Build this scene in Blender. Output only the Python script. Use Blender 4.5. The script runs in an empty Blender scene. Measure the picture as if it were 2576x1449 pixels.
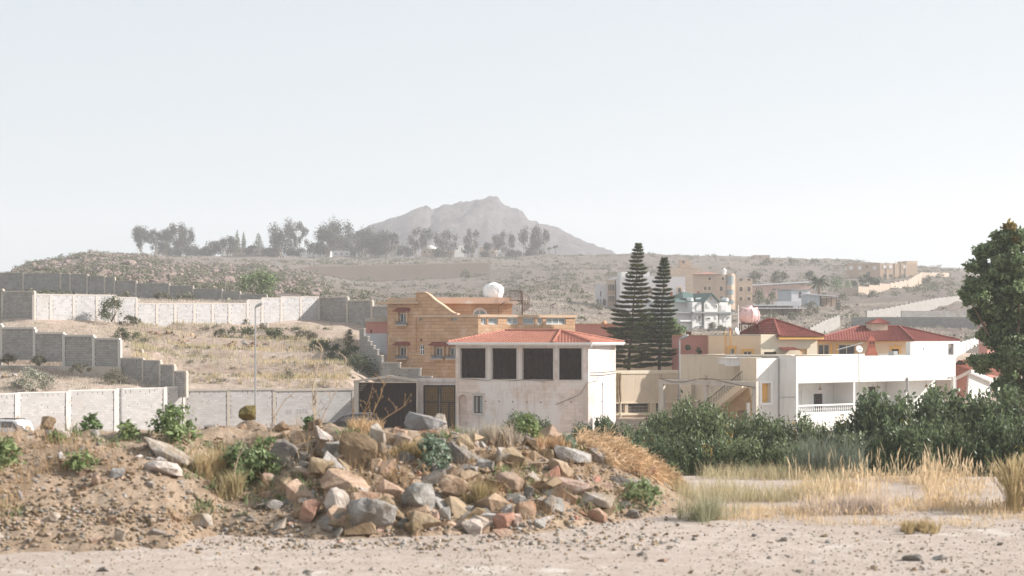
import bpy, bmesh, math, random
import numpy as np
from mathutils import Vector, Matrix, noise
R = math.radians
random.seed(7); rng = np.random.default_rng(7)
sc = bpy.context.scene
COL = sc.collection
# photo pixels (2576 x 1449) -> world metres; the camera stands at (0, 0, CZ) looking along +Y
F, HY, CX, CZ = 4000.0, 840.0, 1288.0, 3.4
def zz(py, Y): return CZ + (HY - py) / F * Y
def P(px, py, Y): return Vector(((px - CX) / F * Y, Y, zz(py, Y)))
def lerp(a, b, t): return a + (b - a) * t

# ------------------------------------------------------------------ materials
class NT:
    def __init__(s, name):
        s.m = bpy.data.materials.new(name); s.m.use_nodes = True
        s.t = s.m.node_tree; s.b = s.t.nodes['Principled BSDF']; s.out = s.t.nodes['Material Output']
    def n(s, kind, **kw):
        nd = s.t.nodes.new(kind)
        for k, v in kw.items():
            if hasattr(nd, k) and k not in nd.inputs: setattr(nd, k, v)
            else: nd.inputs[k.replace('_', ' ')].default_value = v
        return nd
    def l(s, a, b): s.t.links.new(a, b)
    def mix(s, fac, a, b, mode='MIX'):
        nd = s.t.nodes.new('ShaderNodeMix'); nd.data_type = 'RGBA'; nd.blend_type = mode
        for sock, v in ((nd.inputs[0], fac), (nd.inputs[6], a), (nd.inputs[7], b)):
            if hasattr(v, 'is_output'): s.l(v, sock)
            elif isinstance(v, (int, float)): sock.default_value = v
            else: sock.default_value = (*v, 1)
        return nd.outputs[2]
    def ramp(s, fac, lo, hi):
        nd = s.n('ShaderNodeMapRange'); s.l(fac, nd.inputs[0])
        nd.inputs[1].default_value = lo; nd.inputs[2].default_value = hi; nd.clamp = True
        return nd.outputs[0]
    def noise(s, scale, detail=4, rough=.6, vec=None, stretch=None):
        nd = s.n('ShaderNodeTexNoise'); nd.inputs['Scale'].default_value = scale
        nd.inputs['Detail'].default_value = detail; nd.inputs['Roughness'].default_value = rough
        if vec is None: vec = s.n('ShaderNodeNewGeometry').outputs['Position']
        if stretch:
            mp = s.n('ShaderNodeMapping'); mp.inputs['Scale'].default_value = stretch
            s.l(vec, mp.inputs['Vector']); vec = mp.outputs['Vector']
        s.l(vec, nd.inputs['Vector']); return nd.outputs['Fac']
    def uv(s): return s.n('ShaderNodeUVMap').outputs['UV']

def mat(name, c1, c2=None, scale=1.5, rough=.85, bump=0, bscale=20, c3=None, s3=.4, t3=(.55, .7), island=0, spec=.3, objr=0,
        brick=None, mortar=None, mfac=.5, transl=0, metal=0, streak=None, bdist=.02):
    """noise-varied procedural material; brick = (width, height, mortar size) in metres along the face"""
    N = NT(name); c2 = c2 or tuple(x * .85 for x in c1)
    col = N.mix(N.ramp(N.noise(scale), .3, .7), c1, c2)
    h = None
    if brick:
        br = N.n('ShaderNodeTexBrick'); N.l(N.uv(), br.inputs['Vector'])
        br.inputs['Scale'].default_value = 1; br.inputs['Brick Width'].default_value = brick[0]
        br.inputs['Row Height'].default_value = brick[1]; br.inputs['Mortar Size'].default_value = brick[2]
        br.inputs['Mortar Smooth'].default_value = .2
        br.inputs['Color1'].default_value = (.75, .75, .75, 1); br.inputs['Color2'].default_value = (1.2, 1.2, 1.2, 1)
        br.inputs['Mortar'].default_value = (1, 1, 1, 1)
        col = N.mix(mfac, col, br.outputs['Color'], 'MULTIPLY')
        if mortar: col = N.mix(br.outputs['Fac'], col, mortar)
        h = br.outputs['Fac']
    if c3: col = N.mix(N.ramp(N.noise(s3, 5, .65), *t3), col, c3)
    if streak: col = N.mix(N.ramp(N.noise(1.1, 5, .7, stretch=(2.2, 2.2, .22)), .52, .78), col, streak)
    if island:
        g = N.n('ShaderNodeNewGeometry'); hs = N.n('ShaderNodeHueSaturation')
        N.l(col, hs.inputs['Color']); N.l(N.ramp(g.outputs['Random Per Island'], -1.0, 1.0), hs.inputs['Fac'])
        mr = N.n('ShaderNodeMapRange'); N.l(g.outputs['Random Per Island'], mr.inputs[0])
        mr.inputs[3].default_value = 1 - island; mr.inputs[4].default_value = 1 + island
        N.l(mr.outputs[0], hs.inputs['Value']); hs.inputs['Fac'].default_value = 1; col = hs.outputs['Color']
        for lk in list(hs.inputs['Fac'].links): N.t.links.remove(lk)
    if objr:
        oi = N.n('ShaderNodeObjectInfo'); h2 = N.n('ShaderNodeHueSaturation'); N.l(col, h2.inputs['Color']); m2 = N.n('ShaderNodeMapRange'); N.l(oi.outputs['Random'], m2.inputs[0])
        m2.inputs[3].default_value = 1 - objr; m2.inputs[4].default_value = 1 + objr; N.l(m2.outputs[0], h2.inputs['Value']); m3 = N.n('ShaderNodeMapRange'); N.l(oi.outputs['Random'], m3.inputs[0]); m3.inputs[3].default_value = .5 + .06 * objr; m3.inputs[4].default_value = .5 - .10 * objr; N.l(m3.outputs[0], h2.inputs['Hue']); col = h2.outputs['Color']
    N.l(col, N.b.inputs['Base Color'])
    N.b.inputs['Roughness'].default_value = rough; N.b.inputs['Metallic'].default_value = metal
    N.b.inputs['Specular IOR Level'].default_value = spec
    if bump or brick:
        bp = N.n('ShaderNodeBump'); bp.inputs['Strength'].default_value = max(bump, .01); bp.inputs['Distance'].default_value = bdist
        hh = N.noise(bscale, 5, .65)
        if h is not None:
            ma = N.n('ShaderNodeMath', operation='SUBTRACT'); N.l(hh, ma.inputs[0]); N.l(h, ma.inputs[1]); hh = ma.outputs[0]
        N.l(hh, bp.inputs['Height']); N.l(bp.outputs['Normal'], N.b.inputs['Normal'])
    if transl:
        tr = N.n('ShaderNodeBsdfTranslucent'); N.l(col, tr.inputs['Color'])
        mx = N.n('ShaderNodeMixShader'); mx.inputs[0].default_value = transl
        N.l(N.b.outputs[0], mx.inputs[1]); N.l(tr.outputs[0], mx.inputs[2]); N.l(mx.outputs[0], N.out.inputs['Surface'])
    return N.m

# ------------------------------------------------------------------ objects
def setp(o, label=None, cat=None, group=None, kind=None):
    for k, v in (('label', label), ('category', cat), ('group', group), ('kind', kind)):
        if v: o[k] = v
    return o
def thing(name, label, cat, loc, group=None):
    o = bpy.data.objects.new(name, None); COL.objects.link(o); o.location = loc; o.empty_display_size = .3
    return setp(o, label, cat, group)
def root_loc(o):
    while o.parent: o = o.parent
    return np.array(o.location)
def finish(name, me, mats, parent, loc, smooth=False, **tags):
    for m in (mats if isinstance(mats, (list, tuple)) else [mats]): me.materials.append(m)
    if smooth: me.polygons.foreach_set('use_smooth', [True] * len(me.polygons))
    o = bpy.data.objects.new(name, me); COL.objects.link(o)
    if parent: o.parent = parent
    else: o.location = loc
    return setp(o, **tags)
def raw(name, V, Fc, mats, parent=None, mi=None, smooth=False, **tags):
    """object from numpy arrays: V (n,3) world, Fc (m,k)"""
    V = np.asarray(V, float)
    loc = root_loc(parent) if parent else np.array([V[:, 0].mean(), V[:, 1].mean(), V[:, 2].min()])
    me = bpy.data.meshes.new(name); k = Fc.shape[1]; m = len(Fc)
    me.vertices.add(len(V)); me.vertices.foreach_set('co', (V - loc).astype(np.float32).ravel())
    me.loops.add(m * k); me.loops.foreach_set('vertex_index', Fc.astype(np.int32).ravel())
    me.polygons.add(m); me.polygons.foreach_set('loop_start', np.arange(0, m * k, k, dtype=np.int32))
    if mi is not None: me.polygons.foreach_set('material_index', np.asarray(mi, np.int32))
    me.update(calc_edges=True)
    return finish(name, me, mats, parent, loc, smooth, **tags)

class MB:
    def __init__(s): s.v = []; s.f = []; s.m = []
    def add(s, vs, fs, m=0):
        b = len(s.v); s.v += [tuple(v) for v in vs]; s.f += [tuple(i + b for i in f) for f in fs]; s.m += [m] * len(fs)
    def poly(s, pts, m=0): s.add(pts, [range(len(pts))], m)
    def prism(s, pts, ext, m=0):
        n = len(pts); e = Vector(ext); p = [Vector(q) for q in pts]
        s.add(p + [q + e for q in p], [tuple(range(n))[::-1], tuple(range(n, 2 * n))] + [(i, (i + 1) % n, n + (i + 1) % n, n + i) for i in range(n)], m)
    def obox(s, o, a, b, c, m=0):
        o, a, b, c = Vector(o), Vector(a), Vector(b), Vector(c)
        s.prism([o, o + a, o + a + b, o + b], c, m)
    def abox(s, x0, x1, y0, y1, z0, z1, m=0): s.obox((x0, y0, z0), (x1 - x0, 0, 0), (0, y1 - y0, 0), (0, 0, z1 - z0), m)
    def tube(s, p0, p1, r0, r1=None, n=7, m=0): s.pipe([p0, p1], [r0, r0 if r1 is None else r1], n, m)
    def pipe(s, pts, r, n=6, m=0):
        pts = [Vector(p) for p in pts]; rr = r if isinstance(r, (list, tuple)) else [r] * len(pts); vs = []; fs = []
        for i, p in enumerate(pts):
            t = (pts[min(i + 1, len(pts) - 1)] - pts[max(i - 1, 0)]).normalized()
            a = t.cross(Vector((0, 0, 1)) if abs(t.z) < .9 else Vector((1, 0, 0))).normalized(); b = t.cross(a)
            vs += [p + (a * math.cos(6.2832 * k / n) + b * math.sin(6.2832 * k / n)) * rr[i] for k in range(n)]
        for i in range(len(pts) - 1):
            fs += [(i * n + k, i * n + (k + 1) % n, i * n + n + (k + 1) % n, i * n + n + k) for k in range(n)]
        fs += [tuple(range(n))[::-1], tuple(range((len(pts) - 1) * n, len(pts) * n))]
        s.add(vs, fs, m)
    def lathe(s, c, prof, n=16, m=0, ax=None):
        c = Vector(c); z = Vector(ax or (0, 0, 1)).normalized()
        a = z.cross(Vector((0, 1, 0)) if abs(z.y) < .9 else Vector((1, 0, 0))).normalized(); b = z.cross(a); vs = []; fs = []
        for r, h in prof:
            vs += [c + z * h + (a * math.cos(6.2832 * k / n) + b * math.sin(6.2832 * k / n)) * r for k in range(n)]
        for i in range(len(prof) - 1):
            fs += [(i * n + k, i * n + (k + 1) % n, i * n + n + (k + 1) % n, i * n + n + k) for k in range(n)]
        fs += [tuple(range(n))[::-1], tuple(range((len(prof) - 1) * n, len(prof) * n))]
        s.add(vs, fs, m)
    def build(s, name, mats, parent=None, smooth=False, **tags):
        V = np.array(s.v, float)
        loc = root_loc(parent) if parent else np.array([V[:, 0].mean(), V[:, 1].mean(), V[:, 2].min()])
        me = bpy.data.meshes.new(name); me.from_pydata((V - loc).tolist(), [], s.f)
        if len(set(s.m)) > 1: me.polygons.foreach_set('material_index', s.m)
        uvl = me.uv_layers.new(name='UVMap'); uv = np.zeros((len(me.loops), 2), np.float32)
        for p in me.polygons:
            n = p.normal
            if abs(n.z) > .98: t, b = Vector((1, 0, 0)), Vector((0, 1, 0))
            else:
                t = Vector((-n.y, n.x, 0)).normalized(); b = n.cross(t)
                if b.z < 0: b = -b
            for li in p.loop_indices:
                w = V[me.loops[li].vertex_index]; uv[li] = (t.x * w[0] + t.y * w[1] + t.z * w[2], b.x * w[0] + b.y * w[1] + b.z * w[2])
        uvl.data.foreach_set('uv', uv.ravel())
        return finish(name, me, mats, parent, loc, smooth, **tags)

class Face:
    """a vertical plane through the photo column px at depth Y; deg turns its rightward direction away from the camera"""
    def __init__(s, px, Y, deg):
        s.o = Vector(((px - CX) / F * Y, Y, 0)); s.deg = deg
        s.d = Vector((math.cos(R(deg)), math.sin(R(deg)), 0)); s.n = Vector((math.sin(R(deg)), -math.cos(R(deg)), 0))
    def u(s, px):
        k = (px - CX) / F; return (k * s.o.y - s.o.x) / (s.d.x - k * s.d.y)
    def Y(s, px): return s.o.y + s.u(px) * s.d.y
    def z(s, px, py): return zz(py, s.Y(px))
    def pt(s, u, w, z): q = s.o + s.d * u + s.n * w; return Vector((q.x, q.y, z))
    def pp(s, px, py, w=0): return s.pt(s.u(px), w, s.z(px, py))
    def conv(s, px0, y0, px1, y1, *k):
        m = (px0 + px1) / 2; return (s.u(px0), s.u(px1), s.z(m, y1), s.z(m, y0), *k)
    def ubox(s, mb, u0, u1, z0, z1, w0, w1, m=0): mb.obox(s.pt(u0, w0, z0), s.d * (u1 - u0), s.n * (w1 - w0), (0, 0, z1 - z0), m)
    def box(s, mb, px0, y0, px1, y1, w0, w1, m=0):
        u0, u1, z0, z1 = s.conv(px0, y0, px1, y1); s.ubox(mb, u0, u1, z0, z1, w0, w1, m)
    def wall(s, mb, u0, u1, z0, z1, holes=(), th=.3, m=0, w=0, rm=None):
        rm = m if rm is None else rm
        us = sorted({u0, u1, *[min(max(h[i], u0), u1) for h in holes for i in (0, 1)]}); zs = sorted({z0, z1, *[h[i] for h in holes for i in (2, 3)]})
        for a, b in zip(us, us[1:]):
            for c, e in zip(zs, zs[1:]):
                um, zm = (a + b) / 2, (c + e) / 2
                if any(h[0] < um < h[1] and h[2] < zm < h[3] for h in holes): continue
                mb.poly([s.pt(a, w, c), s.pt(b, w, c), s.pt(b, w, e), s.pt(a, w, e)], m)
        for h in holes:
            a, b, c, e = h[:4]; arch = len(h) > 4 and h[4]
            if arch:
                r = (b - a) / 2; rz = min(r, (e - c) * .6); arc = [(a + r - r * math.cos(math.pi * k / 10), e - rz + rz * math.sin(math.pi * k / 10)) for k in range(11)]
                for k in range(5):
                    mb.poly([s.pt(a, w, e), s.pt(*(arc[k][0], w, arc[k][1])), s.pt(arc[k + 1][0], w, arc[k + 1][1])][::-1], m)
                    q = 10 - k; mb.poly([s.pt(b, w, e), s.pt(arc[q][0], w, arc[q][1]), s.pt(arc[q - 1][0], w, arc[q - 1][1])], m)
                for k in range(10):
                    mb.poly([s.pt(arc[k][0], w, arc[k][1]), s.pt(arc[k + 1][0], w, arc[k + 1][1]), s.pt(arc[k + 1][0], w - th, arc[k + 1][1]), s.pt(arc[k][0], w - th, arc[k][1])], rm)
                e2 = e - rz
            else:
                mb.poly([s.pt(a, w, e), s.pt(b, w, e), s.pt(b, w - th, e), s.pt(a, w - th, e)], rm); e2 = e
            mb.poly([s.pt(a, w, c), s.pt(a, w, e2), s.pt(a, w - th, e2), s.pt(a, w - th, c)], rm)
            mb.poly([s.pt(b, w, c), s.pt(b, w - th, c), s.pt(b, w - th, e2), s.pt(b, w, e2)], rm)
            mb.poly([s.pt(a, w, c), s.pt(a, w - th, c), s.pt(b, w - th, c), s.pt(b, w, c)], rm)
    def window(s, root, hole, fm, gm, dep=.18, fw=.07, mull=1, rail=0, name='window', gname='pane', w=0):
        a, b, c, e = hole[:4]; arch = len(hole) > 4 and hole[4]; mb = MB(); w0, w1 = w - dep - .06, w - dep
        if b - a < 3 * fw: fw = (b - a) / 5
        s.ubox(mb, a, a + fw, c, e, w0, w1); s.ubox(mb, b - fw, b, c, e, w0, w1)
        s.ubox(mb, a + fw, b - fw, c, c + fw, w0, w1); s.ubox(mb, a + fw, b - fw, e - fw, e, w0, w1)
        for k in range(mull):
            u = a + (b - a) * (k + 1) / (mull + 1); s.ubox(mb, u - fw / 2, u + fw / 2, c + fw, e - fw, w0 + .004, w1 - .004)
        for k in range(rail):
            z = c + (e - c) * (k + 1) / (rail + 1); s.ubox(mb, a + fw, b - fw, z - fw / 2, z + fw / 2, w0 + .008, w1 - .008)
        if arch:
            r = (b - a) / 2; rz = min(r, (e - c) * .6)
            mb.pipe([s.pt(a + r - (r - fw / 2) * math.cos(math.pi * k / 10), (w0 + w1) / 2, e - rz + (rz - fw / 2) * math.sin(math.pi * k / 10)) for k in range(11)], fw * .6, 4)
        fo = mb.build(name, fm, root); mb = MB()
        s.ubox(mb, a + .01, b - .01, c + .01, e - .01, w0 - .02, w0 + .015); mb.build(gname, gm, fo)
        return fo

def volume(root, fc, px0, px1, ytop, zbot, depth, m, holes=(), par=0, name='wall', ref=None, th=.3, roofm=None):
    """closed block whose front lies on fc: wall with holes, sides, back, roof sunk behind a parapet of height par"""
    u0, u1 = fc.u(px0), fc.u(px1); z1 = fc.z(ref if ref is not None else (px0 + px1) / 2, ytop); mb = MB()
    fc.wall(mb, u0, u1, zbot, z1, holes, th); D = -depth
    mb.poly([fc.pt(u1, 0, zbot), fc.pt(u1, D, zbot), fc.pt(u1, D, z1), fc.pt(u1, 0, z1)])
    mb.poly([fc.pt(u0, D, zbot), fc.pt(u0, 0, zbot), fc.pt(u0, 0, z1), fc.pt(u0, D, z1)])
    mb.poly([fc.pt(u1, D, zbot), fc.pt(u0, D, zbot), fc.pt(u0, D, z1), fc.pt(u1, D, z1)])
    flat_top(mb, [fc.pt(u0, 0, z1), fc.pt(u1, 0, z1), fc.pt(u1, D, z1), fc.pt(u0, D, z1)], par)
    mb.build(name, m, root); return z1
def flat_top(mb, q, par, t=.2, m=0):
    if par <= 0: mb.poly(q, m); return
    c = sum(q, Vector()) / len(q); n = len(q); inn = []
    for i in range(n):
        a, b, p = q[i - 1], q[(i + 1) % n], q[i]
        inn.append(p + (a - p).normalized() * t + (b - p).normalized() * t)
    dn = Vector((0, 0, -par))
    for i in range(n):
        j = (i + 1) % n
        mb.poly([q[i], q[j], inn[j], inn[i]], m); mb.poly([inn[i], inn[j], inn[j] + dn, inn[i] + dn], m)
    mb.poly([p + dn for p in inn], m)
def twoface(root, A, B, pxL, pxR, ytop, zbot, mA, holesA=(), holesB=(), par=.4, mB=None, name='wall', th=.3):
    """block seen over a corner: A is the face left of the corner (u < 0), B the one right of it"""
    uL, uR = A.u(pxL), B.u(pxR); z1 = zz(ytop, A.o.y); mb = MB()
    A.wall(mb, uL, 0, zbot, z1, holesA, th, 0); B.wall(mb, 0, uR, zbot, z1, holesB, th, 1 if mB else 0)
    L, Rr, C = A.pt(uL, 0, 0), B.pt(uR, 0, 0), A.pt(0, 0, 0); K = L + Rr - C
    for a, b in ((Rr, K), (K, L)):
        mb.poly([Vector((a.x, a.y, zbot)), Vector((b.x, b.y, zbot)), Vector((b.x, b.y, z1)), Vector((a.x, a.y, z1))])
    flat_top(mb, [Vector((p.x, p.y, z1)) for p in (L, C, Rr, K)], par)
    mb.build(name, [mA, mB] if mB else mA, root); return z1

def tile_face(mb, a, b, ta, tb, m=0, row=.36, col=.26, h=.05, amp=.03, ds=.065):
    """sloping tiled roof face with real stepped rows and rolls; a-b is the eave, ta-tb the top edge"""
    a, b, ta, tb = Vector(a), Vector(b), Vector(ta), Vector(tb); e = (b - a).normalized()
    up = (ta + tb) / 2 - (a + b) / 2; nr = e.cross(up).normalized()
    if nr.z < 0: nr = -nr
    rows = max(2, int(up.length / row)); vs = []; fs = []
    for i in range(rows):
        L0, R0 = a.lerp(ta, i / rows), b.lerp(tb, i / rows); L1, R1 = a.lerp(ta, (i + 1) / rows), b.lerp(tb, (i + 1) / rows)
        n = max(2, int((R0 - L0).length / ds)); base = len(vs)
        for k in range(n + 1):
            p, q = L0.lerp(R0, k / n), L1.lerp(R1, k / n)
            w = lambda s: amp * math.cos(6.2832 * s / col)
            sp, sq = (p - a).dot(e), (q - a).dot(e)
            vs += [p + nr * (w(sp) - .03), p + nr * (h + w(sp)), q + nr * w(sq)]
        for k in range(n):
            j = base + 3 * k; fs += [(j, j + 3, j + 4, j + 1), (j + 1, j + 4, j + 5, j + 2)]
    mb.add(vs, fs, m)

# ------------------------------------------------------------------ leaves
def leaf_cloud(C, Rd, n, size, w=.5, fill=.55, outward=.45, upb=.2, seed=0):
    """n leaf quads spread through blobs C (k,3) of radii Rd (k,3)"""
    g = np.random.default_rng(seed); C = np.asarray(C, float); Rd = np.asarray(Rd, float)
    if Rd.ndim == 1: Rd = np.repeat(Rd[:, None], 3, 1)
    wt = (Rd.prod(1)) ** (2 / 3); k = g.choice(len(C), n, p=wt / wt.sum())
    d = g.normal(size=(n, 3)); d /= np.linalg.norm(d, axis=1)[:, None]
    r = g.random(n) ** (1 - fill) * (1 + .12 * g.normal(size=n))
    p = C[k] + d * Rd[k] * r[:, None]
    nm = d * outward + g.normal(size=(n, 3)) * .6; nm[:, 2] += upb; nm /= np.linalg.norm(nm, axis=1)[:, None]
    t = np.cross(nm, g.normal(size=(n, 3))); t /= np.linalg.norm(t, axis=1)[:, None]; b = np.cross(nm, t)
    s = size * (.6 + .8 * g.random(n))[:, None]
    V = np.stack([p - t * s, p + b * s * w, p + t * s, p - b * s * w], 1).reshape(-1, 3)
    return V, np.arange(4 * n).reshape(n, 4)
def blades(B, H, n_each, spread, width, seed=0, lean=.35, head=0):
    """grass: for each base point in B (m,3) n_each bent blades of height H (m,)"""
    g = np.random.default_rng(seed); m = len(B); N = m * n_each; B = np.repeat(B, n_each, 0); H = np.repeat(H, n_each) * (.5 + .6 * g.random(N))
    S = np.repeat(np.broadcast_to(spread, (m,)), n_each)
    a = g.random(N) * 6.2832; rr = S * np.sqrt(g.random(N)); B = B + np.stack([np.cos(a) * rr, np.sin(a) * rr, -.03 + 0 * a], 1)
    a2 = g.random(N) * 6.2832; ln = lean * H * g.random(N); dx = np.stack([np.cos(a2), np.sin(a2), 0 * a2], 1)
    a3 = g.random(N) * 6.2832; wv = np.stack([np.cos(a3), np.sin(a3), 0 * a3], 1) * (width * (.6 + .8 * g.random(N)))[:, None]
    z = np.array([0, 0, 1.0]); mid = B + dx * (ln * .35)[:, None] + z * (H * .55)[:, None]; top = B + dx * ln[:, None] + z * H[:, None]
    if head:
        hw = wv * head; V = np.stack([B - wv * .4, B + wv * .4, mid + wv * .4, mid - wv * .4, mid * .3 + top * .7 + hw, top, mid * .3 + top * .7 - hw], 1)
        f = np.array([[0, 1, 2, 3], [3, 2, 4, 6], [6, 4, 5, 5]])
        i = np.arange(N)[:, None, None] * 7; Q = (i + f[None, :2]).reshape(-1, 4)
        T = np.arange(N)[:, None] * 7 + np.array([[6, 4, 5]])
        return V.reshape(-1, 3), Q, T
    V = np.stack([B - wv, B + wv, mid + wv * .7, mid - wv * .7, top], 1)
    Q = np.arange(N)[:, None] * 5 + np.array([[0, 1, 2, 3]]); T = np.arange(N)[:, None] * 5 + np.array([[3, 2, 4]])
    return V.reshape(-1, 3), Q, T
def grass_obj(name, parts, mats, parent=None, **tags):
    """one mesh from several (V, Q, T) sets, all as triangles"""
    Vs, Ts, mi, b = [], [], [], 0
    for k, (V, Q, T) in enumerate(parts):
        t = np.concatenate([Q[:, :3], Q[:, [0, 2, 3]], T]) + b; Vs.append(V); Ts.append(t); mi += [k % len(mats)] * len(t); b += len(V)
    return raw(name, np.concatenate(Vs), np.concatenate(Ts), mats, parent, mi, **tags)

# ------------------------------------------------------------------ rocks
def rock_bm(seed, s, npts=13, cuts=1, rough=.07, bev=.022, boxy=.5):
    """angular broken rock: hull of random points, worn edges, fractal faces; s = full size (x, y, z)"""
    g = random.Random(seed); bm = bmesh.new()
    for i in range(npts):
        v = Vector((g.gauss(0, 1), g.gauss(0, 1), g.gauss(0, 1))).normalized()
        b = Vector([max(-1, min(1, c * 1.55)) for c in v]); v = v.lerp(b, boxy) * g.uniform(.74, 1.0)
        bm.verts.new((v.x * s[0] / 2, v.y * s[1] / 2, v.z * s[2] / 2))
    r = bmesh.ops.convex_hull(bm, input=bm.verts)
    bmesh.ops.delete(bm, geom=[v for v in bm.verts if not v.link_faces], context='VERTS')
    bmesh.ops.dissolve_limit(bm, angle_limit=.22, verts=bm.verts, edges=bm.edges)
    mn = min(s)
    if bev: bmesh.ops.bevel(bm, geom=list(bm.edges), offset=mn * bev, segments=1, affect='EDGES', clamp_overlap=True)
    bmesh.ops.triangulate(bm, faces=bm.faces)
    for _ in range(cuts): bmesh.ops.subdivide_edges(bm, edges=bm.edges, cuts=1, use_grid_fill=True)
    off = Vector((seed * 3.1 % 97, seed * 1.7 % 89, 0))
    for v in bm.verts:
        q = v.co / mn; nn = v.co.normalized()
        v.co += nn * mn * rough * (noise.fractal(q * 1.6 + off, 1, 2, 4)) ; v.co += Vector((noise.noise(q * 3 + off), noise.noise(q * 3 + off + Vector((9, 9, 9))), 0)) * mn * rough * .5
    return bm
def rock_mesh(seed, s, m, **k):
    bm = rock_bm(seed, s, **k); me = bpy.data.meshes.new('rock'); bm.to_mesh(me); bm.free(); me.materials.append(m); return me
def copy_thing(src, loc, rotz=0, scale=1, label=None, group=None):
    c = src.copy(); COL.objects.link(c); c.location = loc; c.rotation_euler = (0, 0, rotz); c.scale = (scale,) * 3 if isinstance(scale, (int, float)) else scale
    if label: c['label'] = label
    if group: c['group'] = group
    for ch in list(src.children):
        d = ch.copy(); COL.objects.link(d); d.parent = c
        for g in ch.children:
            e = g.copy(); COL.objects.link(e); e.parent = d
    return c
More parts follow.
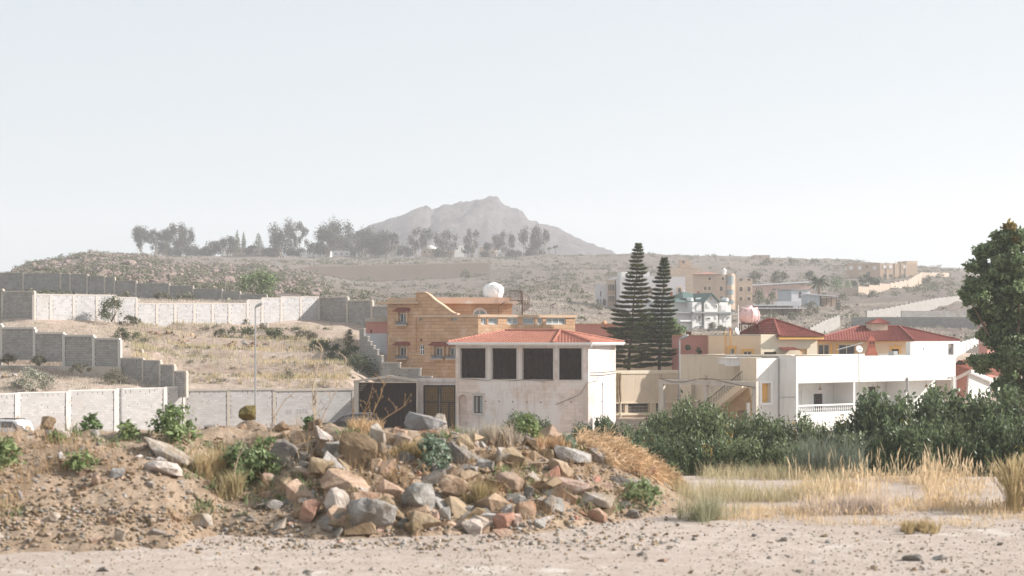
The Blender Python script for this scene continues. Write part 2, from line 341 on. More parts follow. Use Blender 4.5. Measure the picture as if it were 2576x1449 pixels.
# ------------------------------------------------------------------ terrain
NEAR = [(4, 0), (38, 0), (43, -.7), (52, -3.3), (64, -4.7)]
COLS = {  # photo column -> [(depth, height)] beyond the embankment
 -3000: [(128, -4.8), (136, -1), (165, 5), (260, 12), (500, 25), (900, 30), (1300, 20), (2600, 0)],
 -300: [(124, -4.8), (126, -1.6), (150, 1.2), (165, 5), (260, 11), (330, 13), (500, 20), (800, 22), (1300, 10), (2600, 0)],
 0: [(126, -4.8), (128, zz(988, 128)), (149, zz(912, 149)), (152, zz(832, 152)), (156, zz(814, 156)), (166, zz(793, 166)), (200, zz(762, 200)), (258, zz(723, 258)), (270, zz(722, 270)), (330, zz(712, 330)), (500, zz(694, 500)), (700, zz(700, 700)), (1000, zz(720, 1000)), (1400, 8), (2600, 0)],
 70: [(127.2, -4.8), (129.2, zz(984, 129)), (147, zz(916, 147)), (150, zz(836, 150)), (155, zz(812, 155)), (158, zz(794, 158)), (200, zz(764, 200)), (256, zz(726, 256)), (270, zz(722, 270)), (330, zz(706, 330)), (450, zz(680, 450)), (520, zz(670, 520)), (620, zz(675, 620)), (900, zz(720, 900)), (1400, 8), (2600, 0)],
 230: [(130.4, -4.8), (132.4, zz(978, 132)), (141, zz(948, 141)), (144, zz(868, 144)), (150, zz(846, 150)), (160, zz(806, 160)), (190, zz(772, 190)), (250, zz(733, 250)), (270, zz(729, 270)), (350, zz(705, 350)), (450, zz(672, 450)), (520, zz(644, 520)), (600, zz(638, 600)), (800, zz(660, 800)), (1400, 14), (2600, 0)],
 350: [(132.8, -4.8), (134.8, zz(976, 135)), (138, zz(964, 138)), (141, zz(905, 141)), (150, zz(868, 150)), (163, zz(812, 163)), (195, zz(778, 195)), (245, zz(740, 245)), (270, zz(735, 270)), (350, zz(712, 350)), (450, zz(680, 450)), (560, zz(652, 560)), (640, zz(640, 640)), (760, zz(650, 760)), (1000, zz(665, 1000)), (1400, 14), (2600, 0)],
 465: [(135, -4.8), (137, zz(974, 137)), (150, zz(902, 150)), (165.5, zz(818, 165.5)), (168, zz(800, 168)), (200, zz(768, 200)), (240, zz(748, 240)), (262, zz(744, 262)), (350, zz(722, 350)), (450, zz(692, 450)), (600, zz(664, 600)), (690, zz(650, 690)), (800, zz(647, 800)), (1000, zz(656, 1000)), (1500, 16), (2600, 0)],
 650: [(136.6, -4.8), (138.6, zz(975, 138)), (150, zz(908, 150)), (160, zz(856, 160)), (170.5, zz(816, 170.5)), (174, zz(796, 174)), (200, zz(778, 200)), (230, zz(760, 230)), (260, zz(750, 260)), (350, zz(724, 350)), (500, zz(690, 500)), (650, zz(664, 650)), (750, zz(649, 750)), (800, zz(646, 800)), (1000, zz(654, 1000)), (1500, 20), (2600, 0)],
 880: [(138.5, -4.8), (141, zz(965, 141)), (150, zz(908, 150)), (160, zz(862, 160)), (172, zz(812, 172)), (185, zz(795, 185)), (230, zz(768, 230)), (300, zz(748, 300)), (420, zz(730, 420)), (560, zz(716, 560)), (655, zz(706, 655)), (664, zz(672, 664)), (740, zz(660, 740)), (800, zz(650, 800)), (1000, zz(654, 1000)), (1500, 22), (2600, 0)],
 960: [(135, -4.8), (140, -4.2), (150, zz(930, 150)), (160, zz(872, 160)), (175, zz(818, 175)), (220, zz(790, 220)), (300, zz(758, 300)), (420, zz(738, 420)), (560, zz(724, 560)), (655, zz(712, 655)), (664, zz(668, 664)), (740, zz(656, 740)), (800, zz(648, 800)), (1000, zz(652, 1000)), (1500, 22), (2600, 0)],
 1220: [(140, -4.8), (160, -3), (180, zz(870, 180)), (220, zz(812, 220)), (300, zz(772, 300)), (420, zz(738, 420)), (560, zz(710, 560)), (655, zz(692, 655)), (664, zz(666, 664)), (740, zz(655, 740)), (820, zz(648, 820)), (1000, zz(652, 1000)), (1500, 22), (2600, 0)],
 1300: [(140, -4.8), (160, -3), (190, zz(860, 190)), (240, zz(806, 240)), (320, zz(768, 320)), (430, zz(732, 430)), (560, zz(700, 560)), (660, zz(676, 660)), (740, zz(655, 740)), (820, zz(647, 820)), (1000, zz(652, 1000)), (1500, 22), (2600, 0)],
 1450: [(140, -4.8), (165, -3.5), (200, zz(856, 200)), (260, zz(802, 260)), (340, zz(766, 340)), (450, zz(726, 450)), (600, zz(682, 600)), (720, zz(652, 720)), (800, zz(642, 800)), (1000, zz(652, 1000)), (1500, 20), (2600, 0)],
 1560: [(135, -4.8), (168, -3.2), (210, zz(854, 210)), (270, zz(815, 270)), (340, zz(780, 340)), (450, zz(735, 450)), (600, zz(685, 600)), (720, zz(650, 720)), (790, zz(640, 790)), (1000, zz(660, 1000)), (1500, 16), (2600, 0)],
 1700: [(130, -4.8), (170, -3), (220, zz(856, 220)), (290, zz(838, 290)), (350, zz(795, 350)), (420, zz(755, 420)), (500, zz(715, 500)), (600, zz(678, 600)), (720, zz(648, 720)), (780, zz(640, 780)), (1000, zz(665, 1000)), (1500, 12), (2600, 0)],
 1900: [(128, -4.8), (170, -2), (230, zz(852, 230)), (300, zz(824, 300)), (380, zz(780, 380)), (450, zz(748, 450)), (520, zz(717, 520)), (600, zz(686, 600)), (700, zz(658, 700)), (780, zz(648, 780)), (1000, zz(680, 1000)), (1500, 8), (2600, 0)],
 2150: [(125, -4.8), (170, -2), (220, zz(864, 220)), (260, zz(840, 260)), (300, zz(817, 300)), (350, zz(792, 350)), (420, zz(762, 420)), (470, zz(738, 470)), (540, zz(712, 540)), (620, zz(685, 620)), (700, zz(662, 700)), (770, zz(655, 770)), (1000, zz(690, 1000)), (1500, 6), (2600, 0)],
 2400: [(125, -4.8), (170, -2.5), (220, zz(880, 220)), (260, zz(850, 260)), (300, zz(822, 300)), (350, zz(795, 350)), (400, zz(758, 400)), (460, zz(732, 460)), (540, zz(707, 540)), (620, zz(690, 620)), (720, zz(677, 720)), (900, zz(690, 900)), (1500, 5), (2600, 0)],
 2576: [(125, -4.8), (170, -2.5), (220, zz(885, 220)), (260, zz(852, 260)), (300, zz(824, 300)), (350, zz(798, 350)), (400, zz(768, 400)), (460, zz(745, 460)), (540, zz(722, 540)), (620, zz(708, 620)), (720, zz(702, 720)), (900, zz(720, 900)), (1500, 4), (2600, 0)],
 5600: [(125, -4.8), (170, -3), (260, 0), (350, 3), (460, 6), (620, 10), (900, 12), (1500, 4), (2600, 0)],
}
_pxs = sorted(COLS); _Ys = np.unique(np.concatenate([np.linspace(4, 60, 90), np.linspace(61, 130, 50), np.linspace(130.5, 182, 104), np.geomspace(184, 1100, 190), np.geomspace(1120, 2600, 25)]))
_tab = np.array([np.interp(_Ys, *zip(*(NEAR + COLS[c]))) for c in _pxs])
def tnoise(X, Y):
    a = np.clip((np.asarray(Y) - 100) / 500, 0, 1)
    v = Vector((float(X), float(Y), 0)); 
    return (.05 + .10 * min(1, max(0, (Y - 45) / 60)) + 1.1 * float(a)) * (noise.noise(v * .11) * .6 + noise.noise(v * .37) * .35 + noise.noise(v * .03) * (1.0 if Y > 150 else 0))
def wallY(px):   # depth of the street wall, behind which the ground steps up
    if px > 889: return 0
    f, d = ((465, 136), 34) if px < 465 else ((466, 136), 18)
    c, s, k, x0 = math.cos(R(d)), math.sin(R(d)), (px - CX) / F, (f[0] - CX) / F * f[1]
    return f[1] + (k * f[1] - x0) / (c - k * s) * s
def gpx(px, Y):
    if 64 < Y < wallY(max(px, -430)) + .45: return -4.8 + tnoise((px - CX) / F * Y, 60)
    i = min(max(int(np.searchsorted(_pxs, px)) - 1, 0), len(_pxs) - 2); t = min(1, max(0, (px - _pxs[i]) / (_pxs[i + 1] - _pxs[i])))
    z = lerp(np.interp(Y, _Ys, _tab[i]), np.interp(Y, _Ys, _tab[i + 1]), t)
    X = (px - CX) / F * Y
    if 300 < px < 900 and 139 < Y < 170:
        q = (Y - 139 + 1.2 * noise.noise(Vector((X * .12, Y * .1, 8)))) / 6.2 % 1; z += min(1, (px - 300) / 100, (900 - px) / 60, (170 - Y) / 6) * .85 * (.5 - min(q / .72, (1 - q) / .28) if False else ((q if q < .2 else .2 - (q - .2) * .25) / .2 - .5))
    return float(z) + tnoise(X, Y) * (1 if Y > 20 else .4)
def gz(X, Y): return gpx(CX + F * X / max(Y, 4), Y)
# rubble bank: crest line (photo y), crest depth and toe depth by photo column
MPX = [-1500, -300, 0, 150, 300, 420, 500, 560, 620, 700, 850, 950, 1100, 1300, 1450, 1550, 1650, 1720, 1780]
MCY = [1100, 1090, 1090, 1076, 1086, 1094, 1078, 1072, 1065, 1078, 1072, 1078, 1080, 1090, 1105, 1128, 1190, 1240, 1262]
MYC = [30, 30, 29.5, 30, 30, 30.5, 32, 33, 33.5, 32.5, 31, 31, 31.5, 32, 32.5, 33, 33, 33, 32]
MYF = [23.5, 24.2, 24.7, 24.9, 25.1, 25.4, 26.3, 27, 26.9, 26.4, 26.4, 26.6, 26.8, 27.2, 28, 28.8, 29.6, 30.2, 31]
def mound(X, Y):
    px = CX + F * X / Y
    if px < -1500 or px > 1780 or Y < 22 or Y > 40: return -9
    yc, yf, cy = np.interp(px, MPX, MYC), np.interp(px, MPX, MYF), np.interp(px, MPX, MCY)
    H = CZ - (cy - HY) / F * yc
    if Y <= yc: t = (Y - yf) / (yc - yf); z = H * max(-.15, t if t < 0 else 1.35 * t - .35 * t * t * t) if t < 1 else H
    else: t = (Y - yc) / 4.0; z = H * (1 - t * t * (3 - 2 * t)) - .3 * t if t < 1 else -.4 - (t - 1)
    v = Vector((X, Y, 0)); k = min(1, max(0, H)) 
    return z + k * (.16 * noise.noise(v * .9) + .09 * noise.noise(v * 2.3) + .04 * noise.noise(v * 6))
def ground(X, Y): return max(gz(X, Y), mound(X, Y))
def hit(px, py, y0=21.0, y1=60.0):
    Y = y0; dx, dz = (px - CX) / F, (HY - py) / F
    while Y < y1:
        if CZ + dz * Y <= ground(dx * Y, Y): break
        Y += .3 if y1 < 100 else .5
    if y1 == 60 and Y > 35.5 and px < 1700:
        Y = float(np.interp(px, MPX, MYC)); return Vector((dx * Y, Y, mound(dx * Y, Y)))
    a, b = Y - (.3 if y1 < 100 else .5), Y
    for _ in range(5):
        Y = (a + b) / 2
        if CZ + dz * Y <= ground(dx * Y, Y): b = Y
        else: a = Y
    return Vector((dx * Y, Y, ground(dx * Y, Y)))

def soil_mat(name, pal, bump=.5, bs=6, bdist=.08, big=.05):
    N = NT(name)
    c = N.mix(N.ramp(N.noise(big, 6, .65), .35, .65), pal[0], pal[1])
    c = N.mix(N.ramp(N.noise(big * 9, 6, .7), .4, .72), c, pal[2])
    c = N.mix(N.ramp(N.noise(big * 60, 4, .75), .52, .75), c, pal[3])
    c = N.mix(N.ramp(N.noise(big * 3.1, 6, .7), .56, .66), c, pal[4])
    N.l(c, N.b.inputs['Base Color']); N.b.inputs['Roughness'].default_value = .95; N.b.inputs['Specular IOR Level'].default_value = .1
    bp = N.n('ShaderNodeBump'); bp.inputs['Strength'].default_value = bump; bp.inputs['Distance'].default_value = bdist
    N.l(N.noise(bs, 7, .75), bp.inputs['Height']); N.l(bp.outputs[0], N.b.inputs['Normal']); return N.m
M_gravel = soil_mat('gravel_ground', [(.50, .415, .36), (.60, .51, .45), (.42, .345, .29), (.30, .24, .20), (.63, .56, .505)], .8, 9, .09, .22)
M_soil = soil_mat('dry_hillside', [(.42, .33, .27), (.51, .42, .355), (.32, .235, .185), (.22, .165, .125), (.29, .245, .18)], .8, 3, .15, .10)
M_hill = soil_mat('scrub_hillside', [(.205, .165, .14), (.25, .205, .175), (.145, .125, .11), (.13, .115, .10), (.135, .125, .105)], 1, 1.2, .5, .022)
M_earth = soil_mat('excavated_earth', [(.385, .285, .205), (.455, .355, .27), (.27, .19, .13), (.16, .115, .08), (.32, .255, .195)], .9, 7, .08, .4)

tx = np.unique(np.concatenate([np.linspace(-3000, -60, 40), np.arange(-60, 2640, 9.0), np.linspace(2640, 5600, 40)]))
def terrain():
    nx, ny = len(tx), len(_Ys); V = np.zeros((ny, nx, 3))
    for j, Y in enumerate(_Ys):
        for i, px in enumerate(tx):
            V[j, i] = ((px - CX) / F * Y, Y, gpx(px, Y))
    V = V.reshape(-1, 3); a = (np.arange(ny - 1)[:, None] * nx + np.arange(nx - 1)[None]).ravel()
    Fc = np.stack([a, a + 1, a + nx + 1, a + nx], 1); Yc = V[a, 1]
    mi = np.where(Yc < 45, 0, np.where(Yc < 215, 1, 2))
    b = len(V); V = np.concatenate([V, [(-300, -120, -.3), (300, -120, -.3), (300, 37, -.3), (-300, 37, -.3)]]); Fc = np.concatenate([Fc, [[b, b + 1, b + 2, b + 3]]])
    raw('ground', V, Fc, [M_gravel, M_soil, M_hill], mi=np.append(mi, 0), smooth=True, kind='structure')
terrain()
def earth_bank():
    pxs = np.arange(-700, 1800, 5.0); ys = np.arange(22.5, 38.4, .1); V = []
    for Y in ys:
        for px in pxs: X = (px - CX) / F * Y; V.append((X, Y, mound(X, Y) if px < 1779 else -.5))
    nx = len(pxs); a = (np.arange(len(ys) - 1)[:, None] * nx + np.arange(nx - 1)[None]).ravel()
    raw('mound', np.array(V), np.stack([a, a + 1, a + nx + 1, a + nx], 1), M_earth, smooth=True, kind='structure')
earth_bank()
def mountain():
    SK = [(400, 690), (600, 668), (700, 652), (800, 622), (880, 590), (941, 565), (983, 549), (1031, 529), (1049, 520), (1080, 518), (1092, 530), (1113, 519), (1155, 512), (1200, 502), (1231, 496.5), (1255, 500), (1264, 512), (1285, 523), (1309, 529), (1330, 552), (1345, 564), (1376, 567), (1421, 583), (1487, 612), (1541, 636), (1640, 662), (1800, 690)]
    Y0 = 1500.0; pxs = np.arange(400, 1801, 5.0); ys = np.linspace(1130, 2000, 90); V = []
    for Y in ys:
        for px in pxs:
            X = (px - CX) / F * Y0; H = zz(float(np.interp(px, *zip(*SK))), Y0)
            t = (Y - 1130) / (Y0 - 1130) if Y <= Y0 else 1 - (Y - Y0) / 500
            f = t if t < 0 else t ** .85
            v = Vector((X, Y, 0)); k = min(1, max(0, 4 * t)) * min(1, .18 + max(0, Y0 - Y) / 130)
            rid = 1 - abs(noise.noise(v * .011 + Vector((3, 7, 0)))) 
            z = 8 + (H - 8) * f + k * (22 * (rid - .75) + 9 * noise.noise(v * .023)) + min(1, max(0, 4 * t)) * (4.5 * noise.noise(v * .06) * max(k, .35) + 2.8 * noise.noise(v * .15) + 1.6 * noise.noise(v * .35))
            V.append((X, Y, z))
    nx = len(pxs); a = (np.arange(len(ys) - 1)[:, None] * nx + np.arange(nx - 1)[None]).ravel()
    m = soil_mat('mountain_rock', [(.155, .13, .145), (.20, .17, .182), (.105, .095, .105), (.08, .076, .085), (.235, .195, .20)], 1, .12, 6, .012)
    raw('mountain', np.array(V), np.stack([a, a + 1, a + nx + 1, a + nx], 1), m, smooth=False, kind='structure')
mountain()

# ------------------------------------------------------------------ camera, light, air
cam = bpy.data.objects.new('camera', bpy.data.cameras.new('camera')); COL.objects.link(cam); sc.camera = cam
cam.location = (0, 0, CZ); cam.rotation_euler = (R(90), 0, 0)
cd = cam.data; cd.sensor_width = 36; cd.lens = F / 2576 * 36; cd.shift_y = (HY - 724.5) / 2576; cd.clip_start = .5; cd.clip_end = 8000
cd.dof.use_dof = True; cd.dof.focus_distance = 135; cd.dof.aperture_fstop = cd.lens / 1000 / .035
SUN_AZ, SUN_EL = R(1), R(30)     # azimuth measured from +X towards +Y
sd = Vector((math.cos(SUN_AZ) * math.cos(SUN_EL), math.sin(SUN_AZ) * math.cos(SUN_EL), math.sin(SUN_EL)))
sun = bpy.data.objects.new('sun', bpy.data.lights.new('sun', 'SUN')); COL.objects.link(sun)
sun.rotation_euler = sd.to_track_quat('Z', 'Y').to_euler(); sun.data.energy = 5; sun.data.angle = R(.6); sun.data.color = (1, .945, .885)
sun.location = (200, 0, 120)
wd = bpy.data.worlds.new('World'); sc.world = wd; wd.use_nodes = True; wt = wd.node_tree
sky = wt.nodes.new('ShaderNodeTexSky'); sky.sky_type = 'NISHITA'; sky.sun_disc = False; sky.sun_elevation = SUN_EL
sky.sun_rotation = math.pi / 2 - SUN_AZ; sky.air_density = 1.0; sky.dust_density = 1.6; sky.ozone_density = 1.0; sky.altitude = 1500
hz = wt.nodes.new('ShaderNodeHueSaturation'); hz.inputs['Saturation'].default_value = .62
wt.links.new(sky.outputs[0], hz.inputs['Color']); mxs = wt.nodes.new('ShaderNodeMix'); mxs.data_type = 'RGBA'; mxs.inputs[0].default_value = .9; mxs.inputs[7].default_value = (2.62, 2.9, 3.1, 1)   # thin even cloud veil over the clear sky
wt.links.new(hz.outputs[0], mxs.inputs[6]); wt.links.new(mxs.outputs[2], wt.nodes['Background'].inputs[0]); wt.nodes['Background'].inputs[1].default_value = .14
def haze():
    mb = MB(); mb.abox(-3200, 3200, -160, 2700, -8, 200)
    m = bpy.data.materials.new('haze_air'); m.use_nodes = True; t = m.node_tree; t.nodes.remove(t.nodes['Principled BSDF'])
    v = t.nodes.new('ShaderNodeVolumePrincipled'); v.inputs['Color'].default_value = (.93, .935, .95, 1); v.inputs['Density'].default_value = HAZE; v.inputs['Anisotropy'].default_value = .2
    t.links.new(v.outputs[0], t.nodes['Material Output'].inputs['Volume'])
    mb.build('haze', m, kind='stuff')
HAZE = .0004
haze()
vs = sc.view_settings; vs.view_transform = 'Standard'; vs.look = 'None'; vs.exposure = .8; vs.gamma = 1
cy = sc.cycles; cy.use_denoising = True; cy.max_bounces = 8; cy.diffuse_bounces = 3; cy.glossy_bounces = 2; cy.transmission_bounces = 4; cy.volume_bounces = 2; cy.transparent_max_bounces = 4
cy.sample_clamp_indirect = 8
# ------------------------------------------------------------------ building materials
BLK = (.42, .205, .012)
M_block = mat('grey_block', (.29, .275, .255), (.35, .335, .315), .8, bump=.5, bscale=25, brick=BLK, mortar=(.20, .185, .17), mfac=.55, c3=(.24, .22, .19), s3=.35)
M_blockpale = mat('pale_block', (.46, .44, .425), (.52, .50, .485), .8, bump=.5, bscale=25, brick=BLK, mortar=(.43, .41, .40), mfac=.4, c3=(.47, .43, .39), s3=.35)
M_conc = mat('concrete', (.46, .41, .35), (.52, .47, .41), 1.3, bump=.4, bscale=14, c3=(.36, .31, .255), s3=.8, streak=(.40, .34, .27))
M_gap = mat('open_joint', (.05, .04, .035))
M_pinkst = mat('pale_limestone', (.62, .50, .43), (.68, .59, .53), .7, bump=.5, brick=(.62, .31, .008), mortar=(.54, .44, .385), mfac=.5, c3=(.70, .65, .62), s3=.2, t3=(.46, .53), streak=(.52, .42, .36))
M_frame = mat('grey_trim_stone', (.50, .46, .42), (.56, .52, .48), 1, bump=.2)
M_orange = mat('orange_stone', (.48, .29, .165), (.57, .375, .24), .9, bump=.9, bscale=9, brick=(.95, .33, .012), mortar=(.40, .235, .135), mfac=.4, c3=(.62, .45, .33), s3=.9, bdist=.03)
M_orangetrim = mat('orange_band_stone', (.52, .36, .235), (.60, .44, .31), .8, bump=.4, c3=(.46, .39, .31), s3=.5, brick=(.9, .6, .008), mortar=(.42, .30, .2), mfac=.3)
M_tile = mat('red_clay_tile', (.41, .165, .115), (.50, .23, .165), 2.2, rough=.8, c3=(.34, .145, .11), s3=1.4, bump=.2)
M_tiledark = mat('dark_red_tile', (.235, .066, .05), (.29, .09, .068), 2.2, rough=.7, c3=(.18, .05, .042), s3=1.2, bump=.2)
M_white = mat('white_render', (.70, .685, .655), (.76, .745, .715), .6, bump=.3, bscale=22, c3=(.64, .615, .575), s3=.45, streak=(.63, .605, .565))
M_whitepaint = mat('white_paint', (.8, .8, .79), (.76, .76, .75), 2, rough=.5)
M_tan = mat('tan_render', (.63, .52, .39), (.67, .56, .43), .6, bump=.3, bscale=18, streak=(.53, .40, .27), c3=(.55, .46, .36), s3=.5)
M_cream = mat('cream_render', (.74, .64, .485), (.78, .69, .545), .6, bump=.3, bscale=18, streak=(.72, .57, .38))
M_peach = mat('peach_render', (.70, .52, .36), (.74, .57, .41), .6, bump=.3, bscale=18, streak=(.70, .49, .30))
M_ochre = mat('ochre_trim', (.74, .40, .11), (.80, .48, .17), 2)
M_salmon = mat('salmon_render', (.50, .225, .185), (.55, .27, .225), .5, bump=.3, bscale=18, streak=(.46, .22, .18))
M_copper = mat('weathered_coping', (.55, .30, .15), (.45, .25, .15), 2.5, bump=.3)
M_glass = mat('dark_glass', (.035, .04, .045), (.06, .065, .07), .7, rough=.08, spec=.8)
M_paleglass = mat('bright_glass', (.20, .25, .26), (.30, .34, .33), .9, rough=.12, spec=.8)
M_curtain = mat('brown_curtain', (.018, .009, .006), (.032, .017, .011), 3, rough=1, bump=.3, spec=.03)
M_darkwood = mat('dark_wood', (.055, .032, .02), (.09, .05, .03), 3)
M_gold = mat('gilded_panel', (.24, .13, .028), (.30, .17, .04), 4, rough=.5, metal=.2)
M_iron = mat('black_iron', (.028, .022, .02), (.045, .035, .03), 5, rough=.6)
M_rust = mat('rusty_iron', (.09, .045, .03), (.14, .07, .04), 5, rough=.8)
M_galv = mat('galvanised_steel', (.34, .345, .35), (.42, .42, .42), 3, rough=.45, metal=.5)
M_sheet = mat('dark_brown_sheet', (.014, .007, .004), (.026, .012, .007), 1.5, rough=1, spec=.03)  # brown screen; the dark inside the open carport is put into its colour
M_brick = mat('red_brick', (.47, .12, .07), (.53, .16, .10), 2, bump=.5, brick=(.3, .1, .012), mortar=(.34, .15, .11), mfac=.5)
M_pinktank = mat('pink_plastic', (.73, .47, .45), (.77, .53, .51), .8, rough=.55)
M_whitetank = mat('white_fibreglass', (.80, .80, .80), (.76, .76, .755), .8, rough=.5, c3=(.68, .66, .64), s3=.6)
M_corr = mat('white_corrugated_metal', (.66, .67, .70), (.72, .73, .75), 1, rough=.5)
M_greentile = mat('green_roof_tile', (.075, .125, .115), (.10, .155, .14), 2)
M_beige = mat('beige_stone', (.56, .42, .31), (.61, .47, .36), .5, bump=.2, brick=(.8, .35, .012), mortar=(.48, .36, .27), mfac=.25)
M_lilac = mat('pale_render', (.68, .64, .63), (.73, .69, .68), .4, bump=.2)
M_brownred = mat('brown_roof', (.34, .17, .125), (.40, .21, .16), 2)
M_tanwall = mat('tan_retaining_wall', (.42, .32, .25), (.46, .355, .28), .12, bump=.4, c3=(.37, .28, .22), s3=.06)
M_shed = mat('grey_sheet_metal', (.42, .45, .49), (.48, .51, .54), 1, rough=.5)
M_tarp = mat('brown_tarpaulin', (.30, .215, .125), (.22, .15, .085), 2, bump=.4)

# ------------------------------------------------------------------ pale stone house with the red hip roof (centre)
def pale_house():
    A = Face(1395, 131.5, -20); B = Face(1395, 131.5, -2); zb = -5.2
    pc = B.pp(1480, 900); C = Face(1480, pc.y, 62)
    rt = thing('stone_house', 'two storey pale stone house with red tiled hip roof and four dark curtained openings', 'house', (pc.x - 6, pc.y + 4, -4.8))
    zt = zz(868, 131.5)
    op = [(1158, 876, 1222, 951), (1237, 876, 1300, 953.5), (1314, 876, 1392, 955)]
    nic = (1153.5, 993, 1175, 1072); wn = (1192, 996, 1214, 1039.5)
    hA = [A.conv(*o) for o in op] + [A.conv(*nic, True), A.conv(*wn)]
    vents = [1221.8, 1255.3, 1290, 1325, 1360.4]
    hA += [A.conv(v - 1.6, 1008 + i * .6, v + 1.6, 1011.3 + i * .6) for i, v in enumerate(vents)]
    hB = [B.conv(1407, 876, 1463, 955.5), B.conv(1435.4, 1010, 1438.8, 1013.5)]
    hC = [C.conv(1512.8, 1008.5, 1515, 1011.8)]
    mb = MB(); uA = A.u(1146); A.wall(mb, uA, 0, zb, zt, hA, .32); B.wall(mb, 0, B.u(1480), zb, zt, hB, .32); uC = C.u(1549); C.wall(mb, 0, uC, zb, zt, hC, .32)
    pts = [A.pt(uA, 0, 0), A.pt(0, 0, 0), C.pt(0, 0, 0), C.pt(uC, 0, 0)]; back = C.pt(uC, 0, 0) - A.d * 9; pts += [back, A.pt(uA, -7.5, 0)]
    for a, b in ((pts[3], pts[4]), (pts[4], pts[5]), (pts[5], pts[0])):
        mb.poly([Vector((a.x, a.y, zb)), Vector((b.x, b.y, zb)), Vector((b.x, b.y, zt)), Vector((a.x, a.y, zt))])
    mb.poly([Vector((p.x, p.y, zt - .05)) for p in pts])
    # backs of niche and vents
    for h in hA[3:4] + hA[5:]: A.ubox(mb, h[0] - .05, h[1] + .05, h[2] - .05, h[3] + .05, -.42, -.33)
    B.ubox(mb, hB[1][0] - .05, hB[1][1] + .05, hB[1][2] - .05, hB[1][3] + .05, -.42, -.33); C.ubox(mb, hC[0][0] - .05, hC[0][1] + .05, hC[0][2] - .05, hC[0][3] + .05, -.42, -.33)
    mb.build('wall', M_pinkst, rt)
    for fc, hs in ((A, hA[:3]), (B, hB[:1])):
        for h in hs:
            mb = MB(); a, b, c, e = h[:4]; t = .13
            fc.ubox(mb, a - t, a, c - .06, e + .1, .004, .07); fc.ubox(mb, b, b + t, c - .06, e + .1, .004, .07)
            fc.ubox(mb, a, b, e, e + .1, .004, .065); fc.ubox(mb, a, b, c - .06, c, .004, .085)
            fr = mb.build('window_frame', M_frame, rt); mb = MB()
            n = 46; g = random.Random(int(a * 100) % 97); prev = None
            for k in range(n + 1):
                u = a + (b - a) * k / n; w = -.34 + .045 * math.sin(k * 1.05 + g.random() * .9) - (.07 if k % 12 == 0 else 0)
                if prev: mb.poly([fc.pt(prev[0], prev[1], c), fc.pt(u, w, c), fc.pt(u, w, e), fc.pt(prev[0], prev[1], e)])
                prev = (u, w)
            for sx in range(3):
                ua = a + (b - a) * sx / 3; ub = a + (b - a) * (sx + 1) / 3
                sw = [(ua + (ub - ua) * k / 8, e - .08 - .42 * math.sin(math.pi * k / 8) ** .7) for k in range(9)]
                mb.prism([fc.pt(ua, -.29, e), *[fc.pt(u, -.29, z) for u, z in sw], fc.pt(ub, -.29, e)], fc.n * .05)
            fc.ubox(mb, a, b, c + (e - c) * .28, c + (e - c) * .30, -.29, -.26)
            mb.build('curtain', M_curtain, fr)
    # ground-floor window and niche surrounds
    h = hA[4]; mb = MB(); a, b, c, e = h[:4]
    A.ubox(mb, a - .14, a, c - .18, e + .14, .004, .06); A.ubox(mb, b, b + .14, c - .18, e + .14, .004, .06); A.ubox(mb, a, b, e, e + .14, .004, .06); A.ubox(mb, a, b, c - .18, c, .004, .1)
    A.ubox(mb, a - .2, b + .2, e + .14, e + .22, .004, .12); mb.prism([A.pt((a + b) / 2 - .16, .01, e + .22), A.pt((a + b) / 2 + .16, .01, e + .22), A.pt((a + b) / 2, .01, e + .42)], A.n * .08)
    mb.build('window_surround', M_frame, rt)
    wo = A.window(rt, h, M_darkwood, M_glass, dep=.14, mull=1); mb = MB()
    for s_ in (a + .1, b - .3): A.ubox(mb, s_, s_ + .18, c + .05, e - .06, -.175, -.165)
    mb.build('curtain', M_paleglass, wo)
    h = hA[3]; mb = MB(); A.ubox(mb, h[0] - .22, h[0] - .17, zb, h[3] + .18, .003, .03); A.ubox(mb, h[0] - .22, h[1] + .25, h[3] + .18, h[3] + .24, .003, .03); mb.build('niche_moulding', M_frame, rt)
    # gutter, fascia and roof
    mb = MB(); ov = .55
    e0 = A.pt(A.u(1133), ov, 0); e1 = A.pt(.05, ov, 0); e2 = B.pt(B.u(1487.5), ov, 0); e3 = C.pt(uC + .2, ov + .15, 0); e4 = back - A.d * .3 + C.d * .6; e5 = A.pt(A.u(1133), -8, 0)
    ev = [Vector((p.x, p.y, 0)) for p in (e0, e1, e2, e3, e4, e5)]; zt2 = zt + .02
    for i in range(6):
        a, b = ev[i], ev[(i + 1) % 6]; d = (b - a).normalized(); nn = Vector((d.y, -d.x, 0))
        mb.obox(Vector((a.x, a.y, zt2)) , b - a, -nn * .12, (0, 0, .17)); mb.obox(Vector((a.x, a.y, zt2 + .09)) + nn * .002, b - a, nn * .1, (0, 0, .1))
    mb.prism([Vector((p.x, p.y, zt2 - .03)) for p in ev], (0, 0, .05))
    mb.build('gutter', M_whitepaint, rt)
    zr = zt2 + .17; zrd = zz(832.5, 136); r0 = P(1271, 832, 138); r1 = P(1410, 831, 134.8); r0.z = r1.z = zrd
    E = [Vector((p.x, p.y, zr)) for p in ev]; mb = MB()
    tile_face(mb, E[0], E[1], r0, r1); tile_face(mb, E[1], E[2], r1, r1 + (E[2] - E[1]) * .02); tile_face(mb, E[2], E[3], r1, r1 + Vector((.05, .02, 0)))
    tile_face(mb, E[3], E[4], r1, r0); tile_face(mb, E[4], E[5], r0, r0 + Vector((-.05, 0, 0))); tile_face(mb, E[5], E[0], r0, r0 + Vector((.05, 0, 0)))
    ro = mb.build('roof', M_tile, rt); mb = MB()
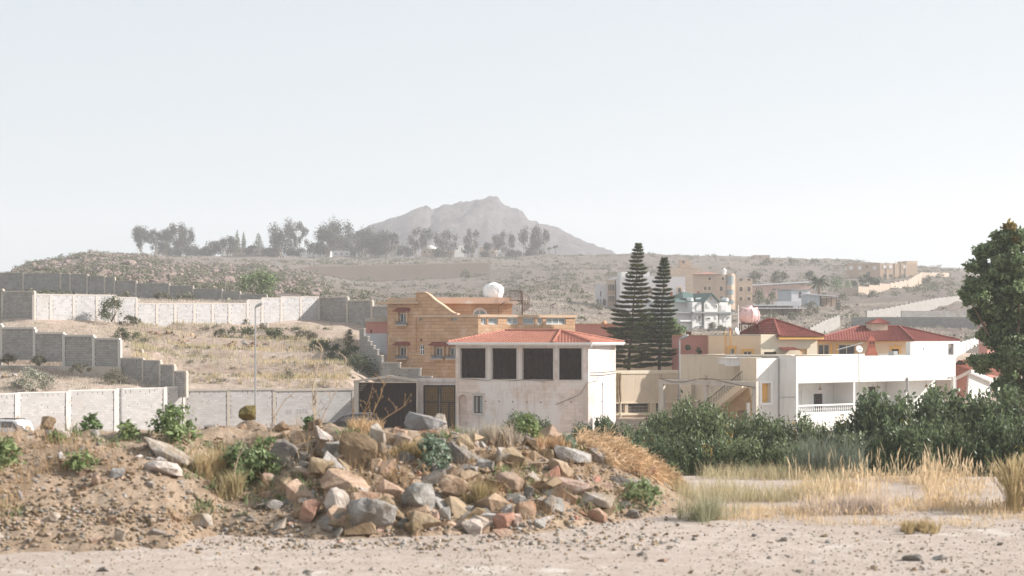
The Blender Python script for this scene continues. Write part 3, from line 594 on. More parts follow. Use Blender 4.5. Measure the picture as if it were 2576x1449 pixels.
    for a, b in ((E[1], r1), (E[2], r1), (r0, r1), (E[0], r0), (E[3], r1)):
        n = max(3, int((b - a).length / .33))
        for k in range(n):
            p, q = a.lerp(b, k / n), a.lerp(b, (k + 1.12) / n); mb.pipe([p + Vector((0, 0, .07)), q + Vector((0, 0, .06))], [.13, .1], 7)
    mb.build('ridge_tile', M_tile, ro)
    mb = MB(); mb.pipe([B.pp(1487, 869, .5), B.pp(1487, 872, .4), B.pp(1484, 875, .1)], .045, 6); mb.pipe([A.pp(1385, 866, .6), A.pp(1386, 871, .55)], .05, 6); mb.build('gutter_spout', M_whitepaint, rt)
    # cables slung across the front
    mb = MB()
    for pts in ([(1165, 952), (1232, 958), (1238, 953), (1300, 957), (1318, 955), (1365, 958), (1395, 956)], ):
        mb.pipe([A.pp(x, y, .09) for x, y in pts], .018, 5)
    mb.pipe([C.pp(x, y, .05) for x, y in [(1482, 945), (1515, 944), (1547, 939)]], .02, 5); mb.pipe([C.pp(x, y, .05) for x, y in [(1482, 938), (1520, 936), (1548, 933)]], .015, 5)
    mb.pipe([B.pp(1398, 1018, .03), B.pp(1460, 992, .03), B.pp(1478, 962, .03)], .015, 5); mb.pipe([C.pp(1480, 962, .04), C.pp(1500, 958, .04), C.pp(1504, 945, .04)], .015, 5)
    mb.build('cable', M_iron, rt)
    # outdoor air conditioner peeping over the roof's left slope belongs to the neighbour
    return rt
pale_house()

# ------------------------------------------------------------------ orange stone house behind it
def orange_house():
    A = Face(1203, 150, -28); B = Face(1203, 150, 28); zb = -5
    rt = thing('stone_house', 'orange stone house with curved parapet, red awning windows and spiral stair on its roof', 'house', (A.o.x, 152, -4.8))
    zB = zz(792, 150)
    W = [(1005, 788, 1022, 811), (1005, 873, 1022, 896), (1095, 874, 1114, 896), (1131, 874, 1150, 896)]
    sm = [(1054, 799, 1062.5, 807), (1134, 799, 1151, 807)]; ar = (1056, 866, 1067, 893); vt = (1057, 852, 1062, 859)
    hA = [A.conv(*w) for w in W] + [A.conv(*w) for w in sm] + [A.conv(*ar, True), A.conv(*vt)]
    wB = [(1210, 1224.5), (1229, 1253), (1276, 1304), (1316, 1344.5), (1352, 1365), (1374, 1423.5)]
    hB = [B.conv(a, 799.5, b, 816) for a, b in wB]
    lower = [h for h in hA if h[3] < zB]
    # main storey block up to the band, plus the tower on the left
    uL, uR = A.u(975), B.u(1447); uT = A.u(1049)
    mb = MB(); A.wall(mb, uT, 0, zb, zB, [h for h in hA if h[0] > uT], .3); B.wall(mb, 0, uR, zb, zB, hB, .3)
    zT = A.z(1010, 764); A.wall(mb, uL, uT, zb, zT, [h for h in hA if h[1] < uT], .3)
    L, K, Q = A.pt(uL, 0, 0), A.pt(uL, -9, 0), B.pt(uR, 0, 0); Q2 = B.pt(uR, -8, 0)
    for a, b, z in ((K, L, zT), (Q, Q2, zB), (Q2, K, zB)): mb.poly([Vector((p.x, p.y, q)) for p, q in ((a, zb), (b, zb), (b, z), (a, z))])
    T1, T2 = A.pt(uT, 0, 0), A.pt(uT, -9, 0); mb.poly([Vector((p.x, p.y, q)) for p, q in ((T1, zB - .5), (T2, zB - .5), (T2, zT), (T1, zT))])
    mb.poly([Vector((p.x, p.y, zB - .1)) for p in (T1, A.pt(0, 0, 0), Q, Q2, T2)]); mb.poly([Vector((p.x, p.y, zT)) for p in (L, T1, T2, K)])
    A.ubox(mb, hA[7][0] - .05, hA[7][1] + .05, hA[7][2] - .05, hA[7][3] + .05, -.4, -.31)
    mb.build('wall', M_orange, rt)
    # band / parapet coping
    mb = MB(); zb0, zb1 = zz(798, 150), zz(791, 150)
    A.ubox(mb, uT, .1, zb0, zb1, -.25, .12); B.ubox(mb, .1, uR + .15, zb0, zb1, -.25, .12)
    mb.build('parapet', M_orangetrim, rt)
    # tower cornice and curved gable
    mb = MB(); A.box(mb, 955, 759, 1056, 764.5, -2.2, .45); A.box(mb, 975, 749, 1046, 759, -.3, .06); mb.build('cornice', M_orangetrim, rt)
    cur = [(1046, 792), (1046, 737.5), (1069, 737.5), (1078, 742), (1086, 748.5), (1095, 757), (1105, 764), (1116, 771), (1126, 779), (1135, 786), (1143, 790.5), (1152, 792)]
    mb = MB(); mb.prism([A.pp(x, y, .03) for x, y in cur][::-1], -A.n * .35); pg = mb.build('gable_wall', M_orange, rt)
    mb = MB(); up = [A.pp(x, y, .1) for x, y in cur[1:]]
    for p, q in zip(up, up[1:]): d = q - p; mb.prism([p, q, q + Vector((0, 0, .13)), p + Vector((0, 0, .13))], -A.n * .5)
    mb.build('gable_coping', M_orangetrim, pg)
    # set-back upper storey with its slab
    U = Face(1111, 157, 8); za = zB - .15; hU = [U.conv(1193, 779.5, 1221, 793, True)]
    mb = MB(); u0, u1 = U.u(1100), U.u(1288.5); z1 = U.z(1200, 764); U.wall(mb, u0, u1, za - .4, z1, hU, .25)
    a, b = U.pt(u0, -5, 0), U.pt(u1, -5, 0); c, d = U.pt(u0, 0, 0), U.pt(u1, 0, 0)
    for p, q in ((d, b), (b, a), (a, c)): mb.poly([Vector((w.x, w.y, z)) for w, z in ((p, za - .4), (q, za - .4), (q, z1), (p, z1))])
    mb.build('upper_wall', M_orange, rt)
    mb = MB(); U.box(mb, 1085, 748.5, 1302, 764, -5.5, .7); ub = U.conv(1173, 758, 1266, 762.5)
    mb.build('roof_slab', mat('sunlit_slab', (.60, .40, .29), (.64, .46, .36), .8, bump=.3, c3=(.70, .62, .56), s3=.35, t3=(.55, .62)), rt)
    U.window(rt, hU[0], M_whitepaint, M_paleglass, dep=.06, mull=1)
    mb = MB(); h = hU[0]; r = (h[1] - h[0]) / 2 + .12
    mb.pipe([U.pt((h[0] + h[1]) / 2 - r * math.cos(math.pi * k / 12), .05, h[3] - r + .13 + r * math.sin(math.pi * k / 12)) for k in range(13)], .09, 5); mb.build('arch_moulding', M_whitepaint, rt)
    for h in hA[:4]:
        wo = A.window(rt, h, M_whitepaint, M_glass, dep=.16, mull=1, fw=.08); a, b, c, e = h[:4]
        mb = MB(); zc = e + .32
        for k in range(2): pass
        w0, w1 = a - .42, b + .42; zt0, zt1 = e + .22, e + .52
        tile_face(mb, A.pt(w0 - .05, .55, zt0), A.pt(w1 + .05, .55, zt0), A.pt(w0 + .12, .02, zt1), A.pt(w1 - .12, .02, zt1), row=.2, col=.2, h=.03, amp=.02)
        mb.prism([A.pt(w0, .02, zt0 - .05), A.pt(w0, .5, zt0 - .05), A.pt(w0, .02, zt1 - .05)], A.d * (w1 - w0)); mb.build('awning', M_tiledark, rt)
        mb = MB()
        for u_ in (a - .22, b + .06): A.ubox(mb, u_, u_ + .16, c - .1, e + .2, .004, .2)
        A.ubox(mb, a - .25, b + .25, c - .36, c - .26, .004, .42); mb.build('window_surround', M_orangetrim, rt)
        mb = MB(); A.ubox(mb, a - .18, b + .18, c - .26, c + .02, .22, .42); nb = MB()
        for k in range(14): u_ = a - .18 + (b - a + .36) * k / 13; nb.tube(A.pt(u_, .40, c - .2), A.pt(u_, .5, c + .16), .012, n=4)
        bx = mb.build('flower_box', mat('faded_flower_box', (.20, .22, .25), (.30, .30, .32), 9, bump=.6), rt); nb.build('box_rail', M_iron, bx)
    for h in hA[4:6]: A.window(rt, h, M_orangetrim, M_paleglass, dep=.1, mull=1, fw=.05)
    A.window(rt, hA[6], M_whitepaint, M_glass, dep=.08, mull=1, rail=1, fw=.06)
    for i, h in enumerate(hB): B.window(rt, h, M_whitepaint, M_paleglass, dep=.14, mull=(1, 0, 1, 0, 0, 2)[i], fw=.07)
    mb = MB(); mb.pipe([A.pp(1047.5, 799, .06), A.pp(1047.5, 884, .06), A.pp(1052, 884.5, .06)], .06, 6); mb.build('drainpipe', M_copper, rt)
    # spiral stair on the roof
    st = MB(); Y = 156.5; m1 = mppx(Y); c0 = P(1314, 789, Y); c0.z = zB - .1; top = zz(741, Y); pole = MB(); pole.tube(c0, (c0.x, c0.y, top + .1), .07)
    po = pole.build('stair_pole', M_rust, rt); rail = []; n = 15; zs = zz(756, Y)
    for k in range(n):
        a0 = -2.6 + k * .34; z = lerp(c0.z + .2, zs, k / (n - 1)); a1 = a0 + .36; r = .72
        st.prism([(c0.x, c0.y, z), (c0.x + r * math.cos(a0), c0.y + r * math.sin(a0), z), (c0.x + r * math.cos(a1), c0.y + r * math.sin(a1), z)], (0, 0, .04))
        p = Vector((c0.x + r * math.cos(a0), c0.y + r * math.sin(a0), z)); st.tube(p, p + Vector((0, 0, .9)), .014, n=4); rail.append(p + Vector((0, 0, .9)))
    st.pipe(rail, .022, 5); st.build('stair_flight', M_rust, po)
    pl = MB(); x0 = P(1282, 756, Y).x; pl.abox(x0, c0.x, Y - .5, Y + .6, zs - .04, zs)
    for yy in (Y - .48, Y + .58):
        pl.tube((x0, yy, zs + .95), (c0.x, yy, zs + .95), .025, n=5)
        for k in range(13): x = lerp(x0, c0.x, k / 12); pl.tube((x, yy, zs), (x, yy, zs + .95), .013, n=4)
    pl.build('stair_platform', M_rust, rt)
    # lamps on the roof edge
    for px in (1255, 1385):
        mb = MB(); p = B.pp(px, 791, -.1) if px > 1203 else None
        mb.pipe([p, p + Vector((0, 0, .75)), p + Vector((.05, 0, .85))], .02, 5); mb.obox(p + Vector((.05, -.1, .80)), (.55, 0, .3), (0, .16, 0), (-.02, 0, .06)); mb.build('roof_lamp', M_iron, rt)
def mppx(Y): return Y / F
orange_house()

def tank_white():
    Y = 160; c = P(1241, 749, Y); rt = thing('water_tank', 'round white water tank with leaning ladder on the orange house roof', 'water tank', tuple(c))
    mb = MB(); r = 1.02; mb.lathe(c, [(.5, -.15), (.85, 0), (r - .02, .35), (r, .7), (r, .75), (r - .04, 1.05), (.75, 1.3), (.35, 1.42), (.3, 1.5), (.26, 1.55)], 22)
    mb.build('tank_body', M_whitetank, rt, smooth=True)
    mb = MB()
    for k in range(6):
        a = k * 1.05; mb.pipe([c + Vector((math.cos(a) * q, math.sin(a) * q, h)) for q, h in ((.88, 0), (r + .01, .36), (r + .03, .72), (r - .02, 1.05), (.77, 1.3), (.4, 1.43))], .025, 5)
    mb.build('tank_rib', M_whitetank, rt)
    mb = MB(); a, b = P(1234, 716, Y - 1.2), P(1272, 750, Y - 1.2)
    for s in (0, .28): mb.tube(a + Vector((s, 0, 0)), b + Vector((s, 0, 0)), .02, n=5)
    for k in range(9): p = a.lerp(b, (k + .5) / 9); mb.tube(p, p + Vector((.28, 0, 0)), .015, n=4)
    mb.build('ladder', M_rust, rt)
    mb = MB(); mb.pipe([P(1210, 748, Y), P(1210, 715, Y), P(1234, 715, Y)], .022, 5); mb.tube(P(1222, 715, Y), P(1222, 726, Y), .018, n=5); mb.build('pipe_frame', M_galv, rt)
tank_white()
def tank_pink():
    Y = 150; c = P(1885, 815, Y); rt = thing('water_tank', 'large pink plastic water tank on an iron stand beside the red hip roof', 'water tank', (c.x, c.y, zz(841, Y)))
    mb = MB(); s = Y / F; mb.lathe(c, [(11 * s, 0), (19 * s, 3 * s), (25 * s, 11 * s), (26.5 * s, 20 * s), (26.8 * s, 21 * s), (26.5 * s, 22 * s), (25 * s, 30 * s), (20 * s, 38 * s), (14 * s, 41 * s), (8 * s, 41.5 * s), (7.6 * s, 45 * s), (7 * s, 46 * s)], 26)
    mb.build('tank_body', M_pinktank, rt, smooth=True); mb = MB()
    for k in range(8):
        a = k * .785 + .2; mb.pipe([c + Vector((math.cos(a) * q * s, math.sin(a) * q * s, h * s)) for q, h in ((18, 0), (24.5, 9), (27, 20), (25.5, 29.5), (20.5, 38))], .07, 5)
    for x in (-16, 17): mb.lathe(c + Vector((x * s, 0, 37 * s)), [(.16, 0), (.14, .2), (.02, .22)], 8)
    mb.build('tank_rib', M_pinktank, rt, smooth=True)
    mb = MB()
    for x in (1863, 1886, 1891, 1908):
        for dy in (-.7, .7): mb.tube(P(x, 844, Y) + Vector((0, dy, 0)), P(x, 815.5, Y) + Vector((0, dy, 0)), .045, n=4)
    for dy in (-.7, .7): mb.obox(P(1861, 816.5, Y) + Vector((0, dy - .04, 0)), (49 * s, 0, 0), (0, .08, 0), (0, 0, .08))
    mb.abox(P(1861, 0, Y).x, P(1910, 0, Y).x, Y - .7, Y + .7, zz(815.3, Y), zz(815.3, Y) + .02); mb.build('tank_stand', M_rust, rt)
tank_pink()

# ------------------------------------------------------------------ left of the houses: annex, gate, carport
def annex():
    A = Face(975, 158, -8)
    rt = thing('annex', 'small pink annex with grey roof band above a white corrugated metal wall', 'annex', (A.o.x - 1, 158, 2))
    volume(rt, A, 920, 976, 800, -2, 5, M_salmon, [A.conv(932, 829, 935.5, 838)], 0)
    mb = MB(); A.box(mb, 918.5, 799.5, 977, 809.5, -.2, .08); mb.build('roof_band', M_conc, rt)
    mb = MB(); u0, u1 = A.u(921), A.u(976); z0, z1 = A.z(950, 912), A.z(950, 839); n = 60
    for k in range(n): a, b = lerp(u0, u1, k / n), lerp(u0, u1, (k + 1) / n); wa, wb = (.25 + .05 * (k % 2), .25 + .05 * ((k + 1) % 2)); mb.poly([A.pt(a, wa, z0), A.pt(b, wb, z0), A.pt(b, wb, z1), A.pt(a, wa, z1)])
    A.ubox(mb, u0, u1, z0, z1 - .01, .1, .19); mb.build('corrugated_wall', M_corr, rt)
    mb = MB(); mb.pipe([A.pp(912, 826, .3), A.pp(912, 806, .3), A.pp(919, 806, .3)], .03, 5); mb.build('pipe', M_galv, rt)
annex()
def gate():
    A = Face(1146, 136.9, -12)
    rt = thing('gate', 'tall brown double gate with gilded lattice panels in a pale concrete portal', 'gate', tuple(A.pt(-1.5, 0, -4.8)))
    mb = MB(); A.box(mb, 1050.5, 951.5, 1146.5, 960.5, -.5, .16); A.box(mb, 1052, 960.6, 1146.5, 968.5, -.45, .02)
    u0, u1, z0, z1 = A.conv(1052.5, 968.5, 1064.3, 1090); A.ubox(mb, u0, u1, -5.2, z1 - .002, -.4, .1); mb.build('portal', M_pinkst, rt)
    for a, b in ((1065, 1104.6), (1105.4, 1146)):
        mb = MB(); u0, u1, z0, z1 = A.conv(a, 969, b, 1088); t = .1; z0 = -5.0; zm = A.z(1100, 1012)
        A.ubox(mb, u0, u0 + t, z0, z1, -.2, -.12); A.ubox(mb, u1 - t * 1.6, u1, z0, z1, -.2, -.12); A.ubox(mb, u0 + t, u1 - t * 1.6, z1 - t, z1, -.2, -.12); A.ubox(mb, u0 + t, u1 - t * 1.6, zm - .05, zm + .05, -.2, -.12)
        if a > 1100: um = A.u(1128); A.ubox(mb, um - .05, um + .05, z0, zm - .05, -.2, -.12)
        lf = mb.build('gate_leaf', M_iron, rt); mb = MB(); A.ubox(mb, u0 + .02, u1 - .02, z0, z1 - .02, -.26, -.215); mb.build('gilded_panel', M_gold, lf)
        mb = MB(); nx = 9
        for k in range(1, nx): u = lerp(u0, u1, k / nx); A.ubox(mb, u - .012, u + .012, z0, z1 - t, -.21, -.185)
        z = z0 + .1
        while z < z1 - t: A.ubox(mb, u0 + t, u1 - t, z - .012, z + .012, -.207, -.18); z += .17
        mb.build('lattice', M_iron, lf)
gate()
def carport():
    A = Face(1050, 135.5, -3)
    rt = thing('carport', 'dark brown sheeted carport with shallow concrete gable frame beside the brown gate', 'carport', tuple(A.pt(-2.5, 0, -4.8)))
    mb = MB()
    for a, b in ((890.5, 902), (1047.5, 1051)):
        u0, u1, *_ = A.conv(a, 957, b, 960); A.ubox(mb, u0, u1, -5.2, A.z((a + b) / 2, 957), -.4, .05)
    G = [(889.5, 957), (978, 943.8), (1051, 954.5)]
    for (xa, ya), (xb, yb) in zip(G, G[1:]): p, q = A.pp(xa, ya, .1), A.pp(xb, yb, .1); mb.prism([p, q, q - Vector((0, 0, .2)), p - Vector((0, 0, .2))], -A.n * .5)
    mb.build('gable_frame', M_conc, rt)
    mb = MB(); u0, u1 = A.u(902), A.u(1047.5); n = 90; zt = A.z(975, 962.5)
    for k in range(n): a, b = lerp(u0, u1, k / n), lerp(u0, u1, (k + 1) / n); wa, wb = -.3 - .03 * (k % 2), -.3 - .03 * ((k + 1) % 2); mb.poly([A.pt(a, wa, -5), A.pt(b, wb, -5), A.pt(b, wb, zt), A.pt(a, wa, zt)])
    A.ubox(mb, u0, u1, -5, zt - .005, -.42, -.36); mb.build('sheet_screen', M_sheet, rt)
    mb = MB(); A.box(mb, 902, 961.5, 1047.5, 963.2, -.34, -.12)
    for i in range(5): A.box(mb, 903, 966 + i * 4, 922 - i * 3, 966.6 + i * 4, -.28, -.22)
    mb.build('top_rail', M_tan, rt)
carport()

# ------------------------------------------------------------------ block walls
def block_wall(label, fc, bays, group=None, posts=.2, coping=.1, m=M_block, gaps=True, plinth=0, cap=True, mp=None, name='block_wall', grng=None, pw=.03):
    """bays: (px0, px1, ytop, zbottom); a panel mesh per bay, a post at each bay's edges, a coping on it"""
    g = grng or random.Random(len(label)); mp = mp or M_conc
    c = fc.pp((bays[0][0] + bays[-1][1]) / 2, 800); rt = thing(name, label, 'wall', (c.x, c.y, min(b[3] for b in bays)), group)
    last = None
    for (a, b, yt, zb) in bays:
        u0, u1 = fc.u(a), fc.u(b); zt = fc.z((a + b) / 2, yt); hc = coping; mb = MB()
        fc.ubox(mb, u0, u1, zb, zt - hc - .001, -.2, 0)
        if gaps:
            for side in (u0 + posts * .5 + .07, u1 - posts * .5 - .07):
                z = zt - hc - .35 - g.random() * .2
                while z > zt - 2.7 and z > zb + .3:
                    if g.random() < .75: fc.ubox(mb, side - .025 + g.uniform(-.02, .02), side + .02, z - .14, z, -.01, .004, 1)
                    z -= .205 * g.choice((1, 2, 2, 1))
            for k in range(int((u1 - u0) / .42)):
                if g.random() < .55: u = u0 + .35 + k * .42; fc.ubox(mb, u, u + .04, zt - hc - .22 - .1 * (g.random() < .3), zt - hc - .08, -.01, .0035, 1)
            for k in range(4): u = g.uniform(u0 + .4, max(u0 + .5, u1 - .4)); z = g.uniform(max(zb, zt - 2.4), zt - .4); fc.ubox(mb, u, u + .025, z, z + .16, -.01, .003, 1)
        mb.build('block_panel', [m, M_gap], rt)
        if cap: mb = MB(); fc.ubox(mb, u0 - .03, u1 + .03, zt - hc, zt, -.22, .025 + (.05 if hc > .14 else 0)); mb.build('coping', mp, rt)
        if posts:
            ps = [(u0, zt)] + ([(u1, zt)] if (a, b) == tuple(bays[-1][:2]) else [])
            for u, z in ps:
                if last and u is ps[0][0]: z = max(z, last)
                mb = MB(); fc.ubox(mb, u - posts / 2, u + posts / 2, zb, z - hc + .0 - .003, -.23, pw); mb.build('post', mp, rt)
        last = zt
    return rt
def evenly(x0, x1, n, ytops, zb): 
    xs = np.linspace(x0, x1, n + 1); return [(xs[i], xs[i + 1], float(np.interp((xs[i] + xs[i + 1]) / 2, *zip(*ytops))), zb) for i in range(n)]
# lower street wall: left part turns to the sun, right part nearly faces the camera
W1 = Face(465, 136, 34)
rt = block_wall('long pale block street wall with wide concrete posts, rising behind the white car', W1,
    [(-420, -300, 1003, -5.2), (-300, -190, 999, -5.2), (-190, -75, 994, -5.2), (-75, 44, 989.5, -5.2), (44, 172, 985.5, -5.2), (172, 293, 980, -5.2), (293, 417, 975.5, -5.2), (417, 466, 972, -5.2)], posts=.42, coping=.12, m=M_blockpale, mp=mat('limewashed_concrete', (.62, .585, .55), (.67, .64, .61), 1.2, bump=.3, c3=(.50, .46, .42), s3=.7, ), pw=.05)
W2 = Face(466, 136, 18)
rt2 = block_wall('pale block wall with thick brown coping and faint painted digits beside the carport', W2,
    [(466, 575, 977, -5.2), (575, 690, 975.5, -5.2), (690, 797, 977.5, -5.2), (797, 889, 976.5, -5.2)], posts=.26, coping=.2, m=M_blockpale)
def graffiti(txt, px, py, size, root):
    cu = bpy.data.curves.new('painted_digits', 'FONT'); cu.body = txt; cu.size = size; cu.extrude = .003
    o = bpy.data.objects.new('painted_digits', cu); COL.objects.link(o); dg = bpy.context.evaluated_depsgraph_get()
    me = bpy.data.meshes.new_from_object(o.evaluated_get(dg)); bpy.data.objects.remove(o)
    p = W2.pp(px, py, .006) - Vector(root.location); ax, az, an = W2.d, Vector((0, 0, 1)), W2.n
    me.transform(Matrix(((ax.x, az.x, an.x, p.x), (ax.y, az.y, an.y, p.y), (ax.z, az.z, an.z, p.z), (0, 0, 0, 1))))
    q = bpy.data.objects.new('painted_digits', me); COL.objects.link(q); me.materials.append(mat('faded_spray_paint', (.36, .35, .36))); q.parent = root
graffiti('65  2276', 719, 1041, .55, rt2)
# stepped wall on the left (shaded side), its plinth below
W3 = Face(297, 139.5, -24)
z3 = lambda px, y: W3.z(px, y)
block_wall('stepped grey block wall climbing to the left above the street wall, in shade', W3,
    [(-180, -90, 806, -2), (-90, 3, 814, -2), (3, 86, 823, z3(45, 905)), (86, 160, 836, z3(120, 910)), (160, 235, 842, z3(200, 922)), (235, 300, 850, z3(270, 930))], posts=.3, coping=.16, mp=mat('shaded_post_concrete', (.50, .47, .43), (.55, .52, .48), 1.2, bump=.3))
W3p = Face(297, 139.3, -24)
mb = MB(); W3p.ubox(mb, W3p.u(-180), W3p.u(306), -2, z3(200, 921), -.1, .12); mb.build('plinth', M_conc, label='low concrete footing under the stepped grey block wall', cat='footing')
W4 = Face(466, 135.2, -33)
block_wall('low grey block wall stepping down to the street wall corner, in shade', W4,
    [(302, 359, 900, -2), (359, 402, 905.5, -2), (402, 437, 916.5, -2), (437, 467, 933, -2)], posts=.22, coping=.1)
W4b = Face(358, 145.5, -14)
block_wall('short grey block wall stub peeping over the stepped wall', W4b, [(306, 356, 878.5, -.5)], posts=.2, coping=.08)
# middle wall: shaded left end, sunlit run, shaded return
W5 = Face(85, 156, -28)
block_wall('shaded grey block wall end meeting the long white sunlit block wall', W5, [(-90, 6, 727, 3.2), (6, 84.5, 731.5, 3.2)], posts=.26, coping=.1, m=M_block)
W6 = Face(86, 156, 36.5)
b6 = [(86, 128, 739, 3), (128, 186, 740, 3), (186, 244, 740.5, 3), (244, 292, 741, 3), (292, 344, 747, 3)] + [(x, y, 762, 3) for x, y in zip((344, 395, 441, 489, 535, 577), (395, 441, 489, 535, 577, 623))] + [(623, 660, 753.5, 3), (660, 708, 748.5, 3), (708, 757, 745.8, 3), (757, 802, 745.5, 3)]
block_wall('long sunlit whitewashed block wall across the terraced slope', W6, b6, posts=.3, coping=.12, m=mat('sunlit_block', (.47, .455, .45), (.53, .515, .51), .8, bump=.5, brick=BLK, mortar=(.44, .43, .425), mfac=.45, c3=(.46, .43, .40), s3=.35), mp=mat('sunlit_post', (.52, .47, .43), (.57, .52, .48), 1.2, bump=.3))  # paler block than the wall's shaded ends: sunlight put into the colour
W7 = Face(803, W6.Y(802) + .1, -36)
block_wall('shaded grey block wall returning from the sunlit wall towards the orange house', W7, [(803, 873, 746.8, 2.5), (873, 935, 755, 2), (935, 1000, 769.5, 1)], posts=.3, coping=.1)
# upper wall
W8 = Face(700, 228, -11)
b8 = [(-320, -200, 671, 8), (-200, -90, 679, 8), (-90, 58, 686.5, 8), (58, 152, 687, 8), (152, 176, 688.3, 8), (176, 219, 689, 8), (219, 263, 694, 8), (263, 288, 697, 8), (288, 342, 705.5, 7), (342, 425, 712.5, 6), (425, 485, 718, 6), (485, 558, 726, 5), (558, 603, 732, 5), (603, 670, 740, 4)]
block_wall('long dark grey block wall running below the rocky ridge', W8, b8, posts=.25, coping=.06, gaps=True)
# stair-stepped wall beside the orange house
W9 = Face(958, 147, -66)
tops = [(904, 826), (915, 845), (925, 858), (932, 868), (940, 878), (949, 893), (960, 908)]
block_wall('grey block wall descending in many small steps beside the white corrugated wall', W9, [(a[0], b[0], a[1], -4.8) for a, b in zip(tops, tops[1:])], posts=0, coping=.1, gaps=False)
W10 = Face(960, 146, -14)
block_wall('grey block wall in three steps between the orange house and the carport', W10, [(960, 1007, 911, -4.8), (1007, 1058, 925, -4.8), (1058, 1086, 945.5, -4.8)], posts=0, coping=.1)
mb = MB()
for px, y0, y1 in ((1007, 911, 925), (1058, 925, 946)): W10.box(mb, px - 4.5, y0, px + 1, y1, .005, .06)
mb.build('step_pillar', M_blockpale, bpy.data.objects[[o.name for o in bpy.data.objects if o.get('label', '').startswith('grey block wall in three')][0]])

# ------------------------------------------------------------------ salmon boundary walls and the cream buildings behind the pines
def salmon_wall():
    A = Face(1447, 172, -6)
    rt = thing('boundary_wall', 'long salmon pink wall with rusty coping behind the two tall pines', 'wall', tuple(A.pt(3, 0, -3)))
    mb = MB(); A.ubox(mb, A.u(1430), A.u(1650), -4, A.z(1500, 817), -.3, 0); mb.build('wall', M_salmon, rt)
    mb = MB(); A.ubox(mb, A.u(1430), A.u(1650), A.z(1500, 817), A.z(1500, 814), -.4, .08); mb.build('coping', M_copper, rt)
    mb = MB(); p = A.pp(1520, 814, -.2); mb.lathe(p, [(.3, -.05), (.3, .1), (.34, .12), (.02, .34)], 4); mb.build('chimney_cap', M_copper, rt)
    B = Face(1782, 152, -10)
    rt = thing('boundary_wall', 'salmon pink wall between the dark round tree and the peach house', 'wall', tuple(B.pt(-1, 0, -3)))
    mb = MB(); B.ubox(mb, B.u(1690), B.u(1783.5), -4, B.z(1750, 845), -.3, 0); mb.build('wall', M_salmon, rt)
    mb = MB(); B.ubox(mb, B.u(1690), B.u(1783), B.z(1750, 845), B.z(1750, 842.5), -.4, .08); mb.build('coping', M_copper, rt)
    mb = MB(); B.box(mb, 1725.5, 834, 1739, 842.5, -.35, 0); mb.build('junction_box', M_rust, rt)
salmon_wall()
def cream_block():
    A = Face(1733, 158, -10)
    rt = thing('house', 'sunlit cream rendered house behind the pine trunks with sloping top edge', 'house', tuple(A.pt(-3, 0, -3)))
    mb = MB(); u0, u1 = A.u(1548), A.u(1733); pr = [(1548, 866), (1700, 862), (1716, 860), (1733, 870)]
    mb.prism([A.pt(u0, 0, -4)] + [A.pp(x, y) for x, y in pr] + [A.pt(u1, 0, -4)], -A.n * 6); mb.build('wall', M_cream, rt)
    B = Face(1706, 147.5, 22)
    rt = thing('house', 'low tan house with barred windows below the two tall pines', 'house', tuple(B.pt(-3, 0, -4.8)))
    wn = [(1550, 1013, 1559, 1038), (1563, 1013, 1572, 1038), (1580, 1013.5, 1634, 1039), (1650, 1013, 1660, 1036)]
    hs = [B.conv(*w) for w in wn]; z = volume(rt, B, 1549, 1706, 934, -5, 2.2, M_tan, hs, .5, th=.3)
    mb = MB(); B.box(mb, 1547, 931.5, 1706, 940, -.25, .06); mb.build('parapet', M_cream, rt)
    for h in hs:
        wo = B.window(rt, h, M_cream, M_glass, dep=.22, mull=0); mb = MB(); n = max(3, int((h[1] - h[0]) / .13))
        for k in range(1, n): u = lerp(h[0], h[1], k / n); mb.tube(B.pt(u, -.1, h[2]), B.pt(u, -.1, h[3] - (.25 if n > 6 else 0)), .012, n=4)
        for zf in (.05, .3, .62): zq = lerp(h[2], h[3], zf); mb.tube(B.pt(h[0], -.1, zq), B.pt(h[1], -.1, zq), .014, n=4)
        mb.build('window_bars', M_conc, wo)
    mb = MB(); B.box(mb, 1549, 1012, 1706, 1014, .002, .1); B.box(mb, 1549, 1039.5, 1650, 1044, .002, .12)
    for x in (1560, 1636): mb.tube(B.pp(x, 1012, .12), B.pp(x, 1085, .12), .06)
    mb.build('window_band', M_cream, rt)
    mb = MB(); ar = [(1558 + 21 - 21 * math.cos(math.pi * k / 10), 1067 - 15 * math.sin(math.pi * k / 10)) for k in range(11)]
    mb.prism([B.pp(x, y, .03) for x, y in ar], B.n * .08); mb.build('arch_panel', M_tarp, rt)
    mb = MB()
    for i, (x, w) in enumerate(((1546, 5), (1551, 4), (1556, 3.5))):
        pts = [B.pp(x + math.sin(j * .9 + i) * 1.0, 938 + j * 10.5, .25 + .05 * i) for j in range(8)]; mb.pipe(pts, [w * .035 * q for q in (.6, 1, .85, 1, .75, .9, .7, .5)], 7)
    mb.build('rolled_tarpaulin', M_tarp, label='brown rolled tarpaulin hanging down the corner of the tan house', cat='tarpaulin')
cream_block()

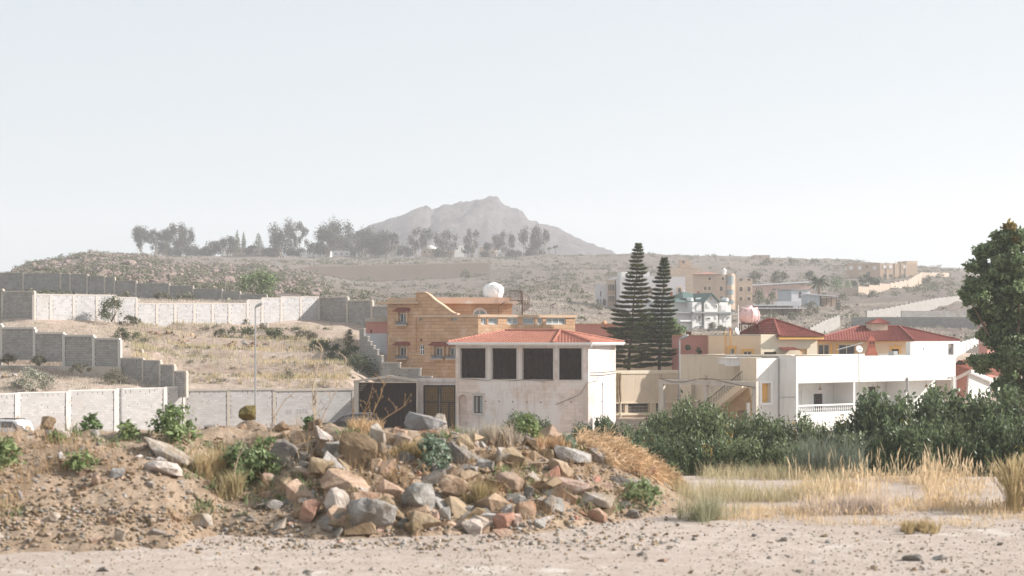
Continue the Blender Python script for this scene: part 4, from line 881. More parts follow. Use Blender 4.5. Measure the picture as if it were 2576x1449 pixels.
# ------------------------------------------------------------------ tan and white villa on the right
def villa():
    rt = thing('villa', 'white villa with long blank parapet over recessed balconies and a tan stair wing', 'house', tuple(P(2000, 1060, 132)))
    zb = -5.2
    L = Face(2003, 128, 34)                       # long sunlit front
    S = Face(2003, 128, -50)                      # short shaded side
    zp = zz(897, 128); zlow = zz(964.5, 128)
    uE = L.u(2404); uS = S.u(1958.8)
    # parapet storey: front, end, underside; balconies recessed below
    mb = MB(); D = -2.3
    L.wall(mb, 0, uE, zlow, zp); mb.poly([L.pt(uE, 0, zlow), L.pt(uE, D - 6, zlow), L.pt(uE, D - 6, zp), L.pt(uE, 0, zp)])
    mb.poly([L.pt(0, 0, zlow), L.pt(uE, 0, zlow), L.pt(uE, D, zlow), L.pt(0, D, zlow)])
    q = [L.pt(0, 0, zp), L.pt(uE, 0, zp), L.pt(uE, -9, zp), L.pt(0, -9, zp)]; flat_top(mb, q, .9)
    S.wall(mb, uS, 0, zb, zp); 
    # balcony back wall with door holes, and dividing walls
    zf = zz(1042, 128.4)
    K = Face(2003, 128, 34); K.o = L.pt(0, D, 0)
    drs = [(2047, 990.5, 2070, 1022), (2184, 972.7, 2204, 1010), (2342, 974, 2353.5, 1005), (2010, 982, 2017, 1024), (2246, 990, 2252, 1008)]
    hs = [K.conv(*d) for d in drs]; hs = [(a, b, zf + (.02 if i < 3 else .5), d) for i, (a, b, c, d) in enumerate(hs)]
    K.wall(mb, .001, uE, zb, zlow + .002, hs, .25)
    for i, px in enumerate((2149.5, 2281.5)):
        u = L.u(px); L.ubox(mb, u - .1, u + .1, zf - .3, zlow + .001, D + .01, -.02)
    mb.poly([L.pt(uE, D, zb), L.pt(uE, D - 6, zb), L.pt(uE, D - 6, zlow), L.pt(uE, D, zlow)])
    L.ubox(mb, .0, .22, zb, zlow + .001, -.25, -.004); L.ubox(mb, uE - .25, uE, zb, zlow + .001, -.3, -.004)
    L.ubox(mb, .22, L.u(2149), zf - 1.55, zf, D + .02, -.006); L.ubox(mb, L.u(2150), uE - .25, zf - 1.3, zf, D + .02, -.008)
    mb.build('wall', M_white, rt)
    # upper raised volume at the far end
    L2 = Face(2003, 128, 34); L2.o = L.pt(0, -.02, 0)
    V = MB(); u0, u1 = L.u(2291), L.u(2386); zt = L.z(2340, 859.5); L2.wall(V, u0, u1, zp - 1, zt, [L2.conv(2321, 875, 2324, 881)], .2)
    for a, b in (((u1, 0), (u1, -.5)), ((u1, -.5), (u0, -.5)), ((u0, -.5), (u0, 0))): V.poly([L2.pt(a[0], a[1], zp - 1), L2.pt(b[0], b[1], zp - 1), L2.pt(b[0], b[1], zt), L2.pt(a[0], a[1], zt)])
    L2.ubox(V, L2.u(2320), L2.u(2325), L2.z(2322, 882), L2.z(2322, 874), -.3, -.21, 1); V.build('raised_wall', [M_white, M_darkwood], rt)
    for i, h in enumerate(hs[:3]):
        K.window(rt, h, M_darkwood, M_glass, dep=.1, mull=1, rail=2, fw=.1, name='door')
    for h in hs[3:]: K.window(rt, h, M_whitepaint, M_glass, dep=.08, mull=3, rail=5, fw=.05)
    # balustrade
    bal = MB(); u0, u1 = L.u(2011), L.u(2147); hb = zf + .62
    L.ubox(bal, u0, u1, hb, hb + .12, -.24, -.02); L.ubox(bal, u0, u1, zf + .001, zf + .1, -.24, -.02); bo = bal.build('balustrade', M_whitepaint, rt)
    n = 26
    for k in range(n):
        mb = MB(); u = lerp(u0 + .1, u1 - .1, k / (n - 1)); mb.lathe(L.pt(u, -.13, zf + .1), [(.04, 0), (.05, .05), (.03, .09), (.07, .2), (.06, .27), (.028, .38), (.045, .46), (.05, .52)], 7); mb.build('baluster', M_whitepaint, bo)
    # hanging lamps, rain tube, duct cover
    for px, py, w in ((2024, 982, -1.0), (2085, 977.5, -1.0), (2156, 968, -1.0), (2230, 965, -1.0), (2289, 961, -1.0), (2353, 958.5, -1.0)):
        mb = MB(); u = L.u(px); zl = zlow - .62; p = L.pt(u, w, zl); mb.lathe(p, [(.17, 0), (.06, .2), (.03, .28)], 10); mb.tube(p + Vector((0, 0, .28)), p + Vector((0, 0, .63)), .012, n=4); mb.build('pendant_lamp', M_tarp, rt)
    mb = MB(); u = L.u(2281.5); mb.lathe(L.pt(u, .08, L.z(2281, 986)), [(.08, 0), (.08, 1.15), (.02, 1.32)], 8); mb.build('rain_tube', M_galv, rt)
    mb = MB(); mb.pipe([L.pp(2387, 948, .1), L.pp(2398, 945, .12), L.pp(2400.5, 952, .12), L.pp(2401, 1000, .12)], .07, 7); mb.build('drainpipe', M_whitepaint, rt)
    mb = MB(); u0, u1 = L.u(2150.5), L.u(2178); z0 = zf + .01
    for k in range(5): L.ubox(mb, u0, u1, z0 + .1 * k, z0 + .085 + .1 * k, -.5, -.02)
    mb.build('balcony_screen', M_lilac, rt)
    mb = MB(); mb.pipe([S.pp(1961, 999, .03), S.pp(2001, 999, .03)], .02, 5); mb.pipe([S.pp(1960.5, 902, .04), S.pp(1960.5, 1060, .04)], .035, 5); mb.pipe([L.pp(2026, 990, -2.2), L.pp(2026, 966, -2.2)], .02, 4); mb.build('conduit', M_galv, rt)
    mb = MB(); L.ubox(mb, L.u(2262), L.u(2272), zp - .02, zp + .35, -1.2, -.6); mb.build('roof_vent', M_galv, rt)
    # recessed sunlit piece left of the side wall, with framed ochre niche
    Q = Face(1958.8, S.Y(1958.8), 34); zq = zz(901, S.Y(1958.8)); mb = MB(); uq = Q.u(1903); nh = Q.conv(1915, 964, 1938, 1013)
    Q.wall(mb, uq, 0, zb, zq, [nh], .35); Q.ubox(mb, nh[0] - .01, nh[1] + .01, nh[2] - .01, nh[3] + .01, -.45, -.36, 1)
    q = [Q.pt(uq, 0, zq), Q.pt(0, 0, zq), Q.pt(0, -5, zq), Q.pt(uq, -5, zq)]; flat_top(mb, q, .5); mb.build('recessed_wall', [M_white, M_ochre], rt)
    mb = MB(); a, b, c, e = nh; t = .2
    Q.ubox(mb, a - t, a, c - t, e + t, .003, .09); Q.ubox(mb, b, b + t, c - t, e + t, .003, .09); Q.ubox(mb, a, b, e, e + t, .003, .09); Q.ubox(mb, a, b, c - t, c, .003, .12); mb.build('niche_frame', M_whitepaint, rt)
    # tan shaded wing
    T = Face(1903, Q.Y(1903), -42); zt = zz(900.5, Q.Y(1903)); mb = MB(); uT = T.u(1861.5)
    T.wall(mb, uT, 0, zb, zt); q = [T.pt(uT, 0, zt), T.pt(0, 0, zt), T.pt(0, -6.5, zt), T.pt(uT, -6.5, zt)]; flat_top(mb, q, .3); mb.build('stair_block', M_tan, rt)
    T2 = Face(1903, Q.Y(1903), -42); T2.o = T.pt(0, -5.6, 0); u0, u1 = T2.u(1707.5), -.2; zt2 = T2.z(1780, 893)
    mb = MB(); T2.wall(mb, u0, u1, zb, zt2); a, b = T2.pt(u0, 0, 0), T2.pt(u0, -6, 0); mb.poly([Vector((p.x, p.y, z)) for p, z in ((b, zb), (a, zb), (a, zt2), (b, zt2))])
    flat_top(mb, [T2.pt(u0, 0, zt2), T2.pt(u1, 0, zt2), T2.pt(u1, -7, zt2), T2.pt(u0, -7, zt2)], .7)
    T2.ubox(mb, T2.u(1728), T2.u(1747), zb, T2.z(1735, 965), .003, .5); mb.build('tan_wall', mat('stained_tan_render', (.60, .505, .385), (.64, .545, .42), .6, bump=.3, bscale=18, streak=(.49, .37, .24), c3=(.47, .42, .36), s3=.35, t3=(.58, .68)), rt)
    mb = MB(); T2.ubox(mb, u0, u1, zt2, zt2 + .05, -.25, .05); mb.build('coping', M_conc, rt)
    # exposed concrete frame with rebar, stair behind
    B = Face(1903, Q.Y(1903), -42); B.o = T.pt(0, 2.1, 0); zb0 = B.z(1780, 969); zb1 = B.z(1780, 957); mb = MB()
    B.ubox(mb, B.u(1656), B.u(1902), zb0, zb1, -.35, 0)
    for a, b in ((1656, 1668), (1768.5, 1777.5), (1891, 1902)): B.ubox(mb, B.u(a), B.u(b), zb, zb0 - .001, -.33, -.02)
    fr = mb.build('concrete_frame', M_conc, rt); mb = MB()
    for x in (1658, 1661, 1664, 1667, 1770, 1773, 1776):
        for w in (-.08, -.27): p = B.pt(B.u(x), w, zb1 - .05); mb.tube(p, p + Vector((random.uniform(-.03, .03), 0, .42 + random.random() * .12)), .011, n=4)
    mb.build('rebar', M_rust, fr)
    mb = MB(); cab = [(1659, 951), (1690, 961), (1720, 961), (1760, 953), (1795, 953), (1830, 962), (1862, 969), (1890, 973), (1899, 977)]; mb.pipe([B.pp(x, y, .06) for x, y in cab], .022, 5)
    mb.pipe([B.pp(x, y, .05) for x, y in [(1660, 952), (1720, 954), (1780, 954), (1860, 956)]], .012, 4); mb.pipe([B.pp(x, y, .04) for x, y in [(1899, 972), (1893, 995), (1880, 1012)]], .015, 4); mb.build('cable', M_iron, rt)
    # stair: sloped slab, steps, railing
    R0 = Face(1903, Q.Y(1903), -42); R0.o = T.pt(0, 1.0, 0); a = R0.pp(1790, 1020); b = R0.pp(1866, 958.5); run = R0.u(1866) - R0.u(1790); mb = MB()
    mb.prism([a, b, b - Vector((0, 0, .55)), a - Vector((0, 0, .55))], -R0.n * .95); n = 12
    for k in range(n): p = a.lerp(b, k / n); q = a.lerp(b, (k + 1) / n); mb.prism([p, Vector((q.x, q.y, p.z)), q][::1] if False else [p, Vector((p.x, p.y, q.z)), q], -R0.n * .9)
    stt = mb.build('stair', M_tan, rt); mb = MB(); up = Vector((0, 0, .75)); w = R0.n * -.06
    a2, b2 = R0.pp(1770, 1036), b; mb.tube(a2 + up + w, b2 + up + w + Vector((0, 0, .02)), .03, n=5); mb.tube(a2 + up * .12 + w, b2 + up * .12 + w, .02, n=5)
    for k in range(25): p = a2.lerp(b2, k / 24) + w; mb.tube(p + up * .1, p + up, .014, n=4); mb.lathe(p + up * .5, [(.005, -.05), (.03, 0), (.005, .05)], 5)
    mb.build('stair_railing', M_iron, stt)
    mb = MB(); u0, u1 = R0.u(1793), R0.u(1896); mb.prism([R0.pt(u1, -.95, zb), R0.pt(u0, -.95, zb), a - R0.n * .95 - Vector((0, 0, .56)), b - R0.n * .95 - Vector((0, 0, .56))], -R0.n * .15); mb.build('stair_soffit_wall', mat('shaded_stained_render', (.34, .215, .105), (.42, .28, .15), 1.2, bump=.3), rt)  # stained ochre render; the shade under the stair is put into its brown
    # low white wall and iron gate at its foot
    G = Face(1905, 128.5, 10); mb = MB(); G.ubox(mb, G.u(1880), G.u(1904), zb, G.z(1890, 1013), -.3, 0); mb.build('low_wall', M_white, rt)
    mb = MB(); u0, u1 = G.u(1858), G.u(1879)
    for k in range(9): u = lerp(u0, u1, k / 8); mb.tube(G.pt(u, -.1, zb), G.pt(u, -.1, G.z(1870, 1032)), .016, n=4)
    for y in (1035, 1050): mb.tube(G.pt(u0, -.1, G.z(1870, y)), G.pt(u1, -.1, G.z(1870, y)), .02, n=4)
    mb.build('iron_gate', M_iron, rt)
    return L
VL = villa()

# ------------------------------------------------------------------ peach roof houses behind the villa
def roof_houses():
    A = Face(1914, 146, -6); rt = thing('house', 'peach house with dark red hip roof behind the pink water tank', 'house', tuple(A.pt(1, 2, -2)))
    hA = [A.conv(1834, 877, 1848, 892), A.conv(1870, 884, 1891, 893.5)]; zb = -3; z1 = A.z(1850, 843)
    volume(rt, A, 1783, 1914, 843, zb, 8, M_peach, hA, .3)
    for h in hA:
        A.window(rt, h, M_whitepaint, M_glass, dep=.15, mull=1, rail=0); a, b, c, e = h; mb = MB()
        A.ubox(mb, a - .16, a, c, e + .16, .003, .08); A.ubox(mb, b, b + .16, c, e + .16, .003, .08); A.ubox(mb, a, b, e, e + .16, .003, .08); A.ubox(mb, a - .24, b + .24, e + .16, e + .25, .003, .12); mb.build('window_surround', M_ochre, rt)
    mb = MB(); A.box(mb, 1783, 841.5, 1914, 844.5, -.3, .05); mb.build('coping', M_conc, rt)
    mb = MB()
    for x in (1825, 1837): mb.pipe([A.pp(x, 893, .07), A.pp(x, 832, .07)], .05, 6)
    mb.build('pipe', M_ochre, rt)
    B = Face(1914, 146, 20); hB = [B.conv(1922, 885.5, 1954, 900), B.conv(2012, 878, 2030, 897)]
    volume(rt, B, 1914, 2056, 841, zb, 8, M_cream, hB, 0, name='side_wall', ref=1914)
    B.window(rt, hB[0], M_darkwood, M_glass, dep=.15, mull=0); B.window(rt, hB[1], M_ochre, M_peach, dep=.1, mull=0, fw=.14)
    mb = MB(); p = [B.pp(x, y, w) for x, y, w in ((1957, 880, .9), (2003, 880, .9), (1996, 873.5, .05), (1959, 873.5, .05))]; tile_face(mb, p[0], p[1], p[3], p[2], row=.25, col=.2, h=.03, amp=.02); mb.build('awning', M_tiledark, rt)
    ap0, ap1 = P(1933, 803.5, 150.5), P(1947, 804.5, 150.5); zr = ap0.z; e0 = A.pt(A.u(1858), .3, 0); 
    ez = zz(845.5, 146); E = [Vector((*P(1850, 0, 152).xy, ez)), Vector((*B.pt(B.u(1953), .6, 0).xy, ez)), Vector((*B.pt(B.u(2066), .6, 0).xy, ez)), Vector((*P(2040, 0, 160).xy, ez)), Vector((*P(1850, 0, 158).xy, ez))]
    mb = MB(); tile_face(mb, E[0], E[1], ap0, ap1); tile_face(mb, E[1], E[2], ap1, ap1 + Vector((.06, 0, 0))); tile_face(mb, E[2], E[3], ap1, ap1 + Vector((0, .06, 0))); tile_face(mb, E[3], E[4], ap1, ap0); tile_face(mb, E[4], E[0], ap0, ap0 + Vector((.05, 0, 0)))
    mb.poly([e - Vector((0, 0, .05)) for e in E]); ro = mb.build('roof', M_tiledark, rt)
    mb = MB(); 
    for a, b in ((E[1], ap1), (E[2], ap1), (E[0], ap0), (ap0, ap1)): mb.pipe([a + Vector((0, 0, .06)), b + Vector((0, 0, .08))], .11, 6)
    mb.build('ridge_tile', M_tiledark, ro)
    mb = MB(); d = E[2] - E[1]; nn = Vector((d.y, -d.x, 0)).normalized(); mb.obox(E[1] - Vector((0, 0, .3)) - nn * .2, d, nn * .12, (0, 0, .24)); mb.build('fascia', M_ochre, rt)
    # second house
    C = Face(2293, 149.5, -10); D = Face(2293, 149.5, 32)
    rt = thing('house', 'peach house with long dark red hip roof and tiled cupola behind the white parapet', 'house', tuple(C.pt(-3, -3, -2)))
    hC = [C.conv(2058, 866, 2087, 894), C.conv(2109, 866, 2151, 893), C.conv(2243, 878, 2261, 891)]
    volume(rt, C, 2050, 2293, 860.5, -3, 8, M_peach, hC, 0); 
    for h, n in zip(hC, (1, 1, 0)): C.window(rt, h, M_cream if n else M_darkwood, M_glass, dep=.25, mull=n, fw=.08)
    mb = MB()
    for px0, px1 in ((2087.5, 2094), (2102, 2108.5), (2151.5, 2157)): C.box(mb, px0, 865, px1, 894, .003, .1)
    h = hC[2]; a, b, c, e = h; C.ubox(mb, a - .18, a, c, e + .16, .003, .09); C.ubox(mb, b, b + .18, c, e + .16, .003, .09); C.ubox(mb, a, b, e, e + .16, .003, .09); C.ubox(mb, a - .26, b + .26, e + .16, e + .26, .003, .13); C.ubox(mb, (a + b) / 2 - .12, (a + b) / 2 + .12, e + .26, e + .42, .003, .1)
    C.box(mb, 2050, 858.5, 2293, 861.5, -.2, .25); mb.build('ochre_trim', M_ochre, rt)
    ez = zz(857, 149); r0, r1 = P(2161, 822.5, 155), P(2263, 822.5, 155)
    E = [Vector((*C.pt(C.u(2040), .8, 0).xy, ez)), Vector((*C.pt(C.u(2298), .8, 0).xy, ez)), Vector((*D.pt(D.u(2399), .8, 0).xy, ez)), Vector((*P(2390, 0, 166).xy, ez)), Vector((*P(2060, 0, 164).xy, ez))]
    mb = MB(); tile_face(mb, E[0], E[1], r0, r1); tile_face(mb, E[1], E[2], r1, r1 + Vector((.06, 0, 0))); tile_face(mb, E[2], E[3], r1, r1 + Vector((0, .06, 0))); tile_face(mb, E[3], E[4], r1, r0); tile_face(mb, E[4], E[0], r0, r0 + Vector((.05, 0, 0)))
    mb.poly([e - Vector((0, 0, .05)) for e in E]); ro = mb.build('roof', M_tiledark, rt); mb = MB()
    for a, b in ((E[1], r1), (E[2], r1), (r0, r1), (E[0], r0)): mb.pipe([a + Vector((0, 0, .06)), b + Vector((0, 0, .08))], .11, 6)
    mb.build('ridge_tile', M_tiledark, ro)
    mb = MB(); d = E[2] - E[1]; nn = Vector((d.y, -d.x, 0)).normalized(); mb.obox(E[1] - Vector((0, 0, .28)) - nn * .1, d, nn * .1, (0, 0, .22)); mb.build('fascia', M_whitepaint, rt)
    # cupola
    Y = 154; s = Y / F; c = P(2211, 827, Y); mb = MB(); mb.obox(c + Vector((-23 * s, -.7, -.6)), (42 * s, .2, 0), (-.2, 1.4, 0), (0, 0, .6 + 14.5 * s)); cp = mb.build('cupola', M_tan, rt)
    mb = MB(); zc = c.z + 14 * s; q = [Vector((c.x - 27 * s, Y - 1, zc)), Vector((c.x + 25 * s, Y - .8, zc)), Vector((c.x + 22 * s, Y + 1.2, zc)), Vector((c.x - 30 * s, Y + 1, zc))]; t = Vector((c.x, Y, zc + 12.5 * s))
    for i in range(4): tile_face(mb, q[i], q[(i + 1) % 4], t - Vector((.06, 0, 0)), t + Vector((.06, 0, 0)), row=.22, col=.2, h=.03, amp=.02)
    mb.poly(q); mb.build('cupola_roof', M_tiledark, cp)
    # leaning white pipe under the eave
    mb = MB(); mb.tube(C.pp(2104, 880, .9), C.pp(2170, 862, .7), .06); mb.build('awning_arm', M_whitepaint, rt)
    # brick barbecue chimney on the terrace
    Y = 139; s = Y / F; c = P(2192, 893, Y)
    mb = MB(); prof = [(14.5, -6), (14, 0), (11.5, 8), (8.5, 17), (7.8, 24), (7.8, 34), (8.6, 35), (8.6, 37), (1.2, 49)]
    vs = [(c.x + sx * r * s, c.y + sy * r * s, c.z + h * s) for r, h in prof for sx, sy in ((-1, -1), (1, -1), (1, 1), (-1, 1))]
    mb.add(vs, [(i * 4 + k, i * 4 + (k + 1) % 4, i * 4 + 4 + (k + 1) % 4, i * 4 + 4 + k) for i in range(len(prof) - 1) for k in range(4)])
    ch = mb.build('barbecue_chimney', M_brick, label='flared red brick barbecue chimney standing behind the white parapet', cat='chimney'); mb = MB()
    for x in (-3.5, 3.5): mb.abox(c.x + (x - 1.6) * s, c.x + (x + 1.6) * s, c.y - 8 * s, c.y - 7.4 * s, c.z + 28 * s, c.z + 33 * s)
    mb.build('smoke_hole', M_gap, ch)
roof_houses()

def dish(label, px, py, Y, r, m, yaw, pole=0, squash=1):
    rt = thing('satellite_dish', label, 'satellite dish', tuple(P(px, py + r + pole, Y))); s = Y / F; c = P(px, py, Y); ax = Vector((math.sin(yaw), -math.cos(yaw), .35)).normalized()
    mb = MB(); mb.lathe(c, [(.02, -.16 * r * s), (.5 * r * s, -.1 * r * s), (r * s, .05 * r * s), (r * s, .08 * r * s), (.5 * r * s, -.06 * r * s), (.02, -.12 * r * s)], 20, ax=ax); mb.build('dish_bowl', m, rt, smooth=True)
    mb = MB(); mb.tube(c - ax * .1 * r * s, c + ax * .8 * r * s - Vector((0, 0, .3 * r * s)), .02, n=5); mb.lathe(c + ax * .8 * r * s - Vector((0, 0, .3 * r * s)), [(.05, -.05), (.05, .06)], 6, ax=ax); mb.build('feed_arm', M_galv, rt)
    mb = MB(); mb.tube(c - ax * .12 * r * s, P(px, py + r + pole, Y), .035, n=6); mb.build('mast', M_galv, rt)
dish('white satellite dish on a tall mast in front of the white parapet', 2161, 878.5, 127.2, 9.5, M_whitepaint, .3, 75)
dish('white oval satellite dish left of the pink tank stand', 1854.5, 833, 147.5, 9.5, M_whitepaint, 1.0, 3)
dish('rusty brown satellite dish left of the white oval dish', 1838, 833, 148, 9, M_rust, .9, 3)
def pole_thing(name, label, cat, pts, r, m, base=None):
    mb = MB(); mb.pipe(pts, r, 6); return mb.build(name, m, label=label, cat=cat)
Y = 147; pole_thing('antenna_mast', 'thin white antenna mast with short crossbars left of the pink tank', 'antenna', [P(1857.5, 842, Y), P(1857.5, 767, Y)], .035, M_whitepaint)
def street_lamp(label, px, ybase, ytop, Y, armdx, armdy):
    s = Y / F; zb = gz((px - CX) / F * Y, Y); rt = thing('street_lamp', label, 'street lamp', ((px - CX) / F * Y, Y, zb)); mb = MB()
    b = Vector((rt.location)); t = P(px, ytop, Y); mb.pipe([b - Vector((0, 0, .3)), b + Vector((0, 0, .9)), b + Vector((0, 0, 1)), t], [.11, .11, .085, .06], 8); mb.build('pole', M_galv, rt)
    e = P(px + armdx, ytop - armdy, Y); mb = MB(); mb.pipe([t - Vector((0, 0, .1)), t + (e - t) * .3 + Vector((0, 0, .1)), e], .04, 6); mb.build('arm', M_galv, rt)
    mb = MB(); d = (e - t).normalized(); mb.lathe(e - d * .35, [(.04, 0), (.11, .1), (.13, .4), (.1, .62), (.03, .7)], 8, ax=(d.x, d.y, d.z)); mb.build('lamp_head', M_galv, rt)
street_lamp('tall grey street lamp in front of the pale wall left of the carport', 642.5, 1021, 772, 133, 9, 5)
street_lamp('grey street lamp at the corner of the tan villa wing', 1709.5, 960, 853, 134, 13, 6)
def cars():
    def car(name, label, px, Y, zb, rot, body, sc_=1.0, rack=False):
        X = (px - CX) / F * Y; rt = thing(name, label, 'car', (X, Y, zb)); M4 = Matrix.Translation((X, Y, zb)) @ Matrix.Rotation(rot, 4, 'Z') @ Matrix.Scale(sc_, 4)
        T = lambda pts: [M4 @ Vector(p) for p in pts]
        low = [(-2.2, .35), (-2.25, .75), (-2.1, .95), (-1.0, 1.05), (2.0, 1.1), (2.25, .95), (2.25, .35)]
        mb = MB(); mb.prism(T([(x, -.88, z) for x, z in low]), M4.to_3x3() @ Vector((0, 1.76, 0)))
        cab = [(-1.1, 1.04), (-.45, 1.52), (.2, 1.66), (1.5, 1.66), (1.95, 1.56), (2.15, 1.09)]
        n = len(cab); vs = T([(x, -.88 + .2 * (z - 1.04), z) for x, z in cab]) + T([(x, .88 - .2 * (z - 1.04), z) for x, z in cab])
        mb.add(vs, [tuple(range(n)), tuple(range(n, 2 * n))[::-1]] + [(i, n + i, n + (i + 1) % n, (i + 1) % n) for i in range(n)]); mb.build('body', body, rt)
        for s in (-1, 1):
            for wn in ([(-.85, 1.1), (-.35, 1.48), (.42, 1.56), (.42, 1.1)], [(.5, 1.1), (.5, 1.56), (1.45, 1.56), (1.75, 1.46), (1.9, 1.12)]):
                mb = MB(); mb.prism(T([(x, s * (.885 - .2 * (z - 1.04)), z) for x, z in wn]), M4.to_3x3() @ Vector((0, s * .012, 0))); mb.build('side_window', M_glass, rt)
            for wx in (-1.4, 1.4):
                mb = MB(); mb.lathe(M4 @ Vector((wx, s * .7, .33)), [(.2, 0), (.33, .02), (.33, .2), (.2, .22)], 14, ax=M4.to_3x3() @ Vector((0, s, 0))); w = mb.build('wheel', M_iron, rt); mb = MB(); mb.lathe(M4 @ Vector((wx, s * .91, .33)), [(.2, 0), (.18, .02)], 10, ax=M4.to_3x3() @ Vector((0, s, 0))); mb.build('rim', M_galv, w)
        mb = MB(); mb.prism(T([(-1.05, -.75, 1.1), (-1.05, .75, 1.1), (-.48, .68, 1.5), (-.48, -.68, 1.5)]), M4.to_3x3() @ Vector((-.02, 0, .02))); mb.build('windscreen', M_glass, rt)
        mb = MB()
        for s in (-.6, .6): mb.tube(M4 @ Vector((-.2, s, 1.74)), M4 @ Vector((1.6, s, 1.74)), .022, n=5); [mb.tube(M4 @ Vector((x, s, 1.62)), M4 @ Vector((x, s, 1.75)), .02, n=4) for x in (-.2, .7, 1.6)]
        if rack:
            for x in (-.1, .4, .9, 1.4): mb.tube(M4 @ Vector((x, -.62, 1.75)), M4 @ Vector((x, .62, 1.75)), .02, n=4)
        mb.build('roof_rack', M_iron if rack else M_galv, rt)
        for s in (-1, 1): mb = MB(); mb.lathe(M4 @ Vector((-.72, s * 1.0, 1.14)), [(.02, -.1), (.1, -.04), (.1, .05), (.03, .1)], 8, ax=M4.to_3x3() @ Vector((1, 0, 0))); mb.build('mirror', body, rt)
    car('parked_car', 'white estate car with black roof rack parked at the left frame edge', 8, 123, zz(1053, 123) - 1.74, R(-22), mat('white_car_paint', (.72, .72, .72), (.7, .7, .7), 1, rough=.25, spec=.5), rack=True)
    car('parked_car', 'black car behind the rubble in front of the pale wall', 882, 129, zz(1042.5, 129) - 1.62, R(-8), mat('black_car_paint', (.012, .012, .013), (.02, .02, .02), 1, rough=.2, spec=.5))
cars()
# salmon house and tower at the right edge
def right_houses():
    A = Face(2434, 158, 38); Bf = Face(2434, 158, -52)
    rt = thing('house', 'pink and white gabled house with light red tile roof beside the white villa', 'house', tuple(A.pt(2, -2, -4)))
    mb = MB(); w = A.u(2494); zt = A.z(2434, 937); mb.prism([A.pt(-.2, 0, -5), A.pt(w, 0, -5), A.pt(w, 0, A.z(2494, 957)), A.pt(.3, 0, zz(930, 158))], -A.n * 6); mb.build('gable_wall', M_white, rt)
    mb = MB(); Bf.ubox(mb, Bf.u(2395), -.2, -5, zz(944, 158), -.3, -.02); mb.build('pink_wall', M_salmon, rt)
    mb = MB(); a = A.pt(.1, .25, zz(929, 158)); b = A.pt(w + .1, .25, A.z(2494, 955)); mb.prism([a, b, b - Vector((0, 0, .35)), a - Vector((0, 0, .35))], A.n * .15); c = Bf.pt(Bf.u(2400), .2, zz(953, 158)); mb.prism([a, c, c - Vector((0, 0, .3)), a - Vector((0, 0, .3))], A.n * .15); mb.build('barge_board', M_whitepaint, rt)
    mb = MB(); tile_face(mb, b, b - A.n * 9, a, a - A.n * 9 + A.d * 1, row=.3); tile_face(mb, c, a, c - A.n * 4 + Vector((0, 0, 1.6)), a - A.n * 5 + Vector((0, 0, 1.2)), row=.3)
    p = [P(2400, 925, 163), P(2530, 962, 158), P(2412, 906, 168), P(2500, 903, 170)]; tile_face(mb, p[0], P(2560, 955, 160), p[2], p[3], row=.3); mb.build('roof', M_tile, rt)
    mb = MB(); mb.prism([P(2411, 918, 160), P(2432, 918, 160), P(2421, 907, 160)], (0, 1.5, 0)); mb.build('dormer', M_darkwood, rt)
    T = Face(2484, 175, -8); T2 = Face(2484, 175, 40)
    rt = thing('tower', 'slim terracotta tower with tall white framed windows half hidden by the big tree', 'tower', tuple(T.pt(-.4, -1, 0)))
    h1 = [T.conv(2465.5, 782, 2471, 864)]; h2 = [T2.conv(2487, 800, 2494.5, 870)]
    twoface(rt, T, T2, 2461.5, 2504, 777, -3, M_salmon, h1, h2, .2)
    T.window(rt, h1[0], M_whitepaint, M_paleglass, dep=.06, mull=0, rail=2, fw=.09); T2.window(rt, h2[0], M_whitepaint, M_paleglass, dep=.06, mull=0, rail=3, fw=.09)
    mb = MB(); q = T.pt(0, -1.2, zz(777, 175))
    for x in (-.7, .5): mb.tube(q + Vector((x, 0, -.2)), q + Vector((x, 0, 1.5)), .06, n=6)
    mb.lathe(q + Vector((-.1, 0, .9)), [(1.1, 0), (.75, .2), (.3, .6), (.02, 1.0)], 4); mb.build('tower_roof', M_tan, rt)
right_houses()
# ------------------------------------------------------------------ far buildings on the slopes
M_farwin = mat('shaded_window', (.10, .09, .085), (.14, .13, .12), 1, rough=.3)
M_void = mat('unlit_room', (.13, .11, .10), (.17, .15, .14), 1)
def fwin(root, fc, x0, y0, x1, y1, fm=None, pm=None, arch=False, fw=.12, name='window', pname='pane'):
    a, b, c, e = fc.conv(x0, y0, x1, y1); pm = pm or M_farwin
    def outline(t):
        if not arch: return [(a - t, c - t), (b + t, c - t), (b + t, e + t), (a - t, e + t)]
        r = (b - a) / 2 + t; m = (a + b) / 2; zs = e - (b - a) / 2
        return [(a - t, c - t), (b + t, c - t)] + [(m + r * math.cos(math.pi * k / 8), zs + r * math.sin(math.pi * k / 8)) for k in range(9)]
    fo = root
    if fm:
        mb = MB(); mb.prism([fc.pt(u, .004, z) for u, z in outline(fw)], fc.n * .1); fo = mb.build(name, fm, root)
    mb = MB(); mb.prism([fc.pt(u, .006, z) for u, z in outline(0)], fc.n * (.115 if fm else .03)); mb.build(pname if fm else name, pm, fo)
def hip(mb, fc, u0, u1, w0, w1, z0, z1, inset, m=0):
    """plain hip roof over a rectangle of the face's frame"""
    a, b, c, d = fc.pt(u0, w1, z0), fc.pt(u1, w1, z0), fc.pt(u1, w0, z0), fc.pt(u0, w0, z0); wm = (w0 + w1) / 2
    r0, r1 = fc.pt(u0 + inset, wm, z1), fc.pt(u1 - inset, wm, z1)
    mb.poly([a, b, r1, r0], m); mb.poly([b, c, r1], m); mb.poly([c, d, r0, r1], m); mb.poly([d, a, r0], m); mb.poly([d, c, b, a], m)
